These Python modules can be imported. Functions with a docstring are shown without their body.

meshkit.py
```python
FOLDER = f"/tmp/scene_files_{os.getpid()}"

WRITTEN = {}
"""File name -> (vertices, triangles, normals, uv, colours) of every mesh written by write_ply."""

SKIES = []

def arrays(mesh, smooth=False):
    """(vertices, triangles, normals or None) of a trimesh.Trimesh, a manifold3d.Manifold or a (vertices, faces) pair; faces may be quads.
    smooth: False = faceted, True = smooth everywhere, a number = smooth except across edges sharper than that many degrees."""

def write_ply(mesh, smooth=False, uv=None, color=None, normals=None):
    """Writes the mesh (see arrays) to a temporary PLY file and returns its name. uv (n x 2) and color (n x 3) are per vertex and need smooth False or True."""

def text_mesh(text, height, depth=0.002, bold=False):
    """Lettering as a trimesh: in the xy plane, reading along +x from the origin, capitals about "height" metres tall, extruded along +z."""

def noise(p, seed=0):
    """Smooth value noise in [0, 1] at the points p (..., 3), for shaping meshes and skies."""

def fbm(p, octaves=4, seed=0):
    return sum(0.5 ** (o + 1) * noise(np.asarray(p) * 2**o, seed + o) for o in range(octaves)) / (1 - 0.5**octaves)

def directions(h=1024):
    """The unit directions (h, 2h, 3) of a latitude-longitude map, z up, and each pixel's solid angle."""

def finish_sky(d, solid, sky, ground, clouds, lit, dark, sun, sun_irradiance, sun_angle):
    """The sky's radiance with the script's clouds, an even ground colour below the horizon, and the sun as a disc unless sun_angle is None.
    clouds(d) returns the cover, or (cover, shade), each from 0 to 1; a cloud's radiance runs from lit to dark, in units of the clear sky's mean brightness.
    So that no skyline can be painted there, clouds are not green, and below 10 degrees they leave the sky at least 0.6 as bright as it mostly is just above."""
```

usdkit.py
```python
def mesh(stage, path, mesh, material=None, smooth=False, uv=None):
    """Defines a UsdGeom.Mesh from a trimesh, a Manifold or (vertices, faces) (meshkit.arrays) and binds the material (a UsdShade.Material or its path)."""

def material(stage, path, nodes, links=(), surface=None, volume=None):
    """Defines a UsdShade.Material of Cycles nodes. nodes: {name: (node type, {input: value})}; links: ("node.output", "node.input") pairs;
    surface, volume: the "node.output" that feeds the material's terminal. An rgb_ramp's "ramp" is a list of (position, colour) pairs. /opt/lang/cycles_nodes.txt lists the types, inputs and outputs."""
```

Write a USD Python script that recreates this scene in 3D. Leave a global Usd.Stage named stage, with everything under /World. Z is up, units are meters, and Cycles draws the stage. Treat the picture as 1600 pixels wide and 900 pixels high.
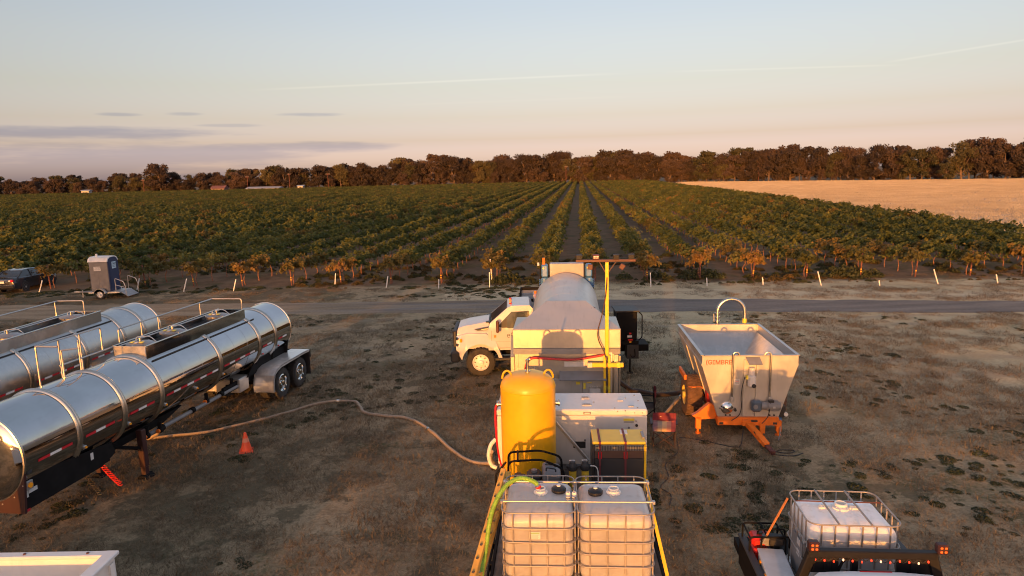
import math, random
import numpy as np
import trimesh
from shapely.geometry import Polygon, box as sbox
import shapely.ops, shapely.affinity
import meshkit, usdkit
from pxr import Usd, UsdGeom, UsdLux, UsdShade, Gf, Sdf, Vt

stage = Usd.Stage.CreateInMemory()
UsdGeom.SetStageUpAxis(stage, "Z"); UsdGeom.SetStageMetersPerUnit(stage, 1.0)
UsdGeom.Xform.Define(stage, "/World"); UsdGeom.Scope.Define(stage, "/World/Looks")
rng = np.random.default_rng(7)
D2R = math.pi / 180

# ------------------------------------------------------------------ camera
CAM_H, PITCH, ROLL = 7.0, 9.5 * D2R, 1.35 * D2R
cam = UsdGeom.Camera.Define(stage, "/World/camera")
cam.CreateHorizontalApertureAttr(36.0); cam.CreateVerticalApertureAttr(20.25); cam.CreateFocalLengthAttr(24.0)
cam.CreateClippingRangeAttr((0.1, 20000.0))
EXPOSURE = 2.2
cam.CreateExposureAttr(EXPOSURE)
_f = np.array([0, math.cos(PITCH), -math.sin(PITCH)]); _r0 = np.array([1.0, 0, 0]); _u0 = np.cross(_r0, _f)
_r = math.cos(ROLL) * _r0 - math.sin(ROLL) * _u0; _u = math.sin(ROLL) * _r0 + math.cos(ROLL) * _u0
_m = Gf.Matrix4d(*_r, 0, *_u, 0, *(-_f), 0, 0, 0, CAM_H, 1)
cam.AddTransformOp().Set(_m)

# ------------------------------------------------------------------ sky and sun
SUN_EL, SUN_AZ = 3.2 * D2R, (180 + 12.8) * D2R          # azimuth of the direction towards the sun, from +y towards +x
SUN_I, SKY_S = 0.36, 0.10
sun_dir = np.array([math.sin(SUN_AZ) * math.cos(SUN_EL), math.cos(SUN_AZ) * math.cos(SUN_EL), math.sin(SUN_EL)])
sun = UsdLux.DistantLight.Define(stage, "/World/sun")
sun.CreateIntensityAttr(SUN_I); sun.CreateAngleAttr(0.5); sun.CreateColorAttr(Gf.Vec3f(1.0, 0.38, 0.065)); sun.CreateNormalizeAttr(True)
_z = sun_dir; _x = np.cross([0, 0, 1.0], _z); _x /= np.linalg.norm(_x); _y = np.cross(_z, _x)
sun.AddTransformOp().Set(Gf.Matrix4d(*_x, 0, *_y, 0, *_z, 0, 0, 0, 60, 1))


class Graph:
    """Collects nodes and links of one material."""
    def __init__(g): g.n, g.l, g.c = {}, [], 0
    def add(g, kind, links=None, **inputs):
        g.c += 1; name = f"n{g.c}"; g.n[name] = (kind, inputs)
        for k, v in (links or {}).items(): g.l.append((v, f"{name}.{k}"))
        return name
    def math(g, op, a, b=None, c=None, clamp=False):
        ins, lk = {"math_type": op, "use_clamp": clamp}, {}
        for i, v in enumerate((a, b, c), 1):
            if v is None: continue
            if isinstance(v, str): lk[f"value{i}"] = v
            else: ins[f"value{i}"] = float(v)
        return g.add("math", lk, **ins) + ".value"
    def step(g, v, lo, hi):
        return g.add("map_range", {"value": v}, range_type="smoothstep", from_min=lo, from_max=hi, to_min=0.0, to_max=1.0, clamp=True) + ".result"
    def mix(g, a, b, fac, kind="mix"):
        ins, lk = {"mix_type": kind}, {}
        for k, v in (("color1", a), ("color2", b), ("fac", fac)):
            if isinstance(v, str): lk[k] = v
            else: ins[k] = v
        return g.add("mix", lk, **ins) + ".color"
    def noise(g, vec, scale, detail=3.0, rough=0.55, dist=0.0):
        return g.add("noise_texture", {"vector": vec}, scale=float(scale), detail=float(detail), roughness=rough, distortion=dist)
    def ramp(g, fac, stops): return g.add("rgb_ramp", {"fac": fac}, ramp=stops) + ".color"
    def build(g, path, surface=None, volume=None): return usdkit.material(stage, path, g.n, g.l, surface=surface, volume=volume)


def sky_material():
    g = Graph()
    tc = g.add("texture_coordinate") + ".generated"
    sky = g.add("sky_texture", sky_type="single_scattering", sun_disc=False, sun_elevation=SUN_EL, sun_rotation=SUN_AZ, altitude=50.0, air_density=1.0, aerosol_density=1.6, ozone_density=1.4) + ".color"
    s = g.add("separate_xyz", {"vector": tc})
    x, y, z = s + ".x", s + ".y", s + ".z"
    el = g.math("arcsine", z)
    az = g.math("arctan2", x, y)
    # tint by height above the horizon, the same all round: rose haze low, cream above it, pale blue higher
    tint = g.ramp(g.math("multiply", el, 0.63662, clamp=True), SKY_TINT)
    col = g.mix(sky, tint, 1.0, "multiply")
    # streaks of thin cloud: lens shapes in (azimuth, elevation), broken up by stretched noise
    cv = g.add("combine_xyz", {"x": g.math("multiply", az, 6.0), "y": g.math("multiply", el, 55.0)}) + ".vector"
    n = g.noise(cv, 1.0, 5.0, 0.6) + ".fac"
    n = g.math("multiply", g.math("subtract", n, 0.5), 2.6)
    cover = None
    for a0, e0, wa, we, amt in CLOUDS:
        da = g.math("divide", g.math("subtract", az, a0), wa); de = g.math("divide", g.math("subtract", el, e0), we)
        m = g.math("subtract", 1.0, g.math("add", g.math("multiply", da, da), g.math("multiply", de, de)))
        m = g.math("add", m, n)
        m = g.math("multiply", g.step(m, 0.0, 1.0), amt)
        cover = m if cover is None else g.math("maximum", cover, m)
    cloud = g.mix(col, CLOUD_TINT, 1.0, "multiply")
    col = g.mix(col, cloud, cover)
    # condensation trails: thin great circles of limited length
    for (d0, d1, w, amt) in TRAILS:
        nn = np.cross(d0, d1); nn /= np.linalg.norm(nn); mid = (d0 + d1); mid /= np.linalg.norm(mid); half = math.acos(np.dot(d0, mid))
        dot = g.add("vector_math", {"vector1": tc}, math_type="dot_product", vector2=tuple(nn)) + ".value"
        along = g.add("vector_math", {"vector1": tc}, math_type="dot_product", vector2=tuple(mid)) + ".value"
        m = g.math("subtract", 1.0, g.step(g.math("absolute", dot), 0.0, w))
        m = g.math("multiply", m, g.step(along, math.cos(half * 1.05), math.cos(half * 0.55)))
        m = g.math("multiply", m, g.math("add", g.math("multiply", n, 0.5), 0.9, clamp=True))
        col = g.mix(col, g.mix(col, TRAIL_COL, 1.0, "multiply"), g.math("multiply", m, amt))
    b = g.add("background_shader", {"color": col}, strength=SKY_S)
    return g.build("/World/Looks/sky", surface=b + ".background")


def _dir(px, py):      # a direction of the sky, from the photograph's geometry
    d = _f + _r * (px - 800) / 1067 + _u * (450 - py) / 1067
    return d / np.linalg.norm(d)
def _azel(px, py):
    d = _dir(px, py); return math.atan2(d[0], d[1]), math.asin(d[2])


SKY_TINT = [(0.0, (1.85, 2.3, 10.0)), (0.0189, (1.17, 1.27, 4.2)), (0.0302, (0.862, 0.82, 1.864)), (0.0499, (0.802, 0.688, 1.076)), (0.0774, (0.847, 0.689, 0.818)), (0.1146, (0.943, 0.742, 0.8)), (0.143, (0.971, 0.765, 0.804)), (0.2865, (1.292, 0.972, 0.969)), (0.573, (1.9, 1.45, 1.3)), (1.0, (2.3, 1.75, 1.5))]
CLOUD_TINT = (0.66, 0.71, 0.86)
TRAIL_COL = (1.12, 1.10, 1.08)
CLOUDS = [(*_azel(60, 262), 0.36, 0.040, 0.85), (*_azel(130, 207), 0.20, 0.010, 1.0), (*_azel(440, 231), 0.17, 0.010, 0.9), (*_azel(300, 240), 0.2, 0.016, 0.8),
          (*_azel(488, 179), 0.055, 0.0035, 0.9), (*_azel(187, 179), 0.032, 0.003, 0.7), (*_azel(288, 178), 0.028, 0.003, 0.6), (*_azel(360, 196), 0.05, 0.003, 0.5)]
TRAILS = [(_dir(385, 141), _dir(985, 114), 0.0022, 0.95), (_dir(1040, 112), _dir(1420, 101), 0.0018, 0.7), (_dir(1380, 98), _dir(1640, 56), 0.002, 0.8), (_dir(600, 165), _dir(1000, 150), 0.002, 0.22)]
dome = UsdLux.DomeLight.Define(stage, "/World/sky")
dome.CreateIntensityAttr(1.0)
dome.GetPrim().SetCustomDataByKey("kind", "structure")
UsdShade.MaterialBindingAPI.Apply(dome.GetPrim()).Bind(sky_material())

# ------------------------------------------------------------------ names, things and parts
_used = {}
def numbered(parent, name):
    k = _used.get((parent, name), 0); _used[(parent, name)] = k + 1
    return f"{parent}/{name}" if k == 0 else f"{parent}/{name}_{k:03d}"
def says(p, label=None, cat=None, group=None, kind=None):
    for k, v in (("label", label), ("category", cat), ("group", group), ("kind", kind)):
        if v: p.SetCustomDataByKey(k, v)
    return p
def thing(name, label, cat, loc=(0, 0, 0), rotz=0.0, group=None):
    path = numbered("/World", name); x = UsdGeom.Xform.Define(stage, path)
    x.AddTranslateOp().Set(Gf.Vec3d(*map(float, loc))); x.AddRotateZOp().Set(float(rotz))
    says(x.GetPrim(), label, cat, group); return path
def part(parent, name, b, mat, smooth=False, label=None, kind=None):
    """One mesh under a thing (or under a part); with parent None a top-level mesh."""
    path = numbered(parent or "/World", name)
    mesh = b.tri() if isinstance(b, B) else b
    p = usdkit.mesh(stage, path, mesh, mat, smooth=smooth)
    says(p.GetPrim(), label, kind=kind); return path
def copy_of(src, name, loc, rotz, label, cat, group=None, scale=None):
    path = numbered("/World", name); x = UsdGeom.Xform.Define(stage, path)
    x.GetPrim().GetReferences().AddInternalReference(src); x.GetPrim().SetInstanceable(True)
    x.ClearXformOpOrder()
    x.AddTranslateOp().Set(Gf.Vec3d(*map(float, loc))); x.AddRotateZOp().Set(float(rotz))
    if scale is not None: x.AddScaleOp().Set(Gf.Vec3f(*map(float, scale)))
    elif stage.GetPrimAtPath(src).HasAttribute("xformOp:scale"): x.AddScaleOp().Set(Gf.Vec3f(1, 1, 1))
    says(x.GetPrim(), label, cat, group); return path

# ------------------------------------------------------------------ mesh builder
def _cb_pts(s, c):
    a = np.asarray(s, float) / 2; c = min(c, a.min() * 0.9); P = []
    for sx in (-1, 1):
        for sy in (-1, 1):
            for sz in (-1, 1):
                P += [(sx * (a[0] - c), sy * (a[1] - c), sz * a[2]), (sx * (a[0] - c), sy * a[1], sz * (a[2] - c)), (sx * a[0], sy * (a[1] - c), sz * (a[2] - c))]
    return np.array(P)
_h = trimesh.convex.convex_hull(_cb_pts((2, 2.2, 2.4), 0.2)); _src = _cb_pts((2, 2.2, 2.4), 0.2)
_map = [int(np.argmin(np.linalg.norm(_src - v, axis=1))) for v in _h.vertices]
CB_F = np.array([[_map[i] for i in f] for f in _h.faces])
BOX = trimesh.creation.box((1, 1, 1)); BOX_V, BOX_F = np.array(BOX.vertices), np.array(BOX.faces)


def rz(a):
    c, s = math.cos(a), math.sin(a); return np.array([[c, -s, 0], [s, c, 0], [0, 0, 1.0]])
def rx(a):
    c, s = math.cos(a), math.sin(a); return np.array([[1.0, 0, 0], [0, c, -s], [0, s, c]])
def ry(a):
    c, s = math.cos(a), math.sin(a); return np.array([[c, 0, s], [0, 1.0, 0], [-s, 0, c]])
def frame(d, up=(0, 0, 1)):
    d = np.asarray(d, float); d = d / np.linalg.norm(d); up = np.asarray(up, float)
    if abs(d @ up) > 0.98: up = np.array([0, 1.0, 0])
    x = np.cross(up, d); x /= np.linalg.norm(x); return np.stack([x, np.cross(d, x), d], 1)   # columns x, y, z=d
def spline(pts, n=12):
    p = np.asarray(pts, float)
    if len(p) < 3: return p
    q = np.vstack([2 * p[0] - p[1], p, 2 * p[-1] - p[-2]]); out = []
    for i in range(1, len(q) - 2):
        t = np.linspace(0, 1, n, endpoint=False)[:, None]; a, b, c, d = q[i - 1], q[i], q[i + 1], q[i + 2]
        out.append(0.5 * (2 * b + (c - a) * t + (2 * a - 5 * b + 4 * c - d) * t * t + (-a + 3 * b - 3 * c + d) * t ** 3))
    return np.vstack(out + [p[-1:]])
def rounded(pts, r, n=5):
    """A polyline with its corners rounded to about radius r."""
    p = np.asarray(pts, float); out = [p[0]]
    for a, b, c in zip(p[:-2], p[1:-1], p[2:]):
        u, v = a - b, c - b; lu, lv = np.linalg.norm(u), np.linalg.norm(v); k = min(r, lu * 0.48, lv * 0.48)
        s, e = b + u / lu * k, b + v / lv * k
        for t in np.linspace(0, 1, n): out.append((1 - t) ** 2 * s + 2 * t * (1 - t) * b + t * t * e)
    return np.array(out + [p[-1]])


class B:
    def __init__(b): b.v, b.f, b.n = [], [], 0
    def raw(b, v, f):
        v, f = np.asarray(v, float), np.asarray(f, int)
        if f.shape[1] == 4: f = np.vstack([f[:, [0, 1, 2]], f[:, [0, 2, 3]]])
        b.v.append(v); b.f.append(f + b.n); b.n += len(v); return b
    def tri(b): return trimesh.Trimesh(np.vstack(b.v), np.vstack(b.f), process=False)
    def add(b, o, R=None, t=(0, 0, 0)):
        m = o.tri() if isinstance(o, B) else o; v = np.array(m.vertices)
        if R is not None: v = v @ np.asarray(R).T
        return b.raw(v + np.asarray(t, float), m.faces)
    def box(b, c, s, R=None, ch=0.0):
        v, f = (_cb_pts(s, ch), CB_F) if ch else (BOX_V * np.asarray(s, float), BOX_F)
        if R is not None: v = v @ np.asarray(R).T
        return b.raw(v + np.asarray(c, float), f)
    def span(b, lo, hi, ch=0.0):
        lo, hi = np.asarray(lo, float), np.asarray(hi, float); return b.box((lo + hi) / 2, hi - lo, ch=ch)
    def bar(b, p, q, w, h, ch=0.0, up=(0, 0, 1)):
        p, q = np.asarray(p, float), np.asarray(q, float); return b.box((p + q) / 2, (w, h, np.linalg.norm(q - p)), frame(q - p, up), ch)
    def tube(b, pts, r, n=8, closed=False, cap=True):
        p = np.asarray(pts, float); m = len(p)
        t = np.roll(p, -1, 0) - np.roll(p, 1, 0) if closed else np.gradient(p, axis=0)
        t /= np.linalg.norm(t, axis=1, keepdims=True) + 1e-12
        x = np.zeros_like(t); a = np.array([0, 0, 1.0]) if abs(t[0][2]) < 0.9 else np.array([1.0, 0, 0])
        for i in range(m):
            a = a - t[i] * (a @ t[i]); a /= np.linalg.norm(a) + 1e-12; x[i] = a
        y = np.cross(t, x); ang = np.arange(n) * 2 * math.pi / n; r = np.broadcast_to(np.asarray(r, float), (m,))
        v = (p[:, None] + r[:, None, None] * (np.cos(ang)[None, :, None] * x[:, None] + np.sin(ang)[None, :, None] * y[:, None])).reshape(-1, 3)
        k = m if closed else m - 1; i, j = np.meshgrid(np.arange(k), np.arange(n), indexing="ij"); i2 = (i + 1) % m; j2 = (j + 1) % n
        f = np.stack([i * n + j, i * n + j2, i2 * n + j2, i2 * n + j], -1).reshape(-1, 4); f = np.vstack([f[:, [0, 1, 2]], f[:, [0, 2, 3]]])
        if cap and not closed:
            v = np.vstack([v, p[:1], p[-1:]]); s = m * n
            jj = np.arange(n); e = (m - 1) * n
            f = np.vstack([f, np.stack([np.full(n, s), (jj + 1) % n, jj], 1), np.stack([np.full(n, s + 1), e + jj, e + (jj + 1) % n], 1)])
        return b.raw(v, f)
    def cyl(b, p, q, r, n=16, r2=None):
        return b.tube(np.array([p, q], float), np.array([r, r if r2 is None else r2]), n)
    def lathe(b, prof, n=32, R=None, t=(0, 0, 0)):
        """prof: (radius, height) pairs, turned about z."""
        P = np.asarray(prof, float); a = np.arange(n) * 2 * math.pi / n; m = len(P)
        v = np.stack([P[:, None, 0] * np.cos(a), P[:, None, 0] * np.sin(a), np.repeat(P[:, 1:2], n, 1)], -1).reshape(-1, 3)
        i, j = np.meshgrid(np.arange(m - 1), np.arange(n), indexing="ij"); j2 = (j + 1) % n
        f = np.stack([i * n + j, i * n + j2, (i + 1) * n + j2, (i + 1) * n + j], -1).reshape(-1, 4)
        if R is not None: v = v @ np.asarray(R).T
        return b.raw(v + np.asarray(t, float), f)
    def prism(b, poly, h, R=None, t=(0, 0, 0)):
        """A shapely polygon (or a list of points) in the xy plane, raised by h along z, then turned and moved."""
        poly = poly if hasattr(poly, "geom_type") else Polygon(poly)
        for gm in getattr(poly, "geoms", [poly]):
            m = trimesh.creation.extrude_polygon(gm, h, engine="earcut"); v = np.array(m.vertices)
            if R is not None: v = v @ np.asarray(R).T
            b.raw(v + np.asarray(t, float), m.faces)
        return b
    def loft(b, rings, cap=True):
        rings = [np.asarray(q, float) for q in rings]; n, m = len(rings[0]), len(rings); v = np.vstack(rings)
        i, j = np.meshgrid(np.arange(m - 1), np.arange(n), indexing="ij"); j2 = (j + 1) % n
        f = np.stack([i * n + j, i * n + j2, (i + 1) * n + j2, (i + 1) * n + j], -1).reshape(-1, 4); f = np.vstack([f[:, [0, 1, 2]], f[:, [0, 2, 3]]])
        if cap:
            v = np.vstack([v, rings[0].mean(0)[None], rings[-1].mean(0)[None]]); s = m * n; jj = np.arange(n); e = (m - 1) * n
            f = np.vstack([f, np.stack([np.full(n, s), (jj + 1) % n, jj], 1), np.stack([np.full(n, s + 1), e + jj, e + (jj + 1) % n], 1)])
        return b.raw(v, f)
    def quad(b, a, c, d, e): return b.raw([a, c, d, e], [[0, 1, 2, 3]])
    def plate(b, pts, th):
        """A thin closed plate through four corner points."""
        p = np.asarray(pts, float); n = np.cross(p[1] - p[0], p[2] - p[0]); n = n / np.linalg.norm(n) * th / 2
        v = np.vstack([p + n, p - n]); k = len(p)
        f = [[0, i, i + 1] for i in range(1, k - 1)] + [[k, k + i + 1, k + i] for i in range(1, k - 1)]
        for i in range(k): j = (i + 1) % k; f += [[i, k + i, k + j], [i, k + j, j]]
        return b.raw(v, f)

RY = np.array([[1.0, 0, 0], [0, 0, 1], [0, -1, 0]])      # z -> y  (turns a lathe about the y axis)
RX = np.array([[0, 0, 1.0], [0, 1, 0], [-1, 0, 0]])      # z -> x
SIDE = np.array([[0, 0, 1.0], [1, 0, 0], [0, 1, 0]])     # plan (a, b) -> (y, z), height -> x
FRONT = np.array([[1.0, 0, 0], [0, 0, -1], [0, 1, 0]])   # plan (a, b) -> (x, z), height -> -y
def rbox_ring(w, d, r, z, n=5):
    """A rounded rectangle of points at height z."""
    out = []
    for cx, cy, a0 in ((w / 2 - r, d / 2 - r, 0), (-w / 2 + r, d / 2 - r, 90), (-w / 2 + r, -d / 2 + r, 180), (w / 2 - r, -d / 2 + r, 270)):
        for a in np.linspace(a0, a0 + 90, n): out.append((cx + r * math.cos(a * D2R), cy + r * math.sin(a * D2R), z))
    return np.array(out)

# ------------------------------------------------------------------ materials
_mats = {}
def paint(name, col, rough=0.45, metal=0.0, var=0.12, scale=3.0, bump=0.0, dirt=0.0, coat=0.0, emit=0.0, spec=0.5):
    """A painted, plastic or metal surface with mottling, streaks of dirt and fine relief."""
    if name in _mats: return _mats[name]
    g = Graph(); obj = g.add("texture_coordinate") + ".object"
    n = g.noise(obj, scale, 5.0, 0.6) + ".fac"
    c = np.array(col, float)
    cc = g.mix(tuple(c * (1 - var)), tuple(np.minimum(c * (1 + var), 0.95)), g.step(n, 0.3, 0.7))
    if dirt:
        st = g.add("mapping", {"vector": obj}, scale=(5.0, 5.0, 0.8)) + ".vector"
        dn = g.noise(st, 1.6, 6.0, 0.65) + ".fac"
        cc = g.mix(cc, tuple(c * 0.35 + np.array([0.11, 0.085, 0.055]) * 0.65), g.math("multiply", g.step(dn, 0.48, 0.78), dirt))
    ins, lk = dict(roughness=rough, metallic=metal, specular_ior_level=spec), {"base_color": cc}
    rn = g.noise(obj, scale * 6, 3.0) + ".fac"
    lk["roughness"] = g.math("add", g.math("multiply", g.math("subtract", rn, 0.5), 0.25 * rough + 0.02), rough, clamp=True)
    if coat: ins["coat_weight"] = coat
    if emit: ins["emission_strength"] = emit; ins["emission_color"] = tuple(c)
    if bump:
        lk["normal"] = g.add("bump", {"height": g.noise(obj, scale * 8, 4.0) + ".fac"}, strength=bump, distance=0.01) + ".normal"
    p = g.add("principled_bsdf", lk, **ins)
    _mats[name] = g.build(f"/World/Looks/{name}", surface=p + ".BSDF"); return _mats[name]
def glass_pane(name, tint, mixf=0.85):
    if name in _mats: return _mats[name]
    g = Graph(); fr = g.add("fresnel", IOR=1.5) + ".fac"
    t = g.add("transparent_bsdf", color=tint) + ".BSDF"; s = g.add("glossy_bsdf", color=(0.95, 0.95, 0.95), roughness=0.03) + ".BSDF"
    m = g.add("mix_closure", {"fac": fr, "closure1": t, "closure2": s}) + ".closure"
    _mats[name] = g.build(f"/World/Looks/{name}", surface=m); return _mats[name]
def leaf_mat(name, cols, trans=0.35, scale=0.6, rough=0.55):
    """Foliage: colour varies leaf by leaf and plant by plant, with light shining through."""
    g = Graph(); geo = g.add("geometry"); oi = g.add("object_info")
    n = g.noise(geo + ".position", scale, 3.0) + ".fac"
    v = g.math("add", g.math("multiply", geo + ".random_per_island", 0.5), g.math("add", g.math("multiply", n, 0.5), g.math("multiply", g.math("subtract", oi + ".random", 0.5), 0.3)), clamp=True)
    c = g.ramp(v, cols)
    p = g.add("principled_bsdf", {"base_color": c}, roughness=rough, specular_ior_level=0.25) + ".BSDF"
    t = g.add("translucent_bsdf", {"color": c}) + ".BSDF"
    m = g.add("mix_closure", {"closure1": p, "closure2": t}, fac=trans) + ".closure"
    _mats[name] = g.build(f"/World/Looks/{name}", surface=m); return _mats[name]
# ------------------------------------------------------------------ the ground
ROW_A = math.atan2(0.101, 0.995)                       # vine rows run this far right of +y
RD = np.array([math.sin(ROW_A), math.cos(ROW_A)]); RE = np.array([math.cos(ROW_A), -math.sin(ROW_A)])
def bumps(x, y):
    x, y = np.asarray(x, float), np.asarray(y, float); p = np.stack([x, y, 0 * x], -1)
    a = np.clip((33 - y) / 6, 0, 1) * np.clip((60 - np.abs(x)) / 20, 0, 1)
    return a * (0.055 * (meshkit.fbm(p * 0.55, 4, 3) - 0.5) + 0.03 * (meshkit.fbm(p * 2.1, 2, 9) - 0.5))
def grow(a, b, n): return np.sign(b) * np.geomspace(a, abs(b), n)
gx = np.concatenate([grow(36, -5000, 22)[::-1], np.arange(-35.7, 35.8, 0.33), grow(36, 5000, 22)])
gy = np.concatenate([-np.geomspace(8, 3000, 14)[::-1], np.arange(-6, 4, 1.0), np.arange(4, 34, 0.33), np.arange(34, 60, 2.0), np.geomspace(60, 6000, 24)])
GX, GY = np.meshgrid(gx, gy, indexing="ij"); GZ = bumps(GX, GY)
i, j = np.meshgrid(np.arange(len(gx) - 1), np.arange(len(gy) - 1), indexing="ij"); k = len(gy)
gf = np.stack([i * k + j, (i + 1) * k + j, (i + 1) * k + j + 1, i * k + j + 1], -1).reshape(-1, 4)

def ground_material():
    g = Graph(); geo = g.add("geometry") + ".position"
    s = g.add("separate_xyz", {"vector": geo}); x, y = s + ".x", s + ".y"
    big = g.noise(geo, 0.16, 3.0) + ".fac"; mid = g.noise(geo, 0.9, 6.0, 0.68) + ".fac"; fine = g.noise(geo, 9.0, 6.0, 0.7) + ".fac"
    strv = g.add("mapping", {"vector": g.add("vector_math", {"vector1": geo, "vector2": g.noise(geo, 1.7, 2.0) + ".color"}, math_type="add") + ".vector"}, rotation=(0, 0, 0.5), scale=(14.0, 30.0, 9.0)) + ".vector"
    straw = g.noise(strv, 1.0, 5.0, 0.7) + ".fac"
    v = g.math("add", g.math("multiply", mid, 0.45), g.math("add", g.math("multiply", fine, 0.25), g.math("multiply", straw, 0.3)))
    dry = g.ramp(v, [(0.30, (0.085, 0.063, 0.039)), (0.42, (0.20, 0.150, 0.093)), (0.52, (0.345, 0.265, 0.166)), (0.64, (0.53, 0.425, 0.275))])
    pale = g.ramp(v, [(0.31, (0.20, 0.165, 0.105)), (0.5, (0.42, 0.355, 0.225)), (0.66, (0.59, 0.51, 0.345))])
    # paler and thinner towards the track on the right, broken dark patches increasing towards the left
    far = g.step(g.math("add", g.math("add", g.math("multiply", x, 0.55), y), g.math("multiply", g.math("subtract", big, 0.5), 22.0)), 17.0, 37.0)
    far = g.math("multiply", far, g.step(g.math("add", x, g.math("multiply", g.math("subtract", big, 0.5), 14.0)), -14.0, 4.0))
    col = g.mix(dry, pale, far)
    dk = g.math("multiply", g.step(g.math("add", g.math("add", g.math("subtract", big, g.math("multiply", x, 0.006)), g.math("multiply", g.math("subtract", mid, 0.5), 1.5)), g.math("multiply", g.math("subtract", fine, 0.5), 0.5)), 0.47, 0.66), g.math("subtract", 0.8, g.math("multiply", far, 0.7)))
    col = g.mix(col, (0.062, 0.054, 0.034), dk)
    # olive patches where something green is coming through the straw
    ol = g.math("multiply", g.step(g.noise(geo, 0.33, 5.0, 0.7) + ".fac", 0.53, 0.62), g.step(fine, 0.42, 0.58))
    col = g.mix(col, (0.085, 0.088, 0.040), g.math("multiply", ol, 0.7))
    # a pair of wheel tracks worn across the yard, and one along the track's near side
    for (cy, sl, amp) in ((24.6, -0.16, 0.5), (26.4, -0.16, 0.5), (30.6, -0.075, 0.55), (32.3, -0.075, 0.5)):
        w = g.math("add", g.math("subtract", y, cy), g.math("multiply", x, -sl)); w = g.math("add", w, g.math("multiply", g.math("subtract", g.noise(geo, 0.13, 3.0) + ".fac", 0.5), 4.0))
        m = g.math("multiply", g.math("subtract", 1.0, g.step(g.math("absolute", w), 0.12, 0.42)), g.math("multiply", g.step(mid, 0.35, 0.6), amp))
        col = g.mix(col, (0.23, 0.195, 0.15), m)
    # vineyard floor
    t = g.math("add", g.math("add", y, g.math("multiply", x, 0.06)), g.math("multiply", g.math("subtract", g.noise(geo, 0.5, 4.0) + ".fac", 0.5), 3.0))
    vin = g.step(t, 42.3, 44.0)
    soil = g.ramp(v, [(0.3, (0.070, 0.048, 0.030)), (0.5, (0.15, 0.104, 0.066)), (0.66, (0.25, 0.18, 0.118))])
    weed = g.step(g.noise(geo, 0.35, 4.0, 0.65) + ".fac", 0.5, 0.62)
    soil = g.mix(soil, (0.075, 0.078, 0.034), g.math("multiply", weed, 0.6))
    col = g.mix(col, soil, vin)
    bmp = g.add("bump", {"height": v}, strength=0.7, distance=0.10) + ".normal"
    p = g.add("principled_bsdf", {"base_color": col, "normal": bmp}, roughness=0.95, specular_ior_level=0.1)
    return g.build("/World/Looks/dry_ground", surface=p + ".BSDF")
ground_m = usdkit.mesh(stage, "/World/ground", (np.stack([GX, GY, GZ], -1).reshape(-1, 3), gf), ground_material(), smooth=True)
says(ground_m.GetPrim(), "dry trampled grass field around the parked trailers", "ground", kind="structure")

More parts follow.
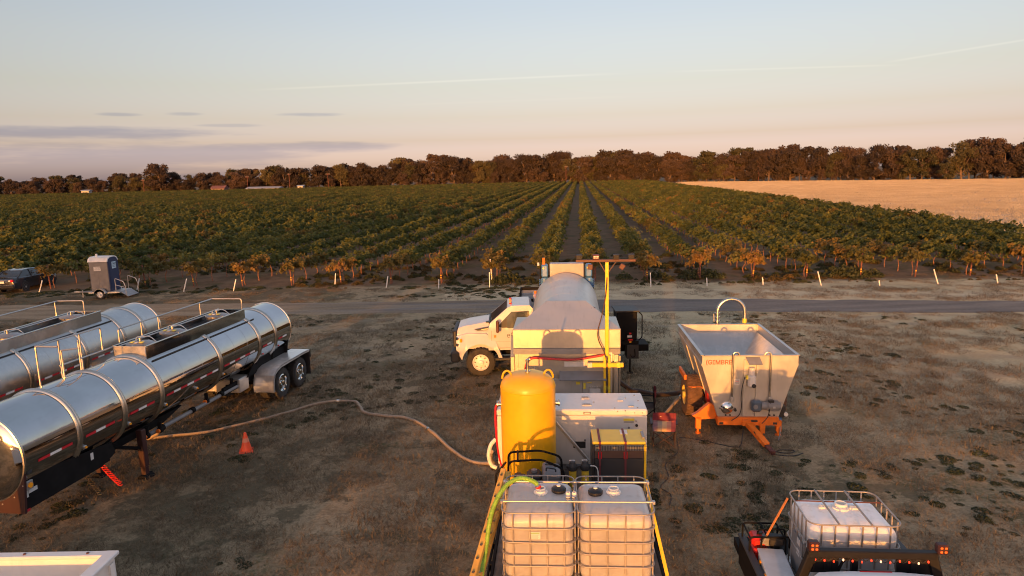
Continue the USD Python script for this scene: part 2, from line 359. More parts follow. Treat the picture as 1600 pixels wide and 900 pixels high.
def strip(name, top, bot, lift, mat, label, cat, ragged, x0=-110, x1=90, step=0.5, rows=8, seed=1):
    xs = np.arange(x0, x1, step); ty = np.interp(xs, *zip(*top)); by = np.interp(xs, *zip(*bot))
    p = np.stack([xs, 0 * xs, 0 * xs], -1)
    ty = ty + ragged * (meshkit.fbm(p * 0.6, 4, seed) - 0.5) * 2; by = by + ragged * (meshkit.fbm(p * 0.6, 4, seed + 30) - 0.5) * 2
    ty = np.maximum(ty, by + 0.02)
    t = np.linspace(0, 1, rows); Y = by[:, None] + (ty - by)[:, None] * t; X = np.repeat(xs[:, None], rows, 1)
    Z = bumps(X, Y) + lift
    i, j = np.meshgrid(np.arange(len(xs) - 1), np.arange(rows - 1), indexing="ij")
    f = np.stack([i * rows + j, (i + 1) * rows + j, (i + 1) * rows + j + 1, i * rows + j + 1], -1).reshape(-1, 4)
    m = usdkit.mesh(stage, "/World/" + name, (np.stack([X, Y, Z], -1).reshape(-1, 3), f), mat, smooth=True)
    says(m.GetPrim(), label, cat, kind="structure")
def soil_mat(name, stops, scale, stretch=(1, 1, 1), bump=0.5, fade=False):
    g = Graph(); geo = g.add("geometry") + ".position"
    mp = g.add("mapping", {"vector": geo}, scale=stretch, rotation=(0, 0, 0.1)) + ".vector"
    n = g.noise(mp, scale, 6.0, 0.68) + ".fac"; n2 = g.noise(geo, scale * 9, 5.0, 0.7) + ".fac"
    v = g.math("add", g.math("multiply", n, 0.65), g.math("multiply", n2, 0.35))
    b = g.add("bump", {"height": v}, strength=bump, distance=0.06) + ".normal"
    col = g.ramp(v, stops)
    if fade:      # the gravel thins out into the trampled dirt towards the left
        x = g.add("separate_xyz", {"vector": geo}) + ".x"; d = g.noise(g.add("mapping", {"vector": geo}, scale=(0.12, 1.3, 1)) + ".vector", 1.0, 5.0, 0.65) + ".fac"
        k = g.step(g.math("add", x, g.math("multiply", g.math("subtract", d, 0.5), 70.0)), 6.0, -16.0)
        dirt = g.ramp(v, [(0.34, (0.13, 0.10, 0.068)), (0.5, (0.235, 0.186, 0.128)), (0.66, (0.34, 0.28, 0.195))]); col = g.mix(col, dirt, k)
    p = g.add("principled_bsdf", {"base_color": col, "normal": b}, roughness=0.95, specular_ior_level=0.1)
    return g.build("/World/Looks/" + name, surface=p + ".BSDF")
RT = [(-110, 45.0), (-30.3, 39.7), (-9.1, 38.3), (10.5, 36.7), (26, 34.0), (90, 23)]
RB = [(-110, 41.0), (-27, 35.4), (-8, 34.9), (9.5, 33.3), (24, 31.3), (90, 20.5)]
strip("dirt_road", RT, RB, 0.010, soil_mat("track_gravel", [(0.36, (0.115, 0.105, 0.097)), (0.5, (0.165, 0.152, 0.14)), (0.66, (0.235, 0.215, 0.19))], 0.8, (0.25, 1.6, 1), fade=True), "grey gravel farm track crossing in front of the vineyard", "road", 0.34)
VT = [(-110, 47.3), (-31, 43.2), (-6, 40.4), (7.7, 40.2), (27.6, 36.7), (90, 28)]
strip("sandy_verge", VT, [(x, y + 0.1) for x, y in RT], 0.006, soil_mat("pale_verge", [(0.34, (0.22, 0.18, 0.12)), (0.45, (0.40, 0.335, 0.22)), (0.62, (0.54, 0.46, 0.31))], 0.5, (0.3, 1.5, 1)), "pale sandy verge between the track and the vine rows", "verge", 0.8, x0=-4, seed=5)

# stubble field on the right, from the last vine row to the far trees
E_LAST = 39.6
fld = [RD * s + RE * (E_LAST + 1.2) for s in np.linspace(20, 330, 40)] + [np.array(q) for q in [(101, 398), (156, 338), (198, 300), (300, 230), (420, 100), (300, 10)]]
B_f = B(); fp = Polygon([tuple(q) for q in fld])
cells = []
for ux in np.arange(0, 460, 12.0):
    for uy in np.arange(0, 460, 12.0):
        c = fp.intersection(sbox(ux, uy, ux + 12, uy + 12))
        for q in getattr(c, "geoms", [c]):
            if q.geom_type == "Polygon" and q.area > 0.5:
                xy = np.array(q.exterior.coords)[:-1]; B_f.raw(np.c_[xy, np.full(len(xy), 0.03)], [[0, a, a + 1] for a in range(1, len(xy) - 1)])
_mt = B_f.tri(); _n = _mt.face_normals[:, 2] < 0; _ff = np.array(_mt.faces); _ff[_n] = _ff[_n][:, ::-1]
stub = usdkit.mesh(stage, "/World/stubble_field", (np.array(_mt.vertices), _ff), soil_mat("cut_stubble", [(0.36, (0.40, 0.345, 0.265)), (0.47, (0.53, 0.465, 0.36)), (0.55, (0.58, 0.51, 0.40)), (0.64, (0.65, 0.58, 0.46))], 0.10, (1.6, 0.12, 1), 0.4))
says(stub.GetPrim(), "pale harvested stubble field between the vines and the trees on the right", "field", kind="structure")
def straw_stand():      # a patch of standing stalks, 6 m x 6 m, whose sides catch the low sun
    b = B(); n = 520; p = rng.uniform(-3, 3, (n, 2)); h = rng.uniform(0.10, 0.22, n); a = rng.uniform(-0.6, 0.6, n); w = rng.uniform(0.05, 0.12, n)
    V = []; F = []
    for q, hh, aa, ww in zip(p, h, a, w):
        c, s = math.cos(aa) * ww, math.sin(aa) * ww; dx, dy = rng.normal(0, 0.05, 2); k = len(V)
        V += [(q[0] - c, q[1] - s, 0), (q[0] + c, q[1] + s, 0), (q[0] + dx, q[1] + dy, hh)]; F.append((k, k + 1, k + 2))
    return b.raw(V, F)
STRAW = leaf_mat("straw", [(0.2, (0.42, 0.35, 0.25)), (0.6, (0.56, 0.48, 0.36)), (0.9, (0.66, 0.58, 0.44))], 0.25, 0.3)

def instancer(name, protos, label, cat, pts, idx, yaw, scl, kind="stuff"):
    path = f"/World/{name}"; pi = UsdGeom.PointInstancer.Define(stage, path)
    rels = []
    for k, plist in enumerate(protos):
        base = f"{path}/kinds/kind_{k}"; UsdGeom.Xform.Define(stage, base); rels.append(Sdf.Path(base))
        for nm, mesh, mat in plist:
            usdkit.mesh(stage, f"{base}/{nm}", mesh.tri() if isinstance(mesh, B) else mesh, mat, smooth=False)
    pi.CreatePrototypesRel().SetTargets(rels)
    pts = np.asarray(pts, np.float32); yaw = np.asarray(yaw, float)
    pi.CreatePositionsAttr(Vt.Vec3fArray.FromNumpy(pts)); pi.CreateProtoIndicesAttr(Vt.IntArray.FromNumpy(np.asarray(idx, np.int32)))
    q = Vt.QuathArray([Gf.Quath(float(math.cos(a / 2)), 0.0, 0.0, float(math.sin(a / 2))) for a in yaw]); pi.CreateOrientationsAttr(q)
    s = np.asarray(scl, np.float32); s = np.repeat(s[:, None], 3, 1) if s.ndim == 1 else s
    pi.CreateScalesAttr(Vt.Vec3fArray.FromNumpy(s.astype(np.float32)))
    says(pi.GetPrim(), label, cat, kind=kind)

pts = []
for s_ in np.arange(20, 400, 5.2):
    for e_ in np.arange(E_LAST + 5.5, 420, 5.2):
        q = RD * s_ + RE * e_ + rng.uniform(-0.8, 0.8, 2)
        if q[1] > 15 and abs(q[0]) < q[1] * 0.80 and fp.contains(shapely.geometry.Point(*q)): pts.append((*q, 0.03))
instancer("stubble", [[("stalks", straw_stand(), STRAW)] for _ in range(2)], "standing cut straw over the pale field on the right", "stubble", pts, rng.integers(0, 2, len(pts)), rng.uniform(-0.3, 0.3, len(pts)), rng.uniform(0.9, 1.25, len(pts)))

# ------------------------------------------------------------------ vines
def leaves(P, size, n_out=None, flat=0.35, sd=None):
    """Bent leaf-sized faces at the points P, turned at random; each leaf is two triangles folded along its rib."""
    r = sd or rng; n = len(P); d = r.normal(0, 1, (n, 3)); d[:, 2] *= flat
    if n_out is not None: d = d * 0.7 + n_out
    d /= np.linalg.norm(d, axis=1, keepdims=True) + 1e-9
    a = r.normal(0, 1, (n, 3)); a -= d * (a * d).sum(1, keepdims=True); a /= np.linalg.norm(a, axis=1, keepdims=True) + 1e-9
    c = np.cross(d, a); s = size * r.uniform(0.7, 1.3, (n, 1)); fold = d * s * 0.25
    v = np.stack([P - a * s * 0.6, P + c * s * 0.5 + fold, P + a * s * 0.7, P - c * s * 0.5 + fold], 1).reshape(-1, 3)
    k = np.arange(n)[:, None] * 4
    return v, np.vstack([np.hstack([k, k + 1, k + 2]), np.hstack([k, k + 2, k + 3])])
VINE_LEAF = leaf_mat("vine_leaf", [(0.12, (0.066, 0.084, 0.024)), (0.36, (0.132, 0.142, 0.038)), (0.52, (0.24, 0.195, 0.052)), (0.66, (0.40, 0.215, 0.058)), (0.95, (0.46, 0.17, 0.055))], 0.35, 0.35)  # yellow and orange stops raised to suggest sunlit leaves
VINE_SUNLIT = leaf_mat("vine_leaf_sunlit", [(0.12, (0.08, 0.085, 0.026)), (0.36, (0.20, 0.14, 0.04)), (0.6, (0.40, 0.175, 0.05)), (0.95, (0.48, 0.15, 0.05))], 0.35, 0.5)  # orange evening sun painted into the leaves, mostly for the row ends
BARK = paint("vine_bark", (0.22, 0.10, 0.066), 0.9, var=0.35, scale=9, bump=0.5)
def vine(seed, n_leaf=430, n_shoot=22, simple=False):
    r = np.random.default_rng(seed); tr, cr = B(), B()
    h = 0.98
    bx, by = r.normal(0, 0.05, 2)
    tr.tube(spline([(0, 0, -0.05), (bx, by, 0.4), (-bx * 0.7, by * 0.5, 0.75), (0, 0, h)], 3 if simple else 4), np.linspace(0.034, 0.024, 10 if simple else 13), 5 if simple else 6)
    for sg in (-1, 1): tr.tube(spline([(0, 0, h - 0.02), (r.normal(0, 0.03), sg * 0.3, h + 0.1), (r.normal(0, 0.04), sg * 0.98, h + 0.12)], 3), np.linspace(0.03, 0.016, 7), 5)
    P = []
    for q in range(n_shoot):
        y0 = r.uniform(-1.02, 1.02); side = r.choice([-1, 1]); out = abs(r.normal(0.40, 0.22)); up = r.uniform(0.25, 1.0)
        a = np.array([0, y0, h + 0.1]); b = np.array([side * out * 0.55, y0 + r.normal(0, 0.12), h + up]); c = np.array([side * out * 1.35, y0 + r.normal(0, 0.25), h + up * r.uniform(-0.35, 1.0) - 0.05])
        t = r.uniform(0.08, 1, n_leaf // n_shoot)[:, None]
        P.append((1 - t) ** 2 * a + 2 * t * (1 - t) * b + t * t * c + r.normal(0, 0.07, (len(t), 3)))
    P = np.vstack(P); out = P - np.array([0, 0, h + 0.15]); out[:, 1] *= 0.2; out /= np.linalg.norm(out, axis=1, keepdims=True) + 1e-9
    v, f = leaves(P, 0.17 if not simple else 0.21, out * 0.8 + np.array([0, 0, 0.5]), sd=r); cr.raw(v, f)
    return tr, cr
ROWS = [(k_, -22.5 + 3.35 * k_) for k_ in range(-95, 19)]
def y_end(e): return 43.9 - 0.06 * e
def row_pt(e, s):
    p0 = RE * e; t0 = (y_end(e) - p0[1]) / RD[1]; return p0 + RD * (t0 + s)
VSP, NV = 2.0, 13
ordinal = ["first", "second", "third", "fourth", "fifth", "sixth", "seventh", "eighth", "ninth", "tenth", "eleventh", "twelfth", "thirteenth", "fourteenth", "fifteenth", "sixteenth", "seventeenth", "eighteenth", "nineteenth", "twentieth", "twenty-first", "twenty-second", "twenty-third"]
kinds = []
front_rows = [(k_, e) for k_, e in ROWS if e > -36.5]
near = []
for n_, (k_, e) in enumerate(front_rows):
    for m_ in range(NV): near.append((n_, m_, e, row_pt(e, 0.35 + VSP * m_)))
made = {}
for n_, m_, e, q in near:
    sunlit = m_ == 0 or (m_ < 4 and rng.random() < 0.55); kd = (("sunlit" if sunlit else "green"), int(rng.integers(0, 2 if sunlit else 3)))
    lab = f"{ordinal[m_]} vine from the track in the {ordinal[n_]} vine row from the left"
    rot = -math.degrees(ROW_A) + (180 if rng.random() < 0.5 else 0) + rng.normal(0, 5); sc = (rng.uniform(0.9, 1.15), 1.0, rng.uniform(0.92, 1.08))
    if m_ == 0: sc = (1.0, 1.0, rng.uniform(0.95, 1.1))
    if kd not in made:
        path = numbered("/World", "grapevine"); x_ = UsdGeom.Xform.Define(stage, path); x_.AddTranslateOp().Set(Gf.Vec3d(q[0], q[1], 0)); x_.AddRotateZOp().Set(rot); x_.AddScaleOp().Set(Gf.Vec3f(*sc))
        says(x_.GetPrim(), lab, "grapevine", "grapevines at the front of the rows"); tr, cr = vine(40 + len(made) * 7)
        part(path, "trunk", tr, BARK, 40); part(path, "crown", cr, VINE_SUNLIT if sunlit else VINE_LEAF); made[kd] = path
    else: copy_of(made[kd], "grapevine", (q[0], q[1], 0), rot, lab, "grapevine", "grapevines at the front of the rows", sc)
pts, idx = [], []
for k_, e in ROWS:
    s0 = 0.35 + VSP * NV if e > -36.5 else 0.35
    for s_ in np.arange(s0, 385, VSP):
        q = row_pt(e, s_)
        if abs(q[0] + 0.0) < q[1] * 0.79 + 3 and q[1] < 425: pts.append((q[0] + rng.normal(0, 0.06), q[1], rng.normal(0, 0.02)))
n = len(pts)
sc = np.stack([rng.uniform(0.85, 1.2, n), rng.uniform(0.98, 1.12, n), rng.uniform(0.86, 1.12, n)], 1)
protos = []
for q in range(5):
    tr, cr = vine(200 + q, 300, 20, True); protos.append([("trunk", tr, BARK), ("crown", cr, VINE_SUNLIT if q == 4 else VINE_LEAF)])
instancer("vineyard", protos, "long green vine rows running back from the front vines to the far trees", "vineyard", pts, rng.choice(5, n, p=[0.23, 0.23, 0.23, 0.16, 0.15]), -ROW_A + math.pi * rng.integers(0, 2, n) + rng.normal(0, 0.06, n), sc)
print("vines", n)

# end posts, their markers, leaning white irrigation pipes
POST = paint("post_wood", (0.16, 0.06, 0.042), 0.85, var=0.3, scale=8, bump=0.4); TAG = paint("yellow_tag", (0.72, 0.45, 0.03), 0.5); PVC = paint("white_pipe", (0.72, 0.71, 0.68), 0.45, dirt=0.2)
for n_, (k_, e) in enumerate(front_rows):
    q = row_pt(e, -0.05); w = n_ == 9
    t = thing("end_post", f"{'white' if w else 'dark leaning'} end post of the {ordinal[n_]} vine row from the left", "post", (q[0], q[1], 0), -math.degrees(ROW_A), "end posts of the vine rows")
    L = np.array([rng.normal(0, 0.04), -0.16 + rng.normal(0, 0.03), 1.55])
    bb = B(); bb.tube([(0, 0, -0.05), L * 0.5, L], 0.042, 8); part(t, "post", bb, PVC if w else POST, 40)
    if rng.random() < 0.75:
        for z_ in (0.35, 0.5)[: int(rng.integers(1, 3))]:
            bb = B(); bb.cyl(L * z_ / 1.55, L * (z_ + 0.07) / 1.55, 0.048, 8); part(t, "marker_band", bb, TAG, 40)
    bb = B(); bb.cyl(L * 0.93, L * 0.96, 0.05, 8); part(t, "wire_collar", bb, BARK, 40)
stakes = [(-31.05, 44.23, 60, 441), (-24.69, 44.34, 216, 440), (-21.15, 43.35, 291, 440), (-17.86, 43.14, 369, 440), (-11.62, 44.25, 525, 431), (-8.04, 42.98, 605, 437), (-4.61, 42.25, 686, 442), (-1.4, 42.03, 767, 426), (3.9, 41.6, 934, 431), (8.48, 41.09, 1015, 431), (11.85, 40.85, 1104, 437), (15.26, 40.83, 1190, 435), (18.47, 40.12, 1279, 429), (21.58, 39.43, 1372, 441), (25.14, 39.61, 1460, 428), (28.47, 39.35, 1555, 433)]
lean = [(0.42, 0), (0.35, 0), (0.36, 0), (0.33, 0), (0.12, 0), (0.2, 0.1), (0.06, 0.1), (0.02, 0), (-0.05, 0.1), (-0.03, 0.1), (-0.06, 0.1), (-0.15, 0.1), (-0.32, 0), (-0.2, 0), (-0.4, 0), (-0.32, 0)]
hts = [0.85, 0.8, 0.85, 0.75, 0.85, 0.75, 0.6, 1.0, 0.8, 0.85, 0.5, 0.45, 0.85, 0.35, 0.9, 0.55]
PVC_IN = paint("pipe_bore", (0.03, 0.03, 0.03), 0.8)
for n_, ((x_, y_, *_z2), (lx, ly), hh) in enumerate(zip(stakes, lean, hts)):
    t = thing("irrigation_pipe", f"{'upright' if abs(lx) < 0.1 else 'leaning'} white pipe stub at the vineyard edge, {ordinal[n_]} from the left", "pipe", (x_, y_, 0), 0, "white pipe stubs along the vineyard edge")
    bb = B(); bb.tube([(0, 0, -0.1), (lx * hh, ly * hh, hh)], 0.034, 10, cap=False); part(t, "pipe", bb, PVC, 40)
    bb = B(); bb.cyl((lx * hh * 0.96, ly * hh * 0.96, hh * 0.955), (lx * hh * 0.985, ly * hh * 0.985, hh * 0.985), 0.030, 10); part(t, "bore", bb, PVC_IN, 40)

# ------------------------------------------------------------------ far trees
TREE_LEAF = leaf_mat("tree_leaf", [(0.15, (0.044, 0.033, 0.025)), (0.45, (0.094, 0.062, 0.045)), (0.7, (0.145, 0.089, 0.064)), (0.95, (0.20, 0.126, 0.092))], 0.2, 0.05)
TREE_LIGHT = leaf_mat("tree_leaf_light", [(0.15, (0.06, 0.055, 0.026)), (0.5, (0.13, 0.105, 0.045)), (0.95, (0.21, 0.15, 0.07))], 0.25, 0.05)
TBARK = paint("tree_bark", (0.14, 0.095, 0.07), 0.9, var=0.3, scale=1.2, bump=0.4)
def tree(seed, H, spread, low, nclump=26, n_leaf=2600, size=0.55):
    r = np.random.default_rng(seed); tr = B(); P, C, Rr = [], [], []
    lean = r.normal(0, 0.05, 2)
    top = np.array([lean[0] * H, lean[1] * H, H * 0.72])
    tr.tube(spline([(0, 0, -0.3), (lean[0] * H * 0.2 + r.normal(0, .2), r.normal(0, .2), H * 0.25), (lean[0] * H * 0.6, lean[1] * H * 0.5, H * 0.5), top], 4), np.linspace(0.026 * H, 0.006 * H, 13), 7)
    for q in range(nclump):
        z = H * (low + (0.93 - low) * r.random() ** 0.75); zz = (z / H - low) / (0.95 - low)
        rad = spread * (0.35 + 0.65 * math.sin(math.pi * min(max(0.15 + 0.75 * zz, 0), 1))) * r.uniform(0.35, 1.0); an = r.uniform(0, 2 * math.pi)
        c = np.array([lean[0] * z + rad * math.cos(an), lean[1] * z + rad * math.sin(an), z]); rr = H * r.uniform(0.07, 0.135)
        C.append(c); Rr.append(rr)
        if q < 11:
            z0 = z * r.uniform(0.35, 0.6); a = np.array([lean[0] * z0, lean[1] * z0, z0])
            tr.tube(spline([a, (a + c) / 2 + np.array([0, 0, -0.04 * H]), c], 3), np.linspace(0.011 * H, 0.003 * H, 7), 5)
    C.append(np.array([lean[0] * H, lean[1] * H, H * 0.9])); Rr.append(H * 0.1)
    w = np.array(Rr) ** 2; w /= w.sum()
    for c, rr, ww in zip(C, Rr, w):
        k = max(10, int(n_leaf * ww)); d = r.normal(0, 1, (k, 3)); d /= np.linalg.norm(d, axis=1, keepdims=True)
        rad = rr * r.uniform(0.35, 1.08, (k, 1)); P.append(c + d * rad * np.array([1.15, 1.15, 0.8]))
    P = np.vstack(P); v, f = leaves(P, size, None, 0.8, r)
    return tr, B().raw(v, f)
specs = [(1, 15, 5.8, 0.07, 40), (2, 17, 6.2, 0.08, 44), (3, 13, 5.6, 0.05, 38), (4, 16, 5.0, 0.10, 38), (5, 12, 5.2, 0.04, 36), (6, 18, 6.6, 0.09, 46)]
tree_src = {}
def put_tree(kd, x, y, s, label, group=None, light=False, rot=None):
    rot = rng.uniform(0, 360) if rot is None else rot; key = (kd, light)
    if key in tree_src: return copy_of(tree_src[key], "tree", (x, y, 0), rot, label, "tree", group, (s * rng.uniform(0.9, 1.15), s * rng.uniform(0.9, 1.15), s))
    path = numbered("/World", "tree"); x_ = UsdGeom.Xform.Define(stage, path); x_.AddTranslateOp().Set(Gf.Vec3d(x, y, 0)); x_.AddRotateZOp().Set(rot); x_.AddScaleOp().Set(Gf.Vec3f(s, s, s))
    says(x_.GetPrim(), label, "tree", group); sd, H, sp, low, nc = specs[kd]
    tr, cr = tree(sd, H, sp, low, nc, 4600 if not light else 3600)
    part(path, "trunk", tr, TBARK, 40); part(path, "crown", cr, TREE_LIGHT if light else TREE_LEAF); tree_src[key] = path; return path
line = np.array([(-420, 415), (-313, 424), (-200, 428), (-90, 430), (0, 430), (56, 430), (101, 404), (156, 345), (198, 307), (235, 270), (290, 215)], float)
hgt = [10.5, 11, 12, 16, 17.5, 17.8, 16.5, 15.5, 16, 16, 16]
seg = np.r_[0, np.cumsum(np.linalg.norm(np.diff(line, axis=0), axis=1))]
def line_at(s):
    x, y = np.interp(s, seg, line[:, 0]), np.interp(s, seg, line[:, 1]); return x, y, np.interp(s, seg, hgt)
for rowi, (off, stp) in enumerate(((0, 6.5), (10, 8.2))):
    for s_ in np.arange(2 + 2.5 * rowi, seg[-1], stp):
        x, y, hh = line_at(s_ + rng.normal(0, 1.2)); y += off + rng.normal(0, 2.0)
        kd = int(rng.integers(0, 6)); sc_ = hh / specs[kd][1] * rng.uniform(0.74, 1.12) * (1.0 if rowi == 0 else 1.08)
        if rowi == 0 and x < -60: sc_ *= 0.92
        region = "left" if x < -60 else ("mid" if x < 90 else "right")
        lab = {"left": "low dark tree in the belt behind the left of the vineyard", "mid": "tall russet-lit tree in the wood closing the end of the vine rows", "right": "tall dark tree in the wood behind the pale stubble field"}[region]
        pale = rng.random() < 0.16
        if pale: lab = {"left": "olive green tree among the russet ones of the left belt", "mid": "olive green tree in the wood closing the end of the vine rows", "right": "olive green tree in the wood behind the pale stubble field"}[region]
        put_tree(kd, x, y, sc_, lab, {"left": "trees of the left belt", "mid": "trees at the end of the vine rows", "right": "trees behind the stubble field"}[region] + (", olive ones" if pale else ""), light=pale)
for s_ in np.arange(3, seg[-1], 11.0):      # low growth along the foot of the wood
    x, y, hh = line_at(s_ + rng.normal(0, 2.0)); put_tree(4 if rng.random() < 0.6 else 2, x, y - 3.0 + rng.normal(0, 0.8), hh / 13 * rng.uniform(0.36, 0.6), "low bushy tree at the foot of the far tree belt", "low growth along the far trees")
put_tree(0, -214, 424, 1.22, "round dark tree standing above the low left tree belt")
put_tree(4, 190, 300, 0.62, "small round olive green tree at the foot of the wood behind the stubble field", light=True)
put_tree(2, 118, 380, 0.75, "pale low tree where the stubble field meets the wood near the vines", light=True)

# buildings and poles at the far edge of the vineyard
def far_pole(x, y, h, label):
    t = thing("utility_pole", label, "pole", (x, y, 0), 0, "utility poles before the far trees"); bb = B(); bb.cyl((0, 0, -0.2), (0, 0, h), 0.16, 8, 0.11); part(t, "pole", bb, POST, 40)
    bb = B(); bb.box((0, 0, h - 0.8), (2.4, 0.14, 0.16)); part(t, "crossarm", bb, POST)
    bb = B(); [bb.cyl((q, 0, h - 0.7), (q, 0, h - 0.45), 0.06, 6) for q in (-1.0, -0.4, 0.4, 1.0)]; part(t, "insulators", bb, PVC)
for x, y, h, lb in [(-218, 412, 9, "utility pole before the left tree belt, leftmost of the far poles"), (-156, 412, 9.5, "utility pole right of the red roofed shed before the far trees"), (-131, 412, 10.5, "utility pole with a pale front left of the small white hut"), (-108, 412, 10, "utility pole before the trees right of the small white hut"), (34, 415, 11, "utility pole before the wood left of the vanishing vine rows"), (132, 366, 11, "utility pole at the wood's edge above the stubble field")]: far_pole(x, y, h, lb)
WALLW = paint("white_wall", (0.36, 0.35, 0.34), 0.7); ROOFR = paint("red_roof", (0.13, 0.055, 0.045), 0.7); ROOFW = paint("pale_roof", (0.24, 0.26, 0.30), 0.5); DARK = paint("dark_opening", (0.02, 0.02, 0.02), 0.8); WALLT = paint("tan_wall", (0.20, 0.14, 0.10), 0.8)
def shed(x, y, w, d, h, rh, wall, roof, label, over=0.5):
    t = thing("shed", label, "shed", (x, y, 0), 0); bb = B(); bb.span((-w / 2, -d / 2, -0.1), (w / 2, d / 2, h)); part(t, "wall", bb, wall)
    bb = B(); bb.prism([(-d / 2 - over, h), (d / 2 + over, h), (0, h + rh)], w + 2 * over, SIDE, (-w / 2 - over, 0, 0.01)); part(t, "roof", bb, roof)
    for q in np.linspace(-w / 2 + 1.5, w / 2 - 1.5, max(2, int(w / 5))):
        bb = B(); bb.span((q - 0.5, -d / 2 - 0.03, 0.9), (q + 0.5, -d / 2 + 0.05, 2.1)); part(t, "window", bb, DARK)
shed(-170, 405, 7.5, 6, 2.4, 1.7, WALLT, ROOFR, "small shed with a red roof at the far end of the vineyard")
shed(-146, 412, 19, 9, 1.9, 1.0, WALLW, ROOFW, "long white roofed shed beyond the vineyard beside the red roofed one")
shed(-122, 404, 3.2, 3, 2.8, 0.6, WALLW, ROOFW, "small white hut at the far edge of the vineyard")
shed(-248, 405, 4.5, 3, 2.9, 0.6, WALLW, ROOFW, "tiny white hut far left before the low tree belt")
# ------------------------------------------------------------------ shared looks of the machinery
def steel(name, col, rough, var=0.06, streak=0.0, aniso=0.0, metal=1.0, smear=0.35):
    """Bare metal sheet: faint streaks along the grain, smears of dust, uneven gloss."""
    if name in _mats: return _mats[name]
    g = Graph(); obj = g.add("texture_coordinate") + ".object"
    st = g.add("mapping", {"vector": obj}, scale=(9.0, 1.2, 2.5)) + ".vector"
    n = g.noise(st, 1.3, 6.0, 0.65) + ".fac"; n2 = g.noise(obj, 1.1, 5.0, 0.6) + ".fac"
    c = np.array(col, float)
    cc = g.mix(tuple(c * (1 - var)), tuple(np.minimum(c * (1 + var), 0.98)), g.step(n2, 0.35, 0.65))
    cc = g.mix(cc, tuple(c * 0.55), g.math("multiply", g.step(n, 0.5, 0.75), streak))
    ro = g.math("add", g.math("multiply", g.step(n2, 0.45, 0.75), smear * rough + 0.03), g.math("add", g.math("multiply", n, 0.15 * rough), rough * 0.8), clamp=True)
    bm = g.add("bump", {"height": g.noise(obj, 2.2, 2.0) + ".fac"}, strength=0.10, distance=0.02) + ".normal"
    p = g.add("principled_bsdf", {"base_color": cc, "roughness": ro, "normal": bm}, metallic=metal)
    _mats[name] = g.build(f"/World/Looks/{name}", surface=p + ".BSDF"); return _mats[name]
POLISH = steel("polished_tank", (0.50, 0.495, 0.49), 0.055, 0.05, 0.2)
SATIN = steel("satin_tank", (0.47, 0.46, 0.45), 0.36, 0.05, 0.25)
RINGM = steel("ring_steel", (0.60, 0.56, 0.50), 0.28, 0.06, 0.2)
SHEET = steel("sheet_steel", (0.58, 0.56, 0.53), 0.42, 0.06, 0.3, metal=0.85)
DULL = steel("dull_steel", (0.50, 0.485, 0.46), 0.5, 0.08, 0.35, metal=0.6)
GALV = steel("galvanised", (0.42, 0.41, 0.40), 0.42, 0.10, 0.2, metal=0.8)
BLACK = paint("black_frame", (0.008, 0.0075, 0.008), 0.7, var=0.3, dirt=0.03, spec=0.12); BLACKP = paint("black_plastic", (0.022, 0.022, 0.024), 0.55, var=0.2)
RUBBER = paint("tyre_rubber", (0.024, 0.022, 0.021), 0.8, var=0.25, scale=6, dirt=0.45); TYREB = paint("muddy_tyre", (0.12, 0.068, 0.045), 0.9, var=0.3, scale=5); DKRED = paint("dark_red_frame", (0.028, 0.0065, 0.0065), 0.5, dirt=0.25)
TAPE_R = paint("tape_red", (0.46, 0.02, 0.03), 0.4); TAPE_W = paint("tape_white", (0.70, 0.70, 0.70), 0.4)
WHITE = paint("white_paint", (0.60, 0.595, 0.59), 0.35, var=0.04, dirt=0.12); WHITED = paint("white_plain", (0.56, 0.55, 0.54), 0.5, var=0.06, dirt=0.3)
YEL = paint("yellow_paint", (0.70, 0.37, 0.010), 0.34, var=0.07, scale=1.5, dirt=0.10); YELS = paint("safety_yellow", (0.78, 0.50, 0.02), 0.4, var=0.06)
ORANGE = paint("orange_paint", (0.74, 0.17, 0.015), 0.42, dirt=0.2); RED = paint("red_paint", (0.48, 0.022, 0.018), 0.4); REDH = paint("red_hose", (0.40, 0.03, 0.03), 0.5)
AMBER = paint("amber_lens", (0.80, 0.32, 0.02), 0.2); REDL = paint("red_lens", (0.55, 0.015, 0.02), 0.2); CLEARL = paint("clear_lens", (0.7, 0.7, 0.72), 0.1)
BLUE = paint("motor_blue", (0.06, 0.17, 0.38), 0.4, dirt=0.1); CHROME = steel("chrome", (0.75, 0.74, 0.72), 0.08)
LABELY = paint("yellow_label", (0.70, 0.58, 0.06), 0.5); GREYP = paint("grey_paint", (0.20, 0.20, 0.205), 0.45); TAN = paint("tan_hose", (0.29, 0.225, 0.165), 0.65, dirt=0.3)
GLASS = glass_pane("window_glass", (0.30, 0.36, 0.36)); DARKGLASS = paint("dark_glass", (0.012, 0.014, 0.018), 0.06, spec=0.6)

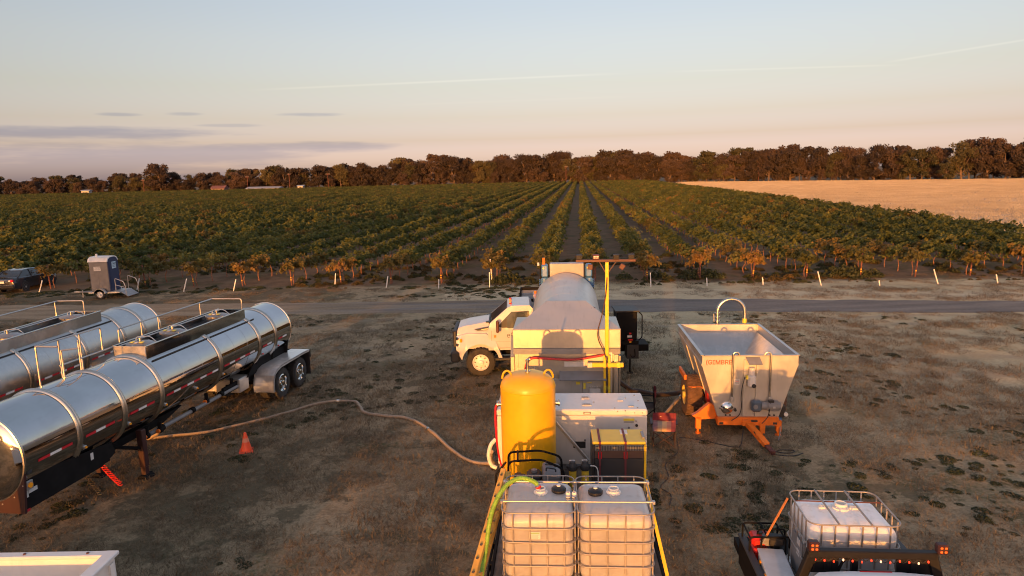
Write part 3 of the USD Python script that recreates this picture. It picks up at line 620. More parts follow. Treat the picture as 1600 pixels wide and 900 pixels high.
def wheel(parent, c, r, w, rimr, rimmat, axis=(1, 0, 0), side=1, holes=0, name="wheel", tread=24, rubber=None):
    """tyre with tread blocks, rim dish and hub; axis is the axle's direction, side +1 puts the rim's face towards +axis."""
    R = frame(axis) if side > 0 else frame(-np.asarray(axis, float)); c = np.asarray(c, float)
    wb = B(); prof = [(rimr, -w / 2 + 0.02), (rimr + 0.03, -w / 2), (r - 0.05, -w / 2), (r - 0.01, -w / 2 + 0.03), (r, 0), (r - 0.01, w / 2 - 0.03), (r - 0.05, w / 2), (rimr + 0.03, w / 2), (rimr, w / 2 - 0.02)]
    wb.lathe(prof, 36, R, c)
    t = part(parent, name, wb, rubber or RUBBER, 40)
    tb = B()
    for k in range(tread):
        for sgn in (-1, 1):
            a = (k + (0.25 if sgn > 0 else 0)) * 2 * math.pi / tread; loc = np.array([math.cos(a) * r * 0.993, math.sin(a) * r * 0.993, sgn * w * 0.26])
            tb.box(c + R @ loc, (0.03, r * 0.13, w * 0.42), R @ rz(a) @ rx(0.35 * sgn))
    part(t, "tread", tb, rubber or RUBBER, kind="stuff")
    rb = B(); rb.lathe([(rimr + 0.005, w / 2 - 0.02), (rimr - 0.02, w / 2 - 0.005), (rimr - 0.035, w / 2 - 0.06), (rimr * 0.80, w / 2 - 0.075), (rimr * 0.55, w / 2 - 0.05), (rimr * 0.30, w / 2 - 0.045), (rimr * 0.30, w / 2 + 0.02), (rimr * 0.2, w / 2 + 0.035), (0.0, w / 2 + 0.035)], 32, R, c)
    part(t, "rim", rb, rimmat, 35)
    if holes:
        for k in range(holes):
            a = k * 2 * math.pi / holes; hb = B(); hb.cyl(c + R @ np.array([math.cos(a) * rimr * 0.70, math.sin(a) * rimr * 0.70, w / 2 - 0.075]), c + R @ np.array([math.cos(a) * rimr * 0.70, math.sin(a) * rimr * 0.70, w / 2 - 0.056]), rimr * 0.08, 8)
            part(t, "hand_hole", hb, BLACKP)
    return t

FENDM = steel("fender_steel", (0.62, 0.61, 0.60), 0.30, metal=0.7)
LIDM = steel("manhole_steel", (0.26, 0.255, 0.26), 0.45, metal=0.6)
# ------------------------------------------------------------------ the two tank trailers
def tanker(label, loc, rotz, shell, L, zc, R_, rings, tr0, tr1, near):
    t = thing("tank_trailer", label, "tank trailer", (*loc, 0), rotz)
    C = np.array([0, 0, zc])
    bb = B(); bb.lathe([(R_, 0.0), (R_ - 0.004, L * 0.2), (R_, L * 0.5), (R_ - 0.003, L * 0.8), (R_, L)], 64, RY, C); part(t, "barrel", bb, shell, 40)
    def head(y, sg):
        q = [(0.001, 0.17), (R_ * 0.3, 0.163), (R_ * 0.55, 0.14), (R_ * 0.75, 0.105), (R_ * 0.88, 0.065), (R_ * 0.96, 0.03), (R_ + 0.002, 0.0)]
        b2 = B(); b2.lathe([(a, y + sg * h) for a, h in q], 56, RY, C); return b2
    part(t, "front_head", head(0, -1), POLISH if near else shell, 50); part(t, "rear_head", head(L, 1), shell, 50)
    for s in rings:
        bb = B(); bb.lathe([(R_ - 0.01, s - 0.07), (R_ + 0.03, s - 0.055), (R_ + 0.042, s - 0.03), (R_ + 0.03, s - 0.008), (R_ + 0.012, s), (R_ + 0.03, s + 0.008), (R_ + 0.042, s + 0.03), (R_ + 0.03, s + 0.055), (R_ - 0.01, s + 0.07)], 56, RY, C); part(t, "stiffening_ring", bb, RINGM, 50)
    for s in (0.0, L):
        bb = B(); bb.lathe([(R_ - 0.01, s - 0.03), (R_ + 0.014, s - 0.022), (R_ + 0.014, s + 0.022), (R_ - 0.01, s + 0.03)], 56, RY, C); part(t, "head_rim", bb, RINGM, 50)
    # narrow seam bands between the rings
    for a, b_ in zip(rings[:-1], rings[1:]):
        if b_ - a > 1.9:
            for q in (0.36, 0.68):
                s = a + (b_ - a) * q; bb = B(); bb.lathe([(R_ - 0.002, s - 0.012), (R_ + 0.004, s - 0.006), (R_ + 0.004, s + 0.006), (R_ - 0.002, s + 0.012)], 56, RY, C); part(t, "weld_seam", bb, shell, 40)
    # rain gutter along the right shoulder
    ga = 52 * D2R; gx_, gz_ = (R_ + 0.012) * math.cos(ga), zc + (R_ + 0.012) * math.sin(ga)
    bb = B(); bb.bar((gx_, tr0 + 0.05, gz_), (gx_, tr1 + 0.3, gz_), 0.035, 0.03); part(t, "gutter", bb, BLACKP)
    # conspicuity tape, red and white by turns, one row per bay
    ta = -0.173; s = 0.22; edges = [0.15] + list(rings) + [L - 0.1]
    for a, b_ in zip(edges[:-1], edges[1:]):
        y = a + 0.16; k = 0
        while y + 0.30 < b_ - 0.12:
            q = np.linspace(ta - 0.032, ta + 0.032, 3); rr = R_ + 0.006
            ring0 = [(rr * math.cos(w), y, zc + rr * math.sin(w)) for w in q]; ring1 = [(rr * math.cos(w), y + 0.28, zc + rr * math.sin(w)) for w in q]
            bb = B().raw(ring0 + ring1, [[0, 1, 4, 3], [1, 2, 5, 4]]); m_ = bb.tri(); m_.faces = m_.faces[:, ::-1] if m_.face_normals[0][0] < 0 else m_.faces
            part(t, "reflective_tape", m_, TAPE_R if k % 2 == 0 else TAPE_W); k += 1; y += 0.285
    # side marker lamps on brackets below the tape
    for s in list(rings) + [0.5 * (rings[3] + rings[2])]:
        w = -0.42; rr = R_ + 0.03; p_ = np.array([rr * math.cos(w), s + 0.12, zc + rr * math.sin(w)]); bb = B(); bb.box(p_, (0.07, 0.09, 0.07), ch=0.015); lp = part(t, "marker_lamp", bb, GALV)
        bb = B(); bb.cyl(p_ + np.array([0.03, 0, -0.0]), p_ + np.array([0.055, 0, 0]), 0.026, 8); part(lp, "lens", bb, REDL if s > L * 0.8 else AMBER)
    # spill trough with three manholes on the crown
    zt, zb = zc + R_ + 0.2, zc + R_ - 0.12
    for x in (-0.44, 0.42):
        bb = B(); bb.span((x, tr0, zb), (x + 0.02, tr1, zt)); pp = part(t, "trough_side", bb, POLISH if near else shell, label="dark mirror-like side plate of the trough" if x > 0 and near else None)
        bb = B(); bb.cyl((x + 0.01, tr0, zt), (x + 0.01, tr1, zt), 0.018, 8); part(pp, "rolled_edge", bb, RINGM, 40)
    bb = B(); bb.prism(Polygon([(-0.42, zt), (0.42, zt), (0.42, zb)] + [((R_ - 0.01) * math.sin(q), zc + (R_ - 0.01) * math.cos(q)) for q in np.linspace(0.49, -0.49, 9)] + [(-0.42, zb)]), 0.02, FRONT, (0, tr0 + 0.02, 0)); part(t, "trough_front", bb, RINGM)
    bb = B(); bb.span((-0.42, tr1 - 0.02, zb), (0.42, tr1, zt)); part(t, "trough_back", bb, shell)
    bb = B(); bb.span((-0.41, tr0 + 0.02, zb), (0.41, tr1 - 0.02, zc + R_ + 0.012)); part(t, "trough_floor", bb, BLACKP)
    mh = (4.62, 5.92, 8.05) if near else np.linspace(tr0 + 2.2, tr1 - 0.7, 3)
    for s in mh:
        bb = B(); zf = zc + R_ + 0.07; bb.lathe([(0.29, -0.06), (0.29, 0.07), (0.33, 0.075), (0.33, 0.10), (0.26, 0.13), (0.13, 0.155), (0, 0.16)], 28, None, (0, s, zf)); m = part(t, "manhole", bb, LIDM, 40)
        for k in range(6):
            a = (k * 60 + 30) * D2R; b2 = B(); b2.box((0.30 * math.cos(a), s + 0.30 * math.sin(a), zf + 0.09), (0.07, 0.035, 0.06), rz(a), 0.008); part(m, "clamp", b2, RINGM)
        if near:
            for x in (-0.13, 0.13): b2 = B(); b2.box((x, s - 0.13, zf + 0.163), (0.10, 0.10, 0.006), rx(0.12)); part(m, "yellow_sticker", b2, LABELY)
            b2 = B(); b2.box((0, s - 0.16, zf + 0.160), (0.09, 0.07, 0.006), rx(0.15)); part(m, "white_sticker", b2, WHITED)
        b2 = B(); b2.cyl((0, s, zf + 0.15), (0, s, zf + 0.23), 0.035, 10); b2.cyl((0, s, zf + 0.23), (0, s, zf + 0.25), 0.05, 10); part(m, "vent", b2, ORANGE if False else RINGM, 40)
        b2 = B(); b2.tube(rounded([(-0.28, s + 0.22, zf + 0.06), (-0.3, s + 0.25, zf + 0.2), (0.05, s + 0.3, zf + 0.22), (0.3, s + 0.24, zf + 0.06)], 0.1), 0.012, 6); part(m, "handle", b2, RINGM, 40)
    # pipe run and clips along the trough's left side
    bb = B(); bb.cyl((-0.36, tr0 + 0.1, zt - 0.03), (-0.36, tr1 - 0.1, zt - 0.03), 0.022, 8); bb.cyl((-0.50, tr0 - 1.6, zt - 0.04), (-0.50, tr1, zt - 0.04), 0.02, 8); part(t, "vent_pipe", bb, GALV, 40)
    # hand rails
    def rail(pts, posts, zbase):
        bb = B(); bb.tube(rounded(pts, 0.06), 0.020, 8); r_ = part(t, "hand_rail", bb, GALV, 40)
        for p_ in posts: b2 = B(); b2.cyl((p_[0], p_[1], zbase), p_, 0.019, 8); part(r_, "rail_post", b2, GALV, 40)
    zr = zt + 0.52
    if near:
        rail([(-0.62, 2.15, zc + 0.55), (-0.62, 2.15, zr), (-0.56, 4.0, zr), (-0.56, 4.0, zt - 0.05)], [(-0.60, 2.75, zr), (-0.58, 3.35, zr)], zc + 0.62)
        rail([(-0.08, 2.15, zr), (-0.62, 2.15, zr)], [(-0.08, 2.72, zr - 0.0)], zc + R_ - 0.05)
        rail([(-0.33, 2.5, zr - 0.18), (-0.08, 2.72, zr - 0.18)], [(-0.33, 2.5, zr - 0.18)], zc + 0.8)
        rail([(-0.56, 4.6, zt), (-0.56, 4.6, zt + 0.34), (-0.56, 8.75, zt + 0.34), (-0.02, 8.78, zt + 0.34), (0.4, 8.78, zt + 0.34), (0.4, 8.78, zt)], [(-0.56, q, zt + 0.34) for q in (5.45, 6.15, 8.1)], zt - 0.06)
    else:
        rail([(-0.56, 0.7, zt), (-0.56, 0.7, zr - 0.1), (-0.56, tr1 - 0.5, zr - 0.1), (0.25, tr1 - 0.46, zr - 0.1), (0.25, tr1 - 0.46, zt)], [(-0.56, q, zr - 0.1) for q in (2.0, 3.6, 5.2, tr1 - 0.6)], zt - 0.06)
    # front coupler: skirt, red bolster, kingpin plate, marker lamp, labels
    zf = zc - R_
    bb = B(); bb.prism(Polygon([(-0.02, zc - 0.35), (0.28, zc - 0.42), (2.35, zc - 0.62), (2.45, zf - 0.02), (2.0, zf - 0.16), (0.05, zf - 0.16)]), 0.03, SIDE, (0.71, 0, 0)); part(t, "skirt", bb, BLACK)
    bb = B(); bb.prism(Polygon([(-0.02, zc - 0.35), (0.28, zc - 0.42), (2.35, zc - 0.62), (2.45, zf - 0.02), (2.0, zf - 0.16), (0.05, zf - 0.16)]), 0.03, SIDE, (-0.74, 0, 0)); part(t, "skirt", bb, BLACK)
    arc = [((R_ + 0.015) * math.sin(q), zc - (R_ + 0.015) * math.cos(q)) for q in np.linspace(1.12, -1.12, 17)]
    bb = B(); bb.prism(Polygon([(0.86, zc - 0.28), (0.76, zf - 0.2), (-0.76, zf - 0.2), (-0.86, zc - 0.28)] + arc[::-1]), 0.05, FRONT, (0, 0.02, 0)); bo = part(t, "bolster", bb, DKRED)
    for q in np.linspace(-1.0, 1.0, 7):
        b2 = B(); b2.cyl(((R_ + 0.07) * math.sin(q), -0.035, zc - (R_ + 0.07) * math.cos(q)), ((R_ + 0.07) * math.sin(q), -0.02, zc - (R_ + 0.07) * math.cos(q)), 0.016, 6); part(bo, "bolt", b2, GALV)
    bb = B(); bb.span((-0.70, 0.05, zf - 0.15), (0.70, 2.3, zf - 0.06)); part(t, "coupler_plate", bb, BLACK)
    bb = B(); bb.box((0.78, 0.12, zc - 0.28), (0.12, 0.14, 0.12), ch=0.02); part(t, "rubber_bumper", bb, BLACKP)
    bb = B(); bb.box((0.80, 0.10, zc - 0.55), (0.05, 0.16, 0.17), ch=0.008); lp = part(t, "front_marker_lamp", bb, GALV); b2 = B(); b2.cyl((0.825, 0.1, zc - 0.55), (0.845, 0.1, zc - 0.55), 0.05, 12); part(lp, "lens", b2, AMBER)
    for y0, y1, z0, z1 in ((0.02, 0.12, zc - 0.80, zc - 0.65), (0.13, 0.33, zc - 0.74, zc - 0.66), (1.72, 1.80, zc - 0.77, zc - 0.62)):
        bb = B(); bb.span((0.741, y0, z0), (0.746, y1, z1)); part(t, "white_placard", bb, WHITED)
    bb = B(); bb.span((0.742, 0.0, zf - 0.19), (0.748, 0.11, zf - 0.14)); part(t, "red_reflector", bb, TAPE_R)
    # landing gear, braces, air lines
    for x in (-0.58, 0.62):
        bb = B(); bb.span((x - 0.075, 3.38, 0.28), (x + 0.075, 3.54, zf + 0.12), 0.012); lg = part(t, "landing_leg", bb, DKRED)
        b2 = B(); b2.span((x - 0.055, 3.40, 0.05), (x + 0.055, 3.52, 0.3)); part(lg, "inner_leg", b2, DKRED)
        b2 = B(); b2.prism([(-0.16, 0.0), (0.16, 0.0), (0.06, 0.09), (-0.06, 0.09)], 0.30, FRONT, (x, 3.61, 0.0)); part(lg, "foot", b2, BLACK)
        b2 = B(); b2.bar((x, 3.46, 0.75), (x * 0.7, 2.55, zf + 0.05), 0.06, 0.06); part(lg, "brace", b2, BLACK)
    bb = B(); bb.bar((-0.58, 3.46, 0.72), (0.62, 3.46, 0.72), 0.05, 0.05); bb.bar((-0.55, 3.46, 0.4), (0.3, 3.46, 1.0), 0.035, 0.035); part(t, "leg_cross_brace", bb, BLACK)
    bb = B(); bb.prism(Polygon([(2.2, zf + 0.04), (2.3, zf - 0.14), (4.6, zf - 0.14), (5.4, zf + 0.05)]), 0.12, SIDE, (0.28, 0, 0)); bb.prism(Polygon([(2.2, zf + 0.04), (2.3, zf - 0.14), (4.6, zf - 0.14), (5.4, zf + 0.05)]), 0.12, SIDE, (-0.40, 0, 0)); part(t, "leg_beam", bb, BLACK)
    def coil(p0, p1, r_, turns, sag):
        n = turns * 9; u = np.linspace(0, 1, n); base = np.outer(1 - u, p0) + np.outer(u, p1); base[:, 2] -= sag * 4 * u * (1 - u)
        ang = u * turns * 2 * math.pi; base[:, 0] += r_ * np.cos(ang); base[:, 1] += r_ * np.sin(ang) * 0.7; base[:, 2] += r_ * np.sin(ang) * 0.5; return base
    if near:
        for mat_, q0, q1 in ((BLACKP, (-0.15, 2.25, zf - 0.02), (0.32, 2.35, 0.12)), (RED, (0.28, 2.35, zf - 0.05), (0.62, 2.62, 0.22))):
            bb = B(); bb.tube(coil(q0, q1, 0.05, 15, 0.05), 0.011, 5); part(t, "coiled_air_line", bb, mat_, 40, label="red coiled air line" if mat_ is RED else None)
        bb = B(); bb.tube(spline([(-0.4, 2.1, zf - 0.03), (-0.5, 1.9, 0.75), (-0.3, 2.0, 0.62), (-0.2, 2.4, 0.8)], 6), 0.014, 6); part(t, "cable_loop", bb, BLACKP, 40)
    # discharge pipe, valves and caps below the belly, coloured orange for the low sun on them
    bb = B(); bb.cyl((0.5, 3.9, zf - 0.18), (0.5, 8.1, zf - 0.24), 0.055, 10); pp = part(t, "discharge_pipe", bb, GREYP, 40)
    for y in (4.3, 5.6, 7.0): b2 = B(); b2.cyl((0.5, y, zf - 0.19), (0.5, y + 0.12, zf - 0.19), 0.085, 10); part(pp, "flange", b2, BLACK, 40)
    for y, x in ((3.75, 0.55), (4.15, 0.62), (6.35, 0.5), (7.75, 0.45)):
        b2 = B(); b2.box((x, y, zf - 0.16), (0.13, 0.12, 0.12), ch=0.02); b2.cyl((x, y, zf - 0.1), (x, y, zf + 0.06), 0.05, 8); part(t, "valve", b2, BLACK)
        b2 = B(); b2.cyl((x, y - 0.10, zf - 0.16), (x, y - 0.06, zf - 0.16), 0.055, 10); part(t, "orange_cap", b2, ORANGE, 40)
    # rear frame, bolsters, tool box, axles, fenders, tail
    for x in (-0.52, 0.44):
        bb = B(); bb.span((x, 7.2, 0.78), (x + 0.08, L + 0.75, 1.0)); part(t, "frame_rail", bb, BLACK)
    for y, a, b_ in ((8.95, 0.55, 0.95), (9.95, 0.62, 0.9), (L - 0.12, 0.72, 0.6)):
        bb = B(); arc = [((R_ + 0.012) * math.sin(q), zc - (R_ + 0.012) * math.cos(q)) for q in np.linspace(1.15, -1.15, 13)]
        bb.prism(Polygon([(0.80, zc - 0.33), (a, 0.98), (-a, 0.98), (-0.80, zc - 0.33)] + arc[::-1]), 0.06, FRONT, (0, y, 0)); part(t, "saddle", bb, BLACK)
    bb = B(); bb.prism(Polygon([(8.9, zc - 0.52), (L - 0.1, zc - 0.45), (L + 0.1, 1.0), (8.3, 1.0)]), 0.03, SIDE, (0.62, 0, 0)); part(t, "side_web", bb, BLACK)
    bb = B(); bb.prism(Polygon([(8.9, zc - 0.52), (L - 0.1, zc - 0.45), (L + 0.1, 1.0), (8.3, 1.0)]), 0.03, SIDE, (-0.65, 0, 0)); part(t, "side_web", bb, BLACK)
    bb = B(); bb.span((-0.20, 7.95, 0.62), (0.58, 8.5, 1.05), 0.02); tb = part(t, "tool_box", bb, SHEET); b2 = B(); b2.span((-0.13, 7.935, 0.68), (0.51, 7.952, 0.99)); part(tb, "door", b2, SHEET); b2 = B(); b2.span((0.14, 7.92, 0.84), (0.24, 7.94, 0.88)); part(tb, "latch", b2, BLACK)
    for y in (9.42, 10.68):
        bb = B(); bb.cyl((-1.05, y, 0.5), (1.05, y, 0.5), 0.07, 10); part(t, "axle", bb, BLACK, 40)
        for sg in (-1, 1):
            wheel(t, (sg * 1.10, y, 0.5), 0.5, 0.26, 0.29, CHROME, (1, 0, 0), sg, 10); wheel(t, (sg * 0.77, y, 0.5), 0.5, 0.26, 0.29, BLACK, (1, 0, 0), sg, 0)
    for sg in (-1, 1):
        prof = [(8.66, 0.42), (8.67, 0.70), (8.76, 0.94), (8.96, 1.09), (9.25, 1.14), (10.9, 1.14), (11.35, 1.12)]
        outer = prof; inner = [(y, z - 0.02) if y > 8.9 else (y + 0.025, z) for y, z in prof][::-1]
        bb = B(); bb.prism(Polygon(outer + inner), 0.68, SIDE, (0.62 if sg > 0 else -1.30, 0, 0)); fd = part(t, "fender", bb, FENDM, 30)
        lip = [(y, z) for y, z in prof] + [(y + (0.06 if y < 9 else 0.0) - (0.03 if y > 11 else 0), z - (0.07 if y >= 8.9 else 0.0)) for y, z in prof[::-1]]
        x = 1.285 if sg > 0 else -1.30; b2 = B(); b2.prism(Polygon(lip), 0.015, SIDE, (x, 0, 0)); part(fd, "fender_lip", b2, FENDM)
        b2 = B(); b2.span((0.68 if sg > 0 else -1.27, 11.38, 0.22), (1.27 if sg > 0 else -0.68, 11.395, 1.05)); part(t, "mud_flap", b2, BLACKP)
    bb = B(); bb.span((-1.15, L + 0.7, 0.75), (1.15, L + 0.78, 1.02)); tl = part(t, "rear_beam", bb, BLACK)
    for x in (-0.95, -0.75, 0.75, 0.95): b2 = B(); b2.cyl((x, L + 0.78, 0.9), (x, L + 0.80, 0.9), 0.055, 12); part(tl, "tail_lamp", b2, REDL, 40)
    return t
tanker("shiny mirror polished stainless tank trailer with red and white tape, nearer of two", (-10.02, 12.16), -8.12, POLISH, 10.96, 1.963, 0.879, (1.37, 2.72, 4.03, 6.62, 8.83, 9.88), 4.2, 8.85, True)
tanker("duller grey stainless tank trailer behind the shiny one at the left edge", (-13.96, 12.52), -3.92, SATIN, 11.0, 1.97, 0.88, (1.3, 3.1, 5.0, 7.2, 9.0, 10.1), 0.8, 8.6, False)
# ------------------------------------------------------------------ flatbed trailer and what stands on it
FB_A = 3.7; FB_O = np.array([0.835, 8.83]); DECK = 1.15
def fb(x, y):           # a spot on the flatbed (x across, y along from the front of the tanks) in the world
    a = FB_A * D2R; return FB_O + x * np.array([math.cos(a), -math.sin(a)]) + y * np.array([math.sin(a), math.cos(a)])
PLANK = [paint(f"deck_plank_{k}", c, 0.8, var=0.3, scale=5, bump=0.4) for k, c in enumerate([(0.13, 0.105, 0.085), (0.16, 0.13, 0.10), (0.10, 0.085, 0.075)])]
t = thing("flatbed_trailer", "dark plank decked flatbed trailer carrying the white cage tanks and yellow tank", "flatbed trailer", (*FB_O, 0), -FB_A)
for k in range(18):
    x0 = -1.24 + k * 2.48 / 18; bb = B(); bb.span((x0 + 0.004, -2.6, DECK - 0.05), (x0 + 2.48 / 18 - 0.004, 5.6, DECK + rng.uniform(-0.004, 0.003))); part(t, "plank", bb, PLANK[k % 3])
for sg in (-1, 1):
    bb = B(); bb.span((sg * 1.265 - 0.02, -2.6, DECK - 0.16), (sg * 1.265 + 0.02, 5.6, DECK + 0.012)); part(t, "side_rail", bb, BLACK)
    bb = B(); bb.span((sg * 1.33 - 0.012, -2.6, DECK - 0.10), (sg * 1.33 + 0.012, 5.6, DECK - 0.02)); part(t, "rub_rail", bb, BLACK)
    for y in np.arange(-2.4, 5.6, 0.61): bb = B(); bb.span((min(sg * 1.285, sg * 1.32), y, DECK - 0.13), (max(sg * 1.285, sg * 1.32), y + 0.09, DECK - 0.01)); part(t, "stake_pocket", bb, BLACK)
    bb = B(); bb.span((sg * 0.5 - 0.06, -2.6, DECK - 0.45), (sg * 0.5 + 0.06, 5.6, DECK - 0.06)); part(t, "frame_beam", bb, BLACK)
    for y in (2.4, 3.35): wheel(t, (sg * 1.02, y, 0.40), 0.40, 0.24, 0.22, WHITED, (1, 0, 0), sg, 0, tread=18)
for y in (2.4, 3.35): bb = B(); bb.cyl((-0.95, y, 0.4), (0.95, y, 0.4), 0.06, 8); part(t, "axle", bb, BLACK, 40)
for y in (-2.0, 5.3):
    for x in (-0.7, 0.7): bb = B(); bb.span((x - 0.05, y - 0.05, 0.04), (x + 0.05, y + 0.05, DECK - 0.2)); bb.span((x - 0.13, y - 0.13, -0.01), (x + 0.13, y + 0.13, 0.04)); part(t, "support_leg", bb, BLACK)

# intermediate bulk tanks: a plastic bottle in a tube cage on a pallet
def plastic_mat(name, col):
    g = Graph(); obj = g.add("texture_coordinate") + ".object"
    n = g.noise(obj, 1.6, 5.0, 0.6) + ".fac"
    st = g.noise(g.add("mapping", {"vector": obj}, scale=(9.0, 9.0, 0.7)) + ".vector", 1.0, 4.0, 0.6) + ".fac"
    c = np.array(col); z0 = g.add("separate_xyz", {"vector": obj}) + ".z"; full = g.step(g.math("add", z0, g.math("multiply", n, 0.01)), 0.93, 0.945)
    cc = g.mix(tuple(c * 0.82), tuple(c), g.step(n, 0.35, 0.65)); cc = g.mix(cc, tuple(np.minimum(c * 1.22, 0.8)), full); cc = g.mix(cc, tuple(c * np.array([0.80, 0.74, 0.66])), g.math("multiply", g.step(st, 0.5, 0.75), 0.5))
    z = g.add("separate_xyz", {"vector": obj}) + ".z"
    bmp = g.add("bump", {"height": g.noise(obj, 3.0, 2.0) + ".fac"}, strength=0.25, distance=0.03) + ".normal"
    p = g.add("principled_bsdf", {"base_color": cc, "normal": bmp}, roughness=0.38, subsurface_weight=0.3, subsurface_scale=0.04, subsurface_radius=(1.0, 0.7, 0.5))
    return g.build(f"/World/Looks/{name}", surface=p + ".BSDF")
BOTTLE = plastic_mat("tank_plastic", (0.35, 0.335, 0.325)); BOTTLE2 = plastic_mat("tank_plastic_clean", (0.60, 0.60, 0.605))
LIDB = paint("black_lid", (0.02, 0.02, 0.022), 0.4, var=0.3); LIDW = paint("white_collar", (0.70, 0.68, 0.64), 0.4)
CAGE = steel("cage_tube", (0.33, 0.30, 0.28), 0.5, 0.12, 0.2, metal=0.5)
def bulk_tank(label, loc, rotz, w, d, nx, ny, levels, mat, top_bars, lids, seed):
    """w across x, d along y; nx, ny upright tubes per side; levels: heights of the cage's rings."""
    t = thing("bulk_tank", label, "bulk tank", loc, rotz, None); r = np.random.default_rng(seed)
    bb = B()
    for y in (-d / 2 + 0.06, 0, d / 2 - 0.06): bb.span((-w / 2, y - 0.05, 0.0), (w / 2, y + 0.05, 0.09))
    bb.span((-w / 2, -d / 2, 0.09), (w / 2, d / 2, 0.125)); part(t, "pallet", bb, GALV)
    # bottle: rings of a rounded box, bulging slightly between the cage rings
    rings = []; W_, D_ = w - 0.055, d - 0.055
    zs = [(0.125, -0.05), (0.16, -0.012), (0.22, 0)] + [(q, 0.004 * math.sin(q * 30)) for q in np.linspace(0.3, 0.9, 13)] + [(0.99, 0.0), (1.035, -0.010), (1.07, -0.036), (1.096, -0.08), (1.112, -0.15), (1.12, -0.26), (1.122, -0.36)]
    for z, ins in zs: rings.append(rbox_ring(W_ + 2 * ins, D_ + 2 * ins, max(0.05, 0.12 + ins * 0.15), z, 6))
    bb = B().loft(rings); bo = part(t, "bottle", bb, mat, 50)
    # moulded ribs across the shoulders
    ct = 0.0112
    for z in levels:
        top = z == levels[-1]
        b2 = B(); ring = rbox_ring(w + 0.01, d + 0.01, 0.13 if not top else 0.15, z, 7)
        # the rings dip slightly between the uprights, like the photograph's tubes
        b2.tube(ring, ct, 8, closed=True); part(t, "cage_ring", b2, CAGE, 50)
    for k in range(nx):
        x = -w / 2 + 0.16 + (w - 0.32) * k / (nx - 1)
        for sg in (-1, 1): b2 = B(); b2.bar((x, sg * (d / 2 - 0.006), 0.1), (x, sg * (d / 2 - 0.006), levels[-1]), 0.021, 0.016, 0.004, up=(0, 1, 0)); part(t, "cage_upright", b2, CAGE)
    for k in range(ny):
        y = -d / 2 + 0.16 + (d - 0.32) * k / (ny - 1)
        for sg in (-1, 1): b2 = B(); b2.bar((sg * (w / 2 - 0.006), y, 0.1), (sg * (w / 2 - 0.006), y, levels[-1]), 0.021, 0.016, 0.004); part(t, "cage_upright", b2, CAGE)
    for p_, q_ in top_bars: b2 = B(); b2.cyl((*p_, levels[-1] + 0.012), (*q_, levels[-1] + 0.012), 0.014, 8); part(t, "top_bar", b2, CAGE, 40)
    for (x, y, rr, kind) in lids:
        zt = 1.118; b2 = B()
        if kind == "open":
            b2.lathe([(rr + 0.03, -0.01), (rr + 0.03, 0.02), (rr, 0.025), (rr, 0.075), (rr - 0.02, 0.08), (rr - 0.025, 0.02), (0, 0.015)], 28, None, (x, y, zt)); part(t, "filler_neck", b2, LIDW, 40)
        elif kind == "white":
            b2.lathe([(rr + 0.03, -0.01), (rr + 0.03, 0.02), (rr, 0.025), (rr, 0.075), (rr - 0.015, 0.09), (0, 0.092)], 28, None, (x, y, zt)); part(t, "white_lid", b2, LIDW, 40)
        else:
            b2.lathe([(rr + 0.01, 0.0), (rr + 0.01, 0.05), (rr - 0.01, 0.07), (rr * 0.5, 0.085), (0, 0.088)], 28, None, (x, y, zt)); l_ = part(t, "black_lid", b2, LIDB, 40)
            b3 = B(); b3.lathe([(0.03, 0.085), (0.03, 0.10), (0, 0.102)], 12, None, (x, y, zt)); part(l_, "vent_plug", b3, LIDW, 40)
            for a in range(8): b3 = B(); b3.box((x + (rr + 0.008) * math.cos(a * 0.785), y + (rr + 0.008) * math.sin(a * 0.785), zt + 0.03), (0.012, 0.02, 0.05), rz(a * 0.785)); part(l_, "grip", b3, LIDB)
    return t
LV = [0.19, 0.37, 0.55, 0.73, 0.91, 1.15]
c1 = fb(-0.545, 0.61); c2 = fb(0.54, 0.59)
t1 = bulk_tank("left of the two caged white plastic tanks on the flatbed, green hose in its neck", (*c1, DECK + 0.004), -FB_A, 1.04, 1.2, 4, 4, [0.17, 0.36, 0.53, 0.72, 0.93, 1.165], BOTTLE, [], [(0.02, 0.12, 0.075, "open"), (0.29, 0.17, 0.095, "black")], 1)
t2 = bulk_tank("right of the two caged white plastic tanks on the flatbed, black lid and open neck", (*c2, DECK + 0.004), -FB_A, 1.06, 1.2, 4, 4, [0.17, 0.37, 0.56, 0.74, 0.94, 1.165], BOTTLE, [], [(-0.25, 0.12, 0.095, "black"), (0.02, 0.15, 0.08, "open")], 2)
bb = B(); bb.box((-0.055, -0.582, 0.82), (0.16, 0.006, 0.11)); lb = part(t1, "paper_label", bb, WHITED); b2 = B(); b2.box((-0.055, -0.5855, 0.855), (0.13, 0.003, 0.018)); part(lb, "green_print", b2, paint("label_green", (0.25, 0.4, 0.2), 0.6))
for q in range(4): b2 = B(); b2.box((-0.06, -0.5855, 0.83 - q * 0.016), (0.12 - 0.02 * (q % 2), 0.003, 0.004)); part(lb, "print_line", b2, GREYP)
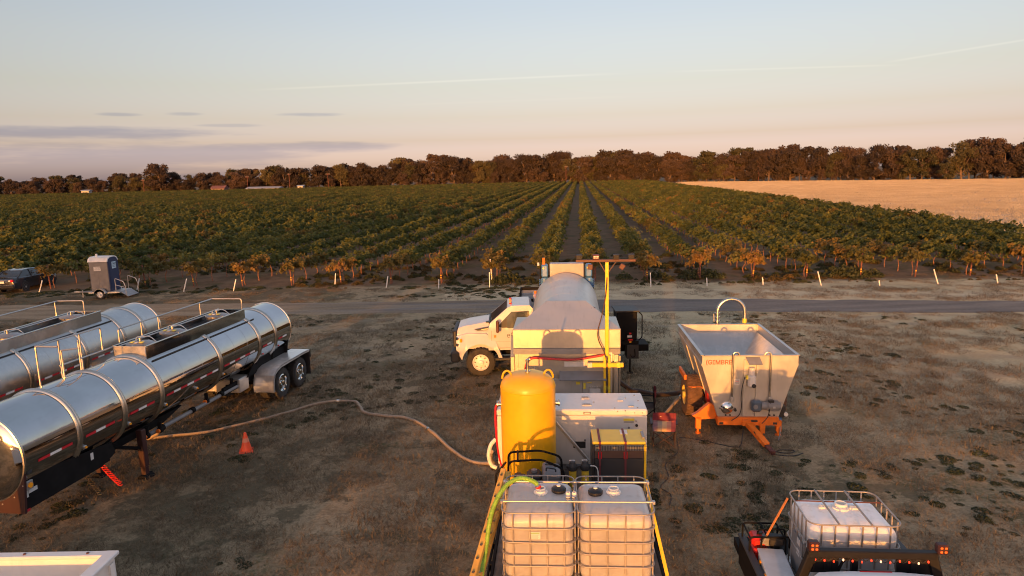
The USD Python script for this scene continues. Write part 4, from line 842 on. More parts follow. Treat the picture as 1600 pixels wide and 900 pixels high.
# the two cross bars tie both cages together
for yb, nm in ((0.30, "front"), (0.93, "rear")):
    t = thing("cross_bar", f"{'nearer' if nm == 'front' else 'farther'} pale tube laid across the tops of both caged tanks", "bar", (0, 0, 0)); p_, q_ = fb(-1.08, yb), fb(1.09, yb); bb = B(); bb.cyl((*p_, DECK + 1.20), (*q_, DECK + 1.20), 0.016, 10); part(t, "tube", bb, GALV, 40)
    for e_ in (p_, q_): b2 = B(); b2.box((*e_, DECK + 1.195), (0.04, 0.07, 0.05), ch=0.008); part(t, "end_clip", b2, GALV)
for k in range(2):
    c = fb(-0.56 + 0.44 + 0.09 * k, 0.52); t = thing("small_cup", f"small white cup on the left caged tank, {'right' if k else 'left'} one of the pair", "cup", (*c, DECK + 1.125), 0)
    bb = B(); bb.lathe([(0.030, 0.0), (0.034, 0.01), (0.034, 0.10), (0.028, 0.115), (0.022, 0.115), (0.022, 0.06), (0, 0.055)], 18); part(t, "cup", bb, LIDW, 40); b2 = B(); b2.lathe([(0.0365, 0.015), (0.0365, 0.035)], 18); part(t, "dark_band", b2, GREYP, 40)
# green hose, its red coupling
t = thing("green_hose", "bright green hose arching over the left caged tank into its neck", "hose", (0, 0, 0)); hp = [(*fb(-0.55, 0.73), DECK + 1.19), (*fb(-0.62, 0.72), DECK + 1.30), (*fb(-0.84, 0.66), DECK + 1.38), (*fb(-1.06, 0.50), DECK + 1.30), (*fb(-1.22, 0.25), DECK + 1.05), (*fb(-1.30, 0.05), DECK + 0.6), (*fb(-1.35, -0.25), DECK + 0.25), (*fb(-1.30, -0.9), DECK - 0.1), (*fb(-1.45, -1.6), 0.4), (*fb(-1.7, -2.0), 0.05)]
hs = spline(hp, 12); bb = B(); bb.tube(hs[6:], 0.032, 10); part(t, "hose", bb, paint("green_hose_pvc", (0.19, 0.36, 0.035), 0.4, var=0.2, scale=14), 40)
bb = B()
for q in range(8, len(hs) - 1): bb.add(B().lathe([(0.033, -0.006), (0.0355, 0.0), (0.033, 0.006)], 10, frame(hs[q + 1] - hs[q]), hs[q]))
part(t, "spiral_rib", bb, _mats["green_hose_pvc"], 40, kind="stuff")
bb = B(); bb.cyl(hs[7], hs[4], 0.04, 12); part(t, "metal_sleeve", bb, CHROME, 40)
bb = B(); bb.cyl(hs[4], hs[1], 0.045, 12); cp = part(t, "red_coupling", bb, RED, 40); b2 = B(); b2.bar(hs[4] + np.array([0, 0.05, 0.02]), hs[2] + np.array([0, 0.08, 0.05]), 0.02, 0.01); part(cp, "lever", b2, RED)
# yellow fibreglass ladder leaning along the left edge
LADR = paint("ladder_yellow", (0.60, 0.34, 0.06), 0.5, dirt=0.2)
t = thing("ladder", "long yellow ladder with dark rung ends leaning along the left side of the flatbed", "ladder", (0, 0, 0)); A0, A1 = np.array([*fb(-1.14, 1.55), DECK + 1.10]), np.array([*fb(-1.46, -0.75), DECK + 0.42]); off = np.array([0.07, 0.30, -0.19])
for o_, sh in ((np.zeros(3), 0), (off, 1)):
    bb = B(); bb.bar(A0 + o_, A1 + o_, 0.085, 0.10, 0.006); part(t, "rail", bb, LADR)
n_r = 10
for q in range(n_r):
    p_ = A0 + (A1 - A0) * (q + 0.5) / n_r; bb = B(); bb.cyl(p_ - off * 0.06, p_ + off * 1.05, 0.016, 8); r_ = part(t, "rung", bb, GALV, 40); b2 = B(); b2.cyl(p_ - off * 0.22, p_ - off * 0.15, 0.02, 8); part(r_, "rung_end", b2, BLACKP, 40)
# ratchet straps
def strap(label, pts, w, mat, cat="strap"):
    t = thing("ratchet_strap", label, cat, (0, 0, 0)); bb = B()
    for p_, q_ in zip(pts[:-1], pts[1:]): bb.bar(p_, q_, w, 0.006)
    part(t, "webbing", bb, mat); m_ = np.asarray(pts[-1], float) * 0.75 + np.asarray(pts[-2], float) * 0.25; b2 = B(); b2.box(m_, (0.07, 0.10, 0.06), ch=0.01); part(t, "ratchet", b2, GALV); b2 = B(); b2.tube(spline([m_, m_ + [0.03, -0.05, 0.04], m_ + [0.05, -0.02, -0.05], np.asarray(pts[-1]) + [0.04, 0, -0.08]], 5), 0.02, 6); part(t, "loose_tail", b2, mat, 40)
strap("yellow strap tying the right caged tank down to the flatbed edge", [(*fb(1.09, 1.14), DECK + 1.15), (*fb(1.12, 0.7), DECK + 0.9), (*fb(1.30, -0.25), DECK - 0.02)], 0.05, YELS)
t = thing("rag_bundle", "pale knotted strap ends hanging at the right edge of the flatbed", "strap bundle", (*fb(1.36, 0.05), DECK - 0.02))
bb = B(); [bb.tube(spline([(0, 0, 0.1), rng.normal(0, 0.06, 3) + [0.03, -0.05, 0], rng.normal(0, 0.07, 3) + [0.05, -0.12, -0.1], rng.normal(0, 0.05, 3) + [0.05, -0.1, -0.3]], 6), 0.022, 6) for _ in range(4)]; part(t, "webbing", bb, LIDW, 40)
bb = B(); [bb.tube(spline([(0, 0, 0.1), rng.normal(0, 0.06, 3), rng.normal(0, 0.07, 3) + [0.04, -0.1, -0.1]], 6), 0.02, 6) for _ in range(2)]; part(t, "orange_webbing", bb, YELS, 40)

# tall yellow pressure vessel
TKP = (0.25, 12.2); TR = 0.51
t = thing("pressure_tank", "tall glossy yellow pressure tank with domed top and two lifting eyes", "tank", (*TKP, DECK))
prof = [(TR - 0.03, 0.12), (TR, 0.15), (TR, 1.96)] + [(TR * math.cos(a) ** 0.75 if a < 1.55 else 0.0, 1.96 + 0.27 * math.sin(a)) for a in np.linspace(0.05, math.pi / 2, 14)]
bb = B().lathe(prof, 56); part(t, "shell", bb, YEL, 50)
bb = B().lathe([(TR + 0.001, 1.945), (TR + 0.006, 1.952), (TR + 0.006, 1.966), (TR + 0.001, 1.975)], 56); part(t, "weld_bead", bb, YEL, 50)
bb = B().lathe([(TR - 0.06, 0.0), (TR - 0.06, 0.14)], 40); bb.lathe([(TR - 0.07, 0.0), (TR + 0.02, 0.0), (TR + 0.02, 0.015), (TR - 0.06, 0.015)], 40); part(t, "base_skirt", bb, YEL, 40)
for sg in (-1, 1):
    bb = B(); an = np.linspace(0, math.pi, 13); bb.tube(np.stack([sg * 0.38 + 0.09 * np.cos(an), 0 * an, 2.11 + 0.15 * np.sin(an)], 1), 0.019, 8); part(t, "lifting_eye", bb, YEL, 40)
    bb = B(); bb.cyl((sg * (TR - 0.02), 0, 1.62), (sg * (TR + 0.07), 0, 1.62), 0.045, 12); bb.cyl((sg * (TR + 0.05), 0, 1.62), (sg * (TR + 0.075), 0, 1.62), 0.065, 12); nz = part(t, "side_nozzle", bb, RINGM, 40)
bb = B(); bb.lathe([(0.05, 2.2), (0.05, 2.25), (0.026, 2.255), (0.026, 2.42), (0.034, 2.425), (0.034, 2.47), (0, 2.475)], 14); part(t, "relief_valve", bb, RINGM, 40)
b3 = B(); b3.box((TR * 0.5, -TR * 0.86, 0.62), (0.16, 0.006, 0.09), rz(0.52)); part(t, "name_plate", b3, YELS)
# red air hose down the tank's left side
t = thing("red_air_hose", "thin red air hose hanging down the left side of the yellow tank", "hose", (0, 0, 0)); bb = B(); bb.tube(spline([(TKP[0] - TR - 0.05, 12.2, DECK + 1.62), (TKP[0] - TR - 0.10, 12.17, DECK + 1.55), (TKP[0] - TR - 0.10, 12.1, DECK + 1.1), (TKP[0] - TR - 0.04, 12.0, DECK + 0.6), (TKP[0] - TR + 0.12, 11.85, DECK + 0.2)], 8), 0.018, 8); part(t, "hose", bb, REDL, 40); b2 = B(); b2.cyl((TKP[0] - TR - 0.05, 12.2, DECK + 1.59), (TKP[0] - TR - 0.05, 12.2, DECK + 1.68), 0.026, 8); part(t, "elbow", b2, RINGM, 40)

# white generator set
gc = fb(0.02, 4.56)
t = thing("generator", "large white enclosed generator behind the yellow tank", "generator", (*gc, DECK), -FB_A)
GW, GD, GH = 2.95, 1.05, 1.24
bb = B(); bb.span((-GW / 2, -GD / 2, 0.1), (GW / 2, GD / 2, GH - 0.13), 0.012); part(t, "enclosure", bb, WHITE)
bb = B(); bb.span((-GW / 2 - 0.006, -GD / 2 - 0.006, GH - 0.126), (GW / 2 + 0.006, GD / 2 + 0.006, GH), 0.025); rf = part(t, "roof_panel", bb, WHITE)
bb = B(); bb.span((-GW / 2 + 0.02, -GD / 2 + 0.02, 0.0), (GW / 2 - 0.02, GD / 2 - 0.02, 0.1)); part(t, "base_skid", bb, GREYP)
for x0, x1, z0, z1 in ((-0.36, 0.32, 0.14, GH - 0.15), (0.335, 1.18, 0.66, GH - 0.15), (0.335, 1.18, 0.14, 0.645), (-1.4, -0.375, 0.14, GH - 0.15)):
    bb = B(); bb.span((x0, -GD / 2 - 0.008, z0), (x1, -GD / 2 + 0.002, z1), 0.003); dr = part(t, "access_door", bb, WHITE)
    b2 = B(); b2.cyl((x1 - 0.06, -GD / 2 - 0.02, (z0 + z1) / 2), (x1 - 0.06, -GD / 2 - 0.007, (z0 + z1) / 2), 0.022, 10); part(dr, "latch", b2, GREYP)
bb = B(); bb.box((0.305, -GD / 2 - 0.012, GH - 0.065), (0.15, 0.012, 0.05), ch=0.004); hd = part(t, "roof_handle", bb, GREYP)
b2 = B(); b2.box((0.305, -GD / 2 - 0.020, GH - 0.065), (0.10, 0.006, 0.022)); part(hd, "handle_recess", b2, LIDW)
bb = B(); bb.box((0.15, -GD / 2 - 0.011, 0.52), (0.24, 0.008, 0.13)); part(t, "black_vent", bb, BLACKP)
bb = B(); bb.box((1.12, -GD / 2 - 0.012, GH - 0.20), (0.21, 0.006, 0.045)); part(t, "yellow_label", bb, LABELY)
for q in range(3): bb = B(); bb.box((1.12, -GD / 2 - 0.012, GH - 0.235 - q * 0.013), (0.20, 0.004, 0.005)); part(t, "label_line", bb, GREYP)
bb = B(); bb.cyl((1.27, -GD / 2 - 0.02, GH - 0.32), (1.27, -GD / 2, GH - 0.32), 0.028, 12); part(t, "key_hole", bb, BLACKP)
for x, z in ((1.23, GH - 0.06), (1.38, GH - 0.06), (1.26, GH - 0.23), (1.05, GH - 0.02), (0.9, GH - 0.03)): bb = B(); bb.cyl((x, -GD / 2 - 0.016, z), (x, -GD / 2, z), 0.012, 8); part(t, "bolt", bb, GREYP)
for x, y, w, d in ((0.30, 0.18, 0.17, 0.15), (0.31, -0.25, 0.19, 0.12), (1.0, 0.0, 0.12, 0.05), (1.18, -0.33, 0.11, 0.09)):
    bb = B(); bb.box((x, y, GH + 0.008), (w, d, 0.016), ch=0.004); tp = part(t, "roof_hatch", bb, DULL)
    if w > 0.15: b2 = B(); b2.box((x, y, GH + 0.019), (w * 0.7, d * 0.5, 0.006)); part(tp, "dark_grille", b2, GREYP)
for x, y in ((0.46, -0.08), (1.12, 0.16), (1.32, 0.34), (1.36, 0.0), (1.3, -0.42), (0.85, -0.44)): bb = B(); bb.cyl((x, y, GH), (x, y, GH + 0.012), 0.014, 8); part(t, "roof_bolt", bb, GREYP)
for q in range(9): bb = B(); bb.span((GW / 2 - 0.002, -0.32, 0.22 + q * 0.085), (GW / 2 + 0.014, 0.32, 0.26 + q * 0.085)); part(t, "louvre", bb, WHITE)
# steel prop leaning against the generator
t = thing("steel_prop", "grey steel angle leaning across the front of the white generator", "bar", (0, 0, 0)); bb = B(); bb.bar((0.80, 12.70, DECK + 1.06), (1.42, 12.60, DECK + 0.30), 0.07, 0.02); bb.bar((0.80, 12.72, DECK + 1.03), (1.42, 12.62, DECK + 0.27), 0.02, 0.06); part(t, "angle", bb, DULL)

# yellow and black boxed chiller with red straps
bc = fb(0.82, 2.93)
t = thing("boxed_chiller", "low yellow topped black unit strapped down in front of the white generator", "chiller", (*bc, DECK), -FB_A)
CW, CD, CH = 0.93, 0.62, 1.15; DKSEAT = paint("charcoal_panel", (0.035, 0.033, 0.034), 0.5, dirt=0.15); YTOP = paint("chiller_yellow", (0.62, 0.42, 0.04), 0.4, var=0.06)
bb = B(); bb.span((-CW / 2 + 0.03, -CD / 2 + 0.02, 0.06), (CW / 2 - 0.03, CD / 2 - 0.02, CH - 0.05)); part(t, "body", bb, DKSEAT)
bb = B(); bb.span((-CW / 2, -CD / 2, CH - 0.055), (CW / 2, CD / 2, CH), 0.012); part(t, "top_panel", bb, YTOP)
bb = B(); bb.span((CW / 2 - 0.03, -CD / 2 + 0.004, 0.0), (CW / 2 + 0.012, CD / 2 - 0.004, CH - 0.057), 0.006); part(t, "side_panel", bb, YELS); bb = B(); bb.span((-CW / 2 - 0.012, -CD / 2 + 0.004, 0.0), (-CW / 2 + 0.03, CD / 2 - 0.004, CH - 0.057), 0.006); part(t, "side_panel", bb, DKSEAT)
bb = B(); bb.span((-CW / 2 + 0.04, -CD / 2 - 0.004, CH - 0.16), (CW / 2 - 0.04, -CD / 2 + 0.02, CH - 0.062)); lv = part(t, "louvre_frame", bb, GREYP)
for q in range(30): x = -CW / 2 + 0.06 + q * (CW - 0.12) / 29; b2 = B(); b2.box((x, -CD / 2 - 0.008, CH - 0.11), (0.012, 0.012, 0.085)); part(lv, "louvre_slat", b2, BLACKP)
bb = B(); bb.span((-CW / 2 + 0.04, -CD / 2 - 0.002, CH - 0.30), (CW / 2 - 0.04, -CD / 2 + 0.02, CH - 0.165), 0.004); part(t, "brown_panel", bb, paint("brown_panel", (0.10, 0.055, 0.04), 0.4))
bb = B(); bb.span((-CW / 2 + 0.04, -CD / 2 - 0.006, 0.08), (CW / 2 - 0.04, -CD / 2 + 0.018, CH - 0.31), 0.004); part(t, "front_panel", bb, DKSEAT)
bb = B(); bb.box((0.12, 0.16, CH + 0.003), (0.13, 0.2, 0.006)); part(t, "white_sticker", bb, WHITED)
bb = B(); bb.box((CW / 2 - 0.02, 0.0, CH + 0.012), (0.05, 0.3, 0.03), ch=0.006); part(t, "corner_guard", bb, GREYP)
STRAPM = paint("maroon_webbing", (0.14, 0.03, 0.035), 0.7)
for x, lb in ((-0.34, "left"), (0.11, "right")):
    t = thing("ratchet_strap", f"{lb} maroon strap over the yellow and black chiller", "strap", (*bc, DECK), -FB_A); bb = B(); bb.box((x, 0, CH + 0.007), (0.04, CD + 0.02, 0.006)); bb.box((x, -CD / 2 - 0.02, CH / 2 + 0.02), (0.036, 0.006, CH - 0.02)); part(t, "webbing", bb, STRAPM)
    for dx in (-0.026, 0.026): b2 = B(); b2.box((x + dx, -CD / 2 - 0.02, CH - 0.24), (0.014, 0.012, 0.13)); part(t, "red_tab", b2, REDL)
# water filters
for k, x in enumerate((0.985, 1.205)):
    t = thing("water_filter", f"{'left' if k == 0 else 'right'} yellow water filter canister with black cap behind the caged tanks", "filter", (x, 11.25, DECK)); bb = B(); bb.lathe([(0.0, 0.0), (0.06, 0.01), (0.065, 0.05), (0.065, 0.62), (0.0, 0.62)], 18, None, (0, 0, 0.12)); part(t, "canister", bb, YTOP, 40)
    b2 = B(); b2.lathe([(0.08, 0.72), (0.085, 0.74), (0.085, 0.80), (0.06, 0.83), (0.05, 0.87), (0, 0.88)], 18); b2.cyl((-0.11, 0, 0.79), (0.11, 0, 0.79), 0.03, 10); part(t, "cap", b2, BLACKP, 40)
    b2 = B(); [b2.box((0.085 * math.cos(a), 0.085 * math.sin(a), 0.77), (0.012, 0.02, 0.06), rz(a)) for a in np.arange(0, 6.2, 0.62)]; part(t, "cap_ribs", b2, BLACKP, kind="stuff")
    b2 = B(); b2.box((0, 0.10, 0.5), (0.1, 0.04, 0.7)); part(t, "bracket", b2, DULL)
t = thing("clear_tube", "thin white tube looping from the right water filter", "tube", (0, 0, 0)); bb = B(); bb.tube(spline([(1.29, 11.22, DECK + 0.80), (1.38, 11.2, DECK + 0.79), (1.42, 11.18, DECK + 0.7), (1.42, 11.15, DECK + 0.4)], 6), 0.009, 6); part(t, "tube", bb, LIDW, 40)
# pressure washer in a roll cage
t = thing("pressure_washer", "black engine driven pressure washer in a tube frame before the yellow tank", "pressure washer", (0.33, 11.1, DECK + 0.14), 0); bb = B(); bb.span((-0.55, -0.34, -0.14), (0.56, 0.28, 0.015)); part(t, "skid_base", bb, BLACK)
for y in (-0.28, 0.22):
    bb = B(); bb.tube(rounded([(-0.48, y, 0.04), (-0.46, y, 0.95 if y < 0 else 0.9), (0.10, y, 0.97 if y < 0 else 0.92), (0.46, y, 0.80), (0.50, y, 0.04)], 0.10), 0.020, 8); part(t, "frame_hoop", bb, BLACK, 40)
for x, z in ((-0.47, 0.5), (-0.3, 0.96), (0.47, 0.5), (-0.48, 0.06), (0.5, 0.06)): bb = B(); bb.cyl((x, -0.28, z), (x, 0.22, z - (0.04 if z > 0.9 else 0)), 0.018, 8); part(t, "cross_tube", bb, BLACK, 40)
bb = B(); bb.tube(rounded([(-0.50, -0.28, 0.94), (-0.68, -0.30, 0.72), (-0.66, -0.32, 0.35), (-0.52, -0.28, 0.10)], 0.06), 0.020, 8); part(t, "pull_handle", bb, BLACK, 40)
bb = B(); bb.span((-0.40, -0.22, 0.10), (0.05, 0.16, 0.40), 0.04); bb.cyl((-0.2, -0.24, 0.3), (-0.2, -0.17, 0.3), 0.14, 20); en = part(t, "engine", bb, BLACKP, 30)
bb = B(); bb.box((-0.26, -0.05, 0.50), (0.22, 0.24, 0.16), ch=0.04); bb.cyl((-0.30, -0.05, 0.57), (-0.30, -0.05, 0.62), 0.06, 14); part(t, "air_filter", bb, BLACKP, 30)
bb = B(); bb.box((-0.02, 0.0, 0.56), (0.26, 0.30, 0.14), ch=0.05); ft = part(t, "fuel_tank", bb, BLACKP, 30); b2 = B(); b2.cyl((-0.02, 0, 0.63), (-0.02, 0, 0.67), 0.05, 14); part(ft, "fuel_cap", b2, GREYP, 40)
bb = B(); bb.box((0.27, -0.02, 0.62), (0.30, 0.36, 0.16), rx(0.25) @ ry(0.2), 0.03); cb = part(t, "coil_cover", bb, GREYP)
for y in (-0.1, 0.06): b2 = B(); b2.tube(rounded([(0.18, y - 0.03, 0.70), (0.18, y - 0.03, 0.755), (0.34, y - 0.04, 0.73), (0.34, y - 0.04, 0.68)], 0.03), 0.012, 6); part(cb, "grab_handle", b2, BLACKP, 40)
bb = B(); bb.span((0.10, -0.24, 0.10), (0.46, 0.18, 0.46), 0.03); part(t, "burner_box", bb, BLACKP); bb = B(); bb.box((0.24, -0.246, 0.36), (0.2, 0.006, 0.035)); part(t, "red_nameplate", bb, RED)
bb = B(); bb.box((-0.36, -0.236, 0.40), (0.07, 0.03, 0.025)); part(t, "white_badge", bb, LIDW)
bb = B(); bb.cyl((-0.15, -0.27, 0.36), (-0.15, -0.27, 0.44), 0.03, 8); bb.cyl((-0.12, -0.27, 0.3), (0.0, -0.27, 0.3), 0.02, 8); part(t, "pump_head", bb, DKRED, 40)
for x in (-0.50, 0.52): bb = B(); bb.cyl((x, -0.22, 0.02), (x, -0.22, 0.5), 0.022, 8); part(t, "yellow_post", bb, YELS, 40)
for x in (-0.44, 0.44): bb = B(); bb.tube(spline([(x, -0.32, 0.5), (x + 0.03, -0.36, 0.35), (x, -0.36, 0.2), (x - 0.04, -0.3, 0.05)], 5), 0.012, 6); part(t, "green_hose_tail", bb, _mats["green_hose_pvc"], 40)
# ------------------------------------------------------------------ processing trailer (stainless, rounded hood) with mast
UA = 4.5; UO = np.array([1.32, 16.5])
def un(x, y):
    a = UA * D2R; return UO + x * np.array([math.cos(a), -math.sin(a)]) + y * np.array([math.sin(a), math.cos(a)])
UNIT = steel("unit_sheet", (0.43, 0.395, 0.34), 0.40, 0.05, 0.25, metal=0.7); DRUM = steel("drum_sheet", (0.46, 0.45, 0.43), 0.42, 0.06, 0.35, metal=0.5); HOOD = steel("hood_sheet", (0.42, 0.405, 0.40), 0.5, 0.06, 0.3, metal=0.35)
t = thing("processing_trailer", "stainless processing trailer with rounded hood and tapered front in the centre", "processing trailer", (*UO, 0), -UA)
bb = B(); bb.span((-1.28, 0.0, 1.0), (1.28, 1.6, 2.56)); part(t, "front_wall", bb, UNIT)
bb = B(); bb.span((-1.33, -0.05, 2.70), (1.33, 1.5, 3.17), 0.01); part(t, "upper_fascia", bb, UNIT)
bb = B(); bb.span((-1.32, -0.09, 2.56), (1.32, 1.5, 2.698)); part(t, "dark_ledge", bb, GREYP)
bb = B(); bb.plate([(-1.33, -0.05, 3.174), (1.33, -0.05, 3.174), (0.53, 1.62, 3.575), (-0.53, 1.62, 3.575)], 0.02); bb.plate([(-1.33, -0.05, 3.172), (-0.53, 1.62, 3.573), (-1.0, 1.62, 2.7), (-1.33, 1.5, 2.7)], 0.02); bb.plate([(1.33, -0.05, 3.172), (1.33, 1.5, 2.7), (1.0, 1.62, 2.7), (0.53, 1.62, 3.573)], 0.02); part(t, "tapered_hood", bb, HOOD)
def arch(y, r_, z0, cz): return [(r_ * math.cos(a), y, cz + 0.042 * max(y - 1.55, 0) + (r_ * 0.98) * math.sin(a)) for a in np.linspace(-0.25, math.pi + 0.25, 41)]
seams = np.linspace(1.55, 5.75, 5)
for a, b_ in zip(seams[:-1], seams[1:]):
    o = [arch(a + 0.004, 1.03, 0, 2.56), arch(b_ - 0.004, 1.03, 0, 2.56)]; bb = B().loft([o[0] + arch(a + 0.004, 1.0, 0, 2.56)[::-1], o[1] + arch(b_ - 0.004, 1.0, 0, 2.56)[::-1]]); part(t, "hood_panel", bb, DRUM, 30)
bb = B(); bb.prism([(x, z) for x, _, z in arch(0, 1.0, 0, 2.56)], 0.03, FRONT, (0, 5.74, 0)); part(t, "hood_end", bb, HOOD)
bb = B(); bb.span((-1.15, 1.55, 1.0), (1.15, 6.2, 2.35)); part(t, "lower_body", bb, UNIT)
bb = B(); bb.span((-1.05, -0.2, 0.72), (1.05, 6.3, 0.99)); part(t, "chassis", bb, BLACK)
for y in (3.2, 4.4):
    for sg in (-1, 1): wheel(t, (sg * 1.05, y, 0.42), 0.42, 0.26, 0.24, WHITED, (1, 0, 0), sg)
for x in (-0.95, 0.95): bb = B(); bb.span((x - 0.06, 0.2, 0.0), (x + 0.06, 0.32, 0.75)); bb.span((x - 0.15, 0.1, -0.01), (x + 0.15, 0.42, 0.03)); part(t, "jack_leg", bb, BLACK)
bb = B(); bb.box((0.72, 1.2, 3.46), (0.10, 0.14, 0.02), ry(0.3) @ rx(0.22)); part(t, "vent_slot", bb, BLACKP)
# front details: nameplate, canopy, twin cabinet doors, label plates, side channels
bb = B(); bb.box((0.20, -0.012, 2.28), (0.52, 0.02, 0.125)); part(t, "white_nameplate", bb, WHITED)
bb = B(); bb.prism([(-0.02, 2.10), (0.0, 2.10), (-0.28, 1.93), (-0.30, 1.95)], 1.16, SIDE, (-0.18, 0, 0)); part(t, "cabinet_canopy", bb, GREYP)
bb = B(); bb.span((-0.62, -0.04, 1.05), (0.38, -0.002, 1.90), 0.004); d1 = part(t, "cabinet_door", bb, DULL); bb = B(); bb.span((0.39, -0.04, 1.05), (1.02, -0.002, 1.90), 0.004); d2 = part(t, "cabinet_door", bb, DULL)
bb = B(); bb.box((0.70, -0.055, 1.57), (0.32, 0.03, 0.27), ch=0.006); ib = part(t, "inspection_box", bb, SHEET); b2 = B(); b2.box((0.70, -0.074, 1.56), (0.26, 0.008, 0.21)); part(ib, "box_lid", b2, WHITED); b2 = B(); b2.box((0.70, -0.082, 1.49), (0.024, 0.01, 0.04)); part(ib, "black_latch", b2, BLACKP)
for q in range(5): b2 = B(); b2.cyl((0.58 + q * 0.06, -0.085, 1.715), (0.58 + q * 0.06, -0.065, 1.715), 0.014, 8); part(ib, "hinge_knob", b2, WHITED)
for x, z, w, h, m_ in ((0.28, 1.80, 0.10, 0.07, LABELY), (0.44, 1.76, 0.06, 0.09, LABELY), (0.56, 1.81, 0.12, 0.025, LABELY), (0.44, 1.68, 0.06, 0.06, LABELY)):
    bb = B(); bb.box((x, -0.044, z), (w, 0.006, h)); part(t, "warning_label", bb, m_)
bb = B(); bb.box((0.54, -0.044, 1.40), (0.03, 0.008, 0.03)); part(t, "red_button", bb, REDL)
bb = B(); bb.span((1.04, -0.10, 1.0), (1.12, 0.0, 2.60)); part(t, "channel", bb, DULL); bb = B(); bb.span((1.17, -0.12, 1.0), (1.27, 0.0, 2.55)); part(t, "channel", bb, UNIT); bb = B(); bb.span((1.30, -0.06, 1.0), (1.325, 0.3, 2.5)); part(t, "channel", bb, UNIT)
bb = B(); bb.span((-1.29, -0.02, 1.0), (-1.21, 0.0, 2.6)); part(t, "edge_trim", bb, UNIT)
bb = B(); bb.bar((-0.80, -0.03, 1.4), (-0.80, -0.03, 2.22), 0.035, 0.03); part(t, "conduit", bb, DULL)
bb = B(); bb.span((-1.42, 0.1, 1.0), (-1.30, 1.3, 2.45), 0.02); bb.prism([(-0.0, 2.45), (0.9, 2.45), (0.35, 2.9)], 0.10, SIDE, (-1.41, 0.1, 0)); part(t, "side_pod", bb, UNIT)
for x in (-1.28, 1.28): bb = B(); [bb.cyl((x, -0.056, z), (x, -0.048, z), 0.02, 8) for z in (2.76, 3.1)]; part(t, "corner_bolt", bb, GALV, kind="stuff")
# crusher head at the far end: grey drum panel between two blue motors
bb = B(); bb.span((-0.52, 5.95, 2.3), (0.60, 6.35, 4.02), 0.01); part(t, "head_panel", bb, paint("panel_grey", (0.30, 0.27, 0.28), 0.4))
for sg in (-1, 1):
    cx = 0.04 + sg * 0.73; bb = B(); bb.box((cx, 6.1, 3.78), (0.22, 0.34, 0.42), ch=0.04); mt = part(t, "blue_motor", bb, BLUE)
    b2 = B(); b2.lathe([(0.0, 0), (0.15, 0.0), (0.15, 0.34), (0.12, 0.38), (0.0, 0.38)], 18, None, (cx + sg * 0.02, 6.08, 3.17)); part(mt, "gear_drum", b2, BLUE, 40)
    for q in range(5): b3 = B(); b3.lathe([(0.15, 0.0), (0.172, 0.005), (0.172, 0.025), (0.15, 0.03)], 18, None, (cx + sg * 0.02, 6.08, 3.22 + q * 0.06)); part(mt, "cooling_fin", b3, BLUE, 40)
    b3 = B(); b3.cyl((cx - 0.04, 5.9, 3.88), (cx - 0.04, 5.94, 3.88), 0.03, 8); part(mt, "motor_plate", b3, LABELY)
    b3 = B(); b3.span((cx + sg * 0.13 - 0.03, 5.98, 2.4), (cx + sg * 0.13 + 0.03, 6.2, 3.9)); part(t, "motor_bracket", b3, BLACK)
bb = B(); bb.cyl((-0.72, 6.0, 4.0), (-0.72, 6.0, 4.22), 0.05, 8); part(t, "warning_beacon", bb, ORANGE, 40); bb = B(); bb.cyl((-0.9, 6.0, 3.96), (-0.9, 6.0, 4.06), 0.035, 8); part(t, "white_lamp", bb, LIDW, 40)
# red hose looping across its front
t = thing("red_feed_hose", "red hose looping across the front wall of the processing trailer", "hose", (*UO, 0), -UA); bb = B(); bb.tube(spline([(-1.06, -0.08, 1.3), (-1.06, -0.10, 1.9), (-1.0, -0.10, 2.3), (-0.85, -0.10, 2.46), (-0.5, -0.10, 2.45), (0.1, -0.10, 2.42), (0.6, -0.10, 2.48), (0.98, -0.12, 2.56)], 8), 0.030, 10); part(t, "hose", bb, REDH, 40); b2 = B(); b2.cyl((-0.96, -0.10, 2.42), (-0.90, -0.10, 2.45), 0.045, 10); part(t, "clamp", b2, GALV, 40)
# yellow light mast
t = thing("light_mast", "bright yellow mast with a rust red light bar before the processing trailer", "light mast", (*un(0.985, -0.2), 0), -UA)
bb = B(); bb.span((-0.043, -0.04, 2.55), (0.043, 0.04, 4.80), 0.006); part(t, "mast_tube", bb, YELS); bb = B(); bb.span((-0.04, -0.045, 4.52), (0.04, 0.048, 4.86), 0.01); part(t, "head_cap", bb, YELS)
for x in (-0.055, 0.055): bb = B(); bb.span((x - 0.028, -0.05, 1.15), (x + 0.028, 0.03, 2.56), 0.004); part(t, "guide_rail", bb, YELS)
bb = B(); bb.span((-0.42, -0.06, 2.27), (0.40, 0.02, 2.37), 0.006); ca = part(t, "cross_arm", bb, YELS); b2 = B(); b2.span((-0.48, -0.075, 2.265), (-0.36, 0.03, 2.38), 0.004); part(ca, "sleeve", b2, DULL); b2 = B(); b2.span((0.24, -0.08, 2.26), (0.32, 0.03, 2.385), 0.004); part(ca, "sleeve", b2, LABELY)
bb = B(); bb.span((-0.07, -0.06, 1.70), (0.07, 0.035, 1.78)); part(t, "clamp", bb, LABELY); bb = B(); bb.span((-0.16, -0.03, 1.14), (-0.06, 0.03, 1.24)); part(t, "foot_bracket", bb, LABELY)
RUST = paint("rust_bar", (0.085, 0.026, 0.022), 0.55, var=0.25)
bb = B(); bb.span((-0.74, -0.03, 4.865), (0.68, 0.03, 4.925), 0.006); part(t, "light_bar", bb, RUST)
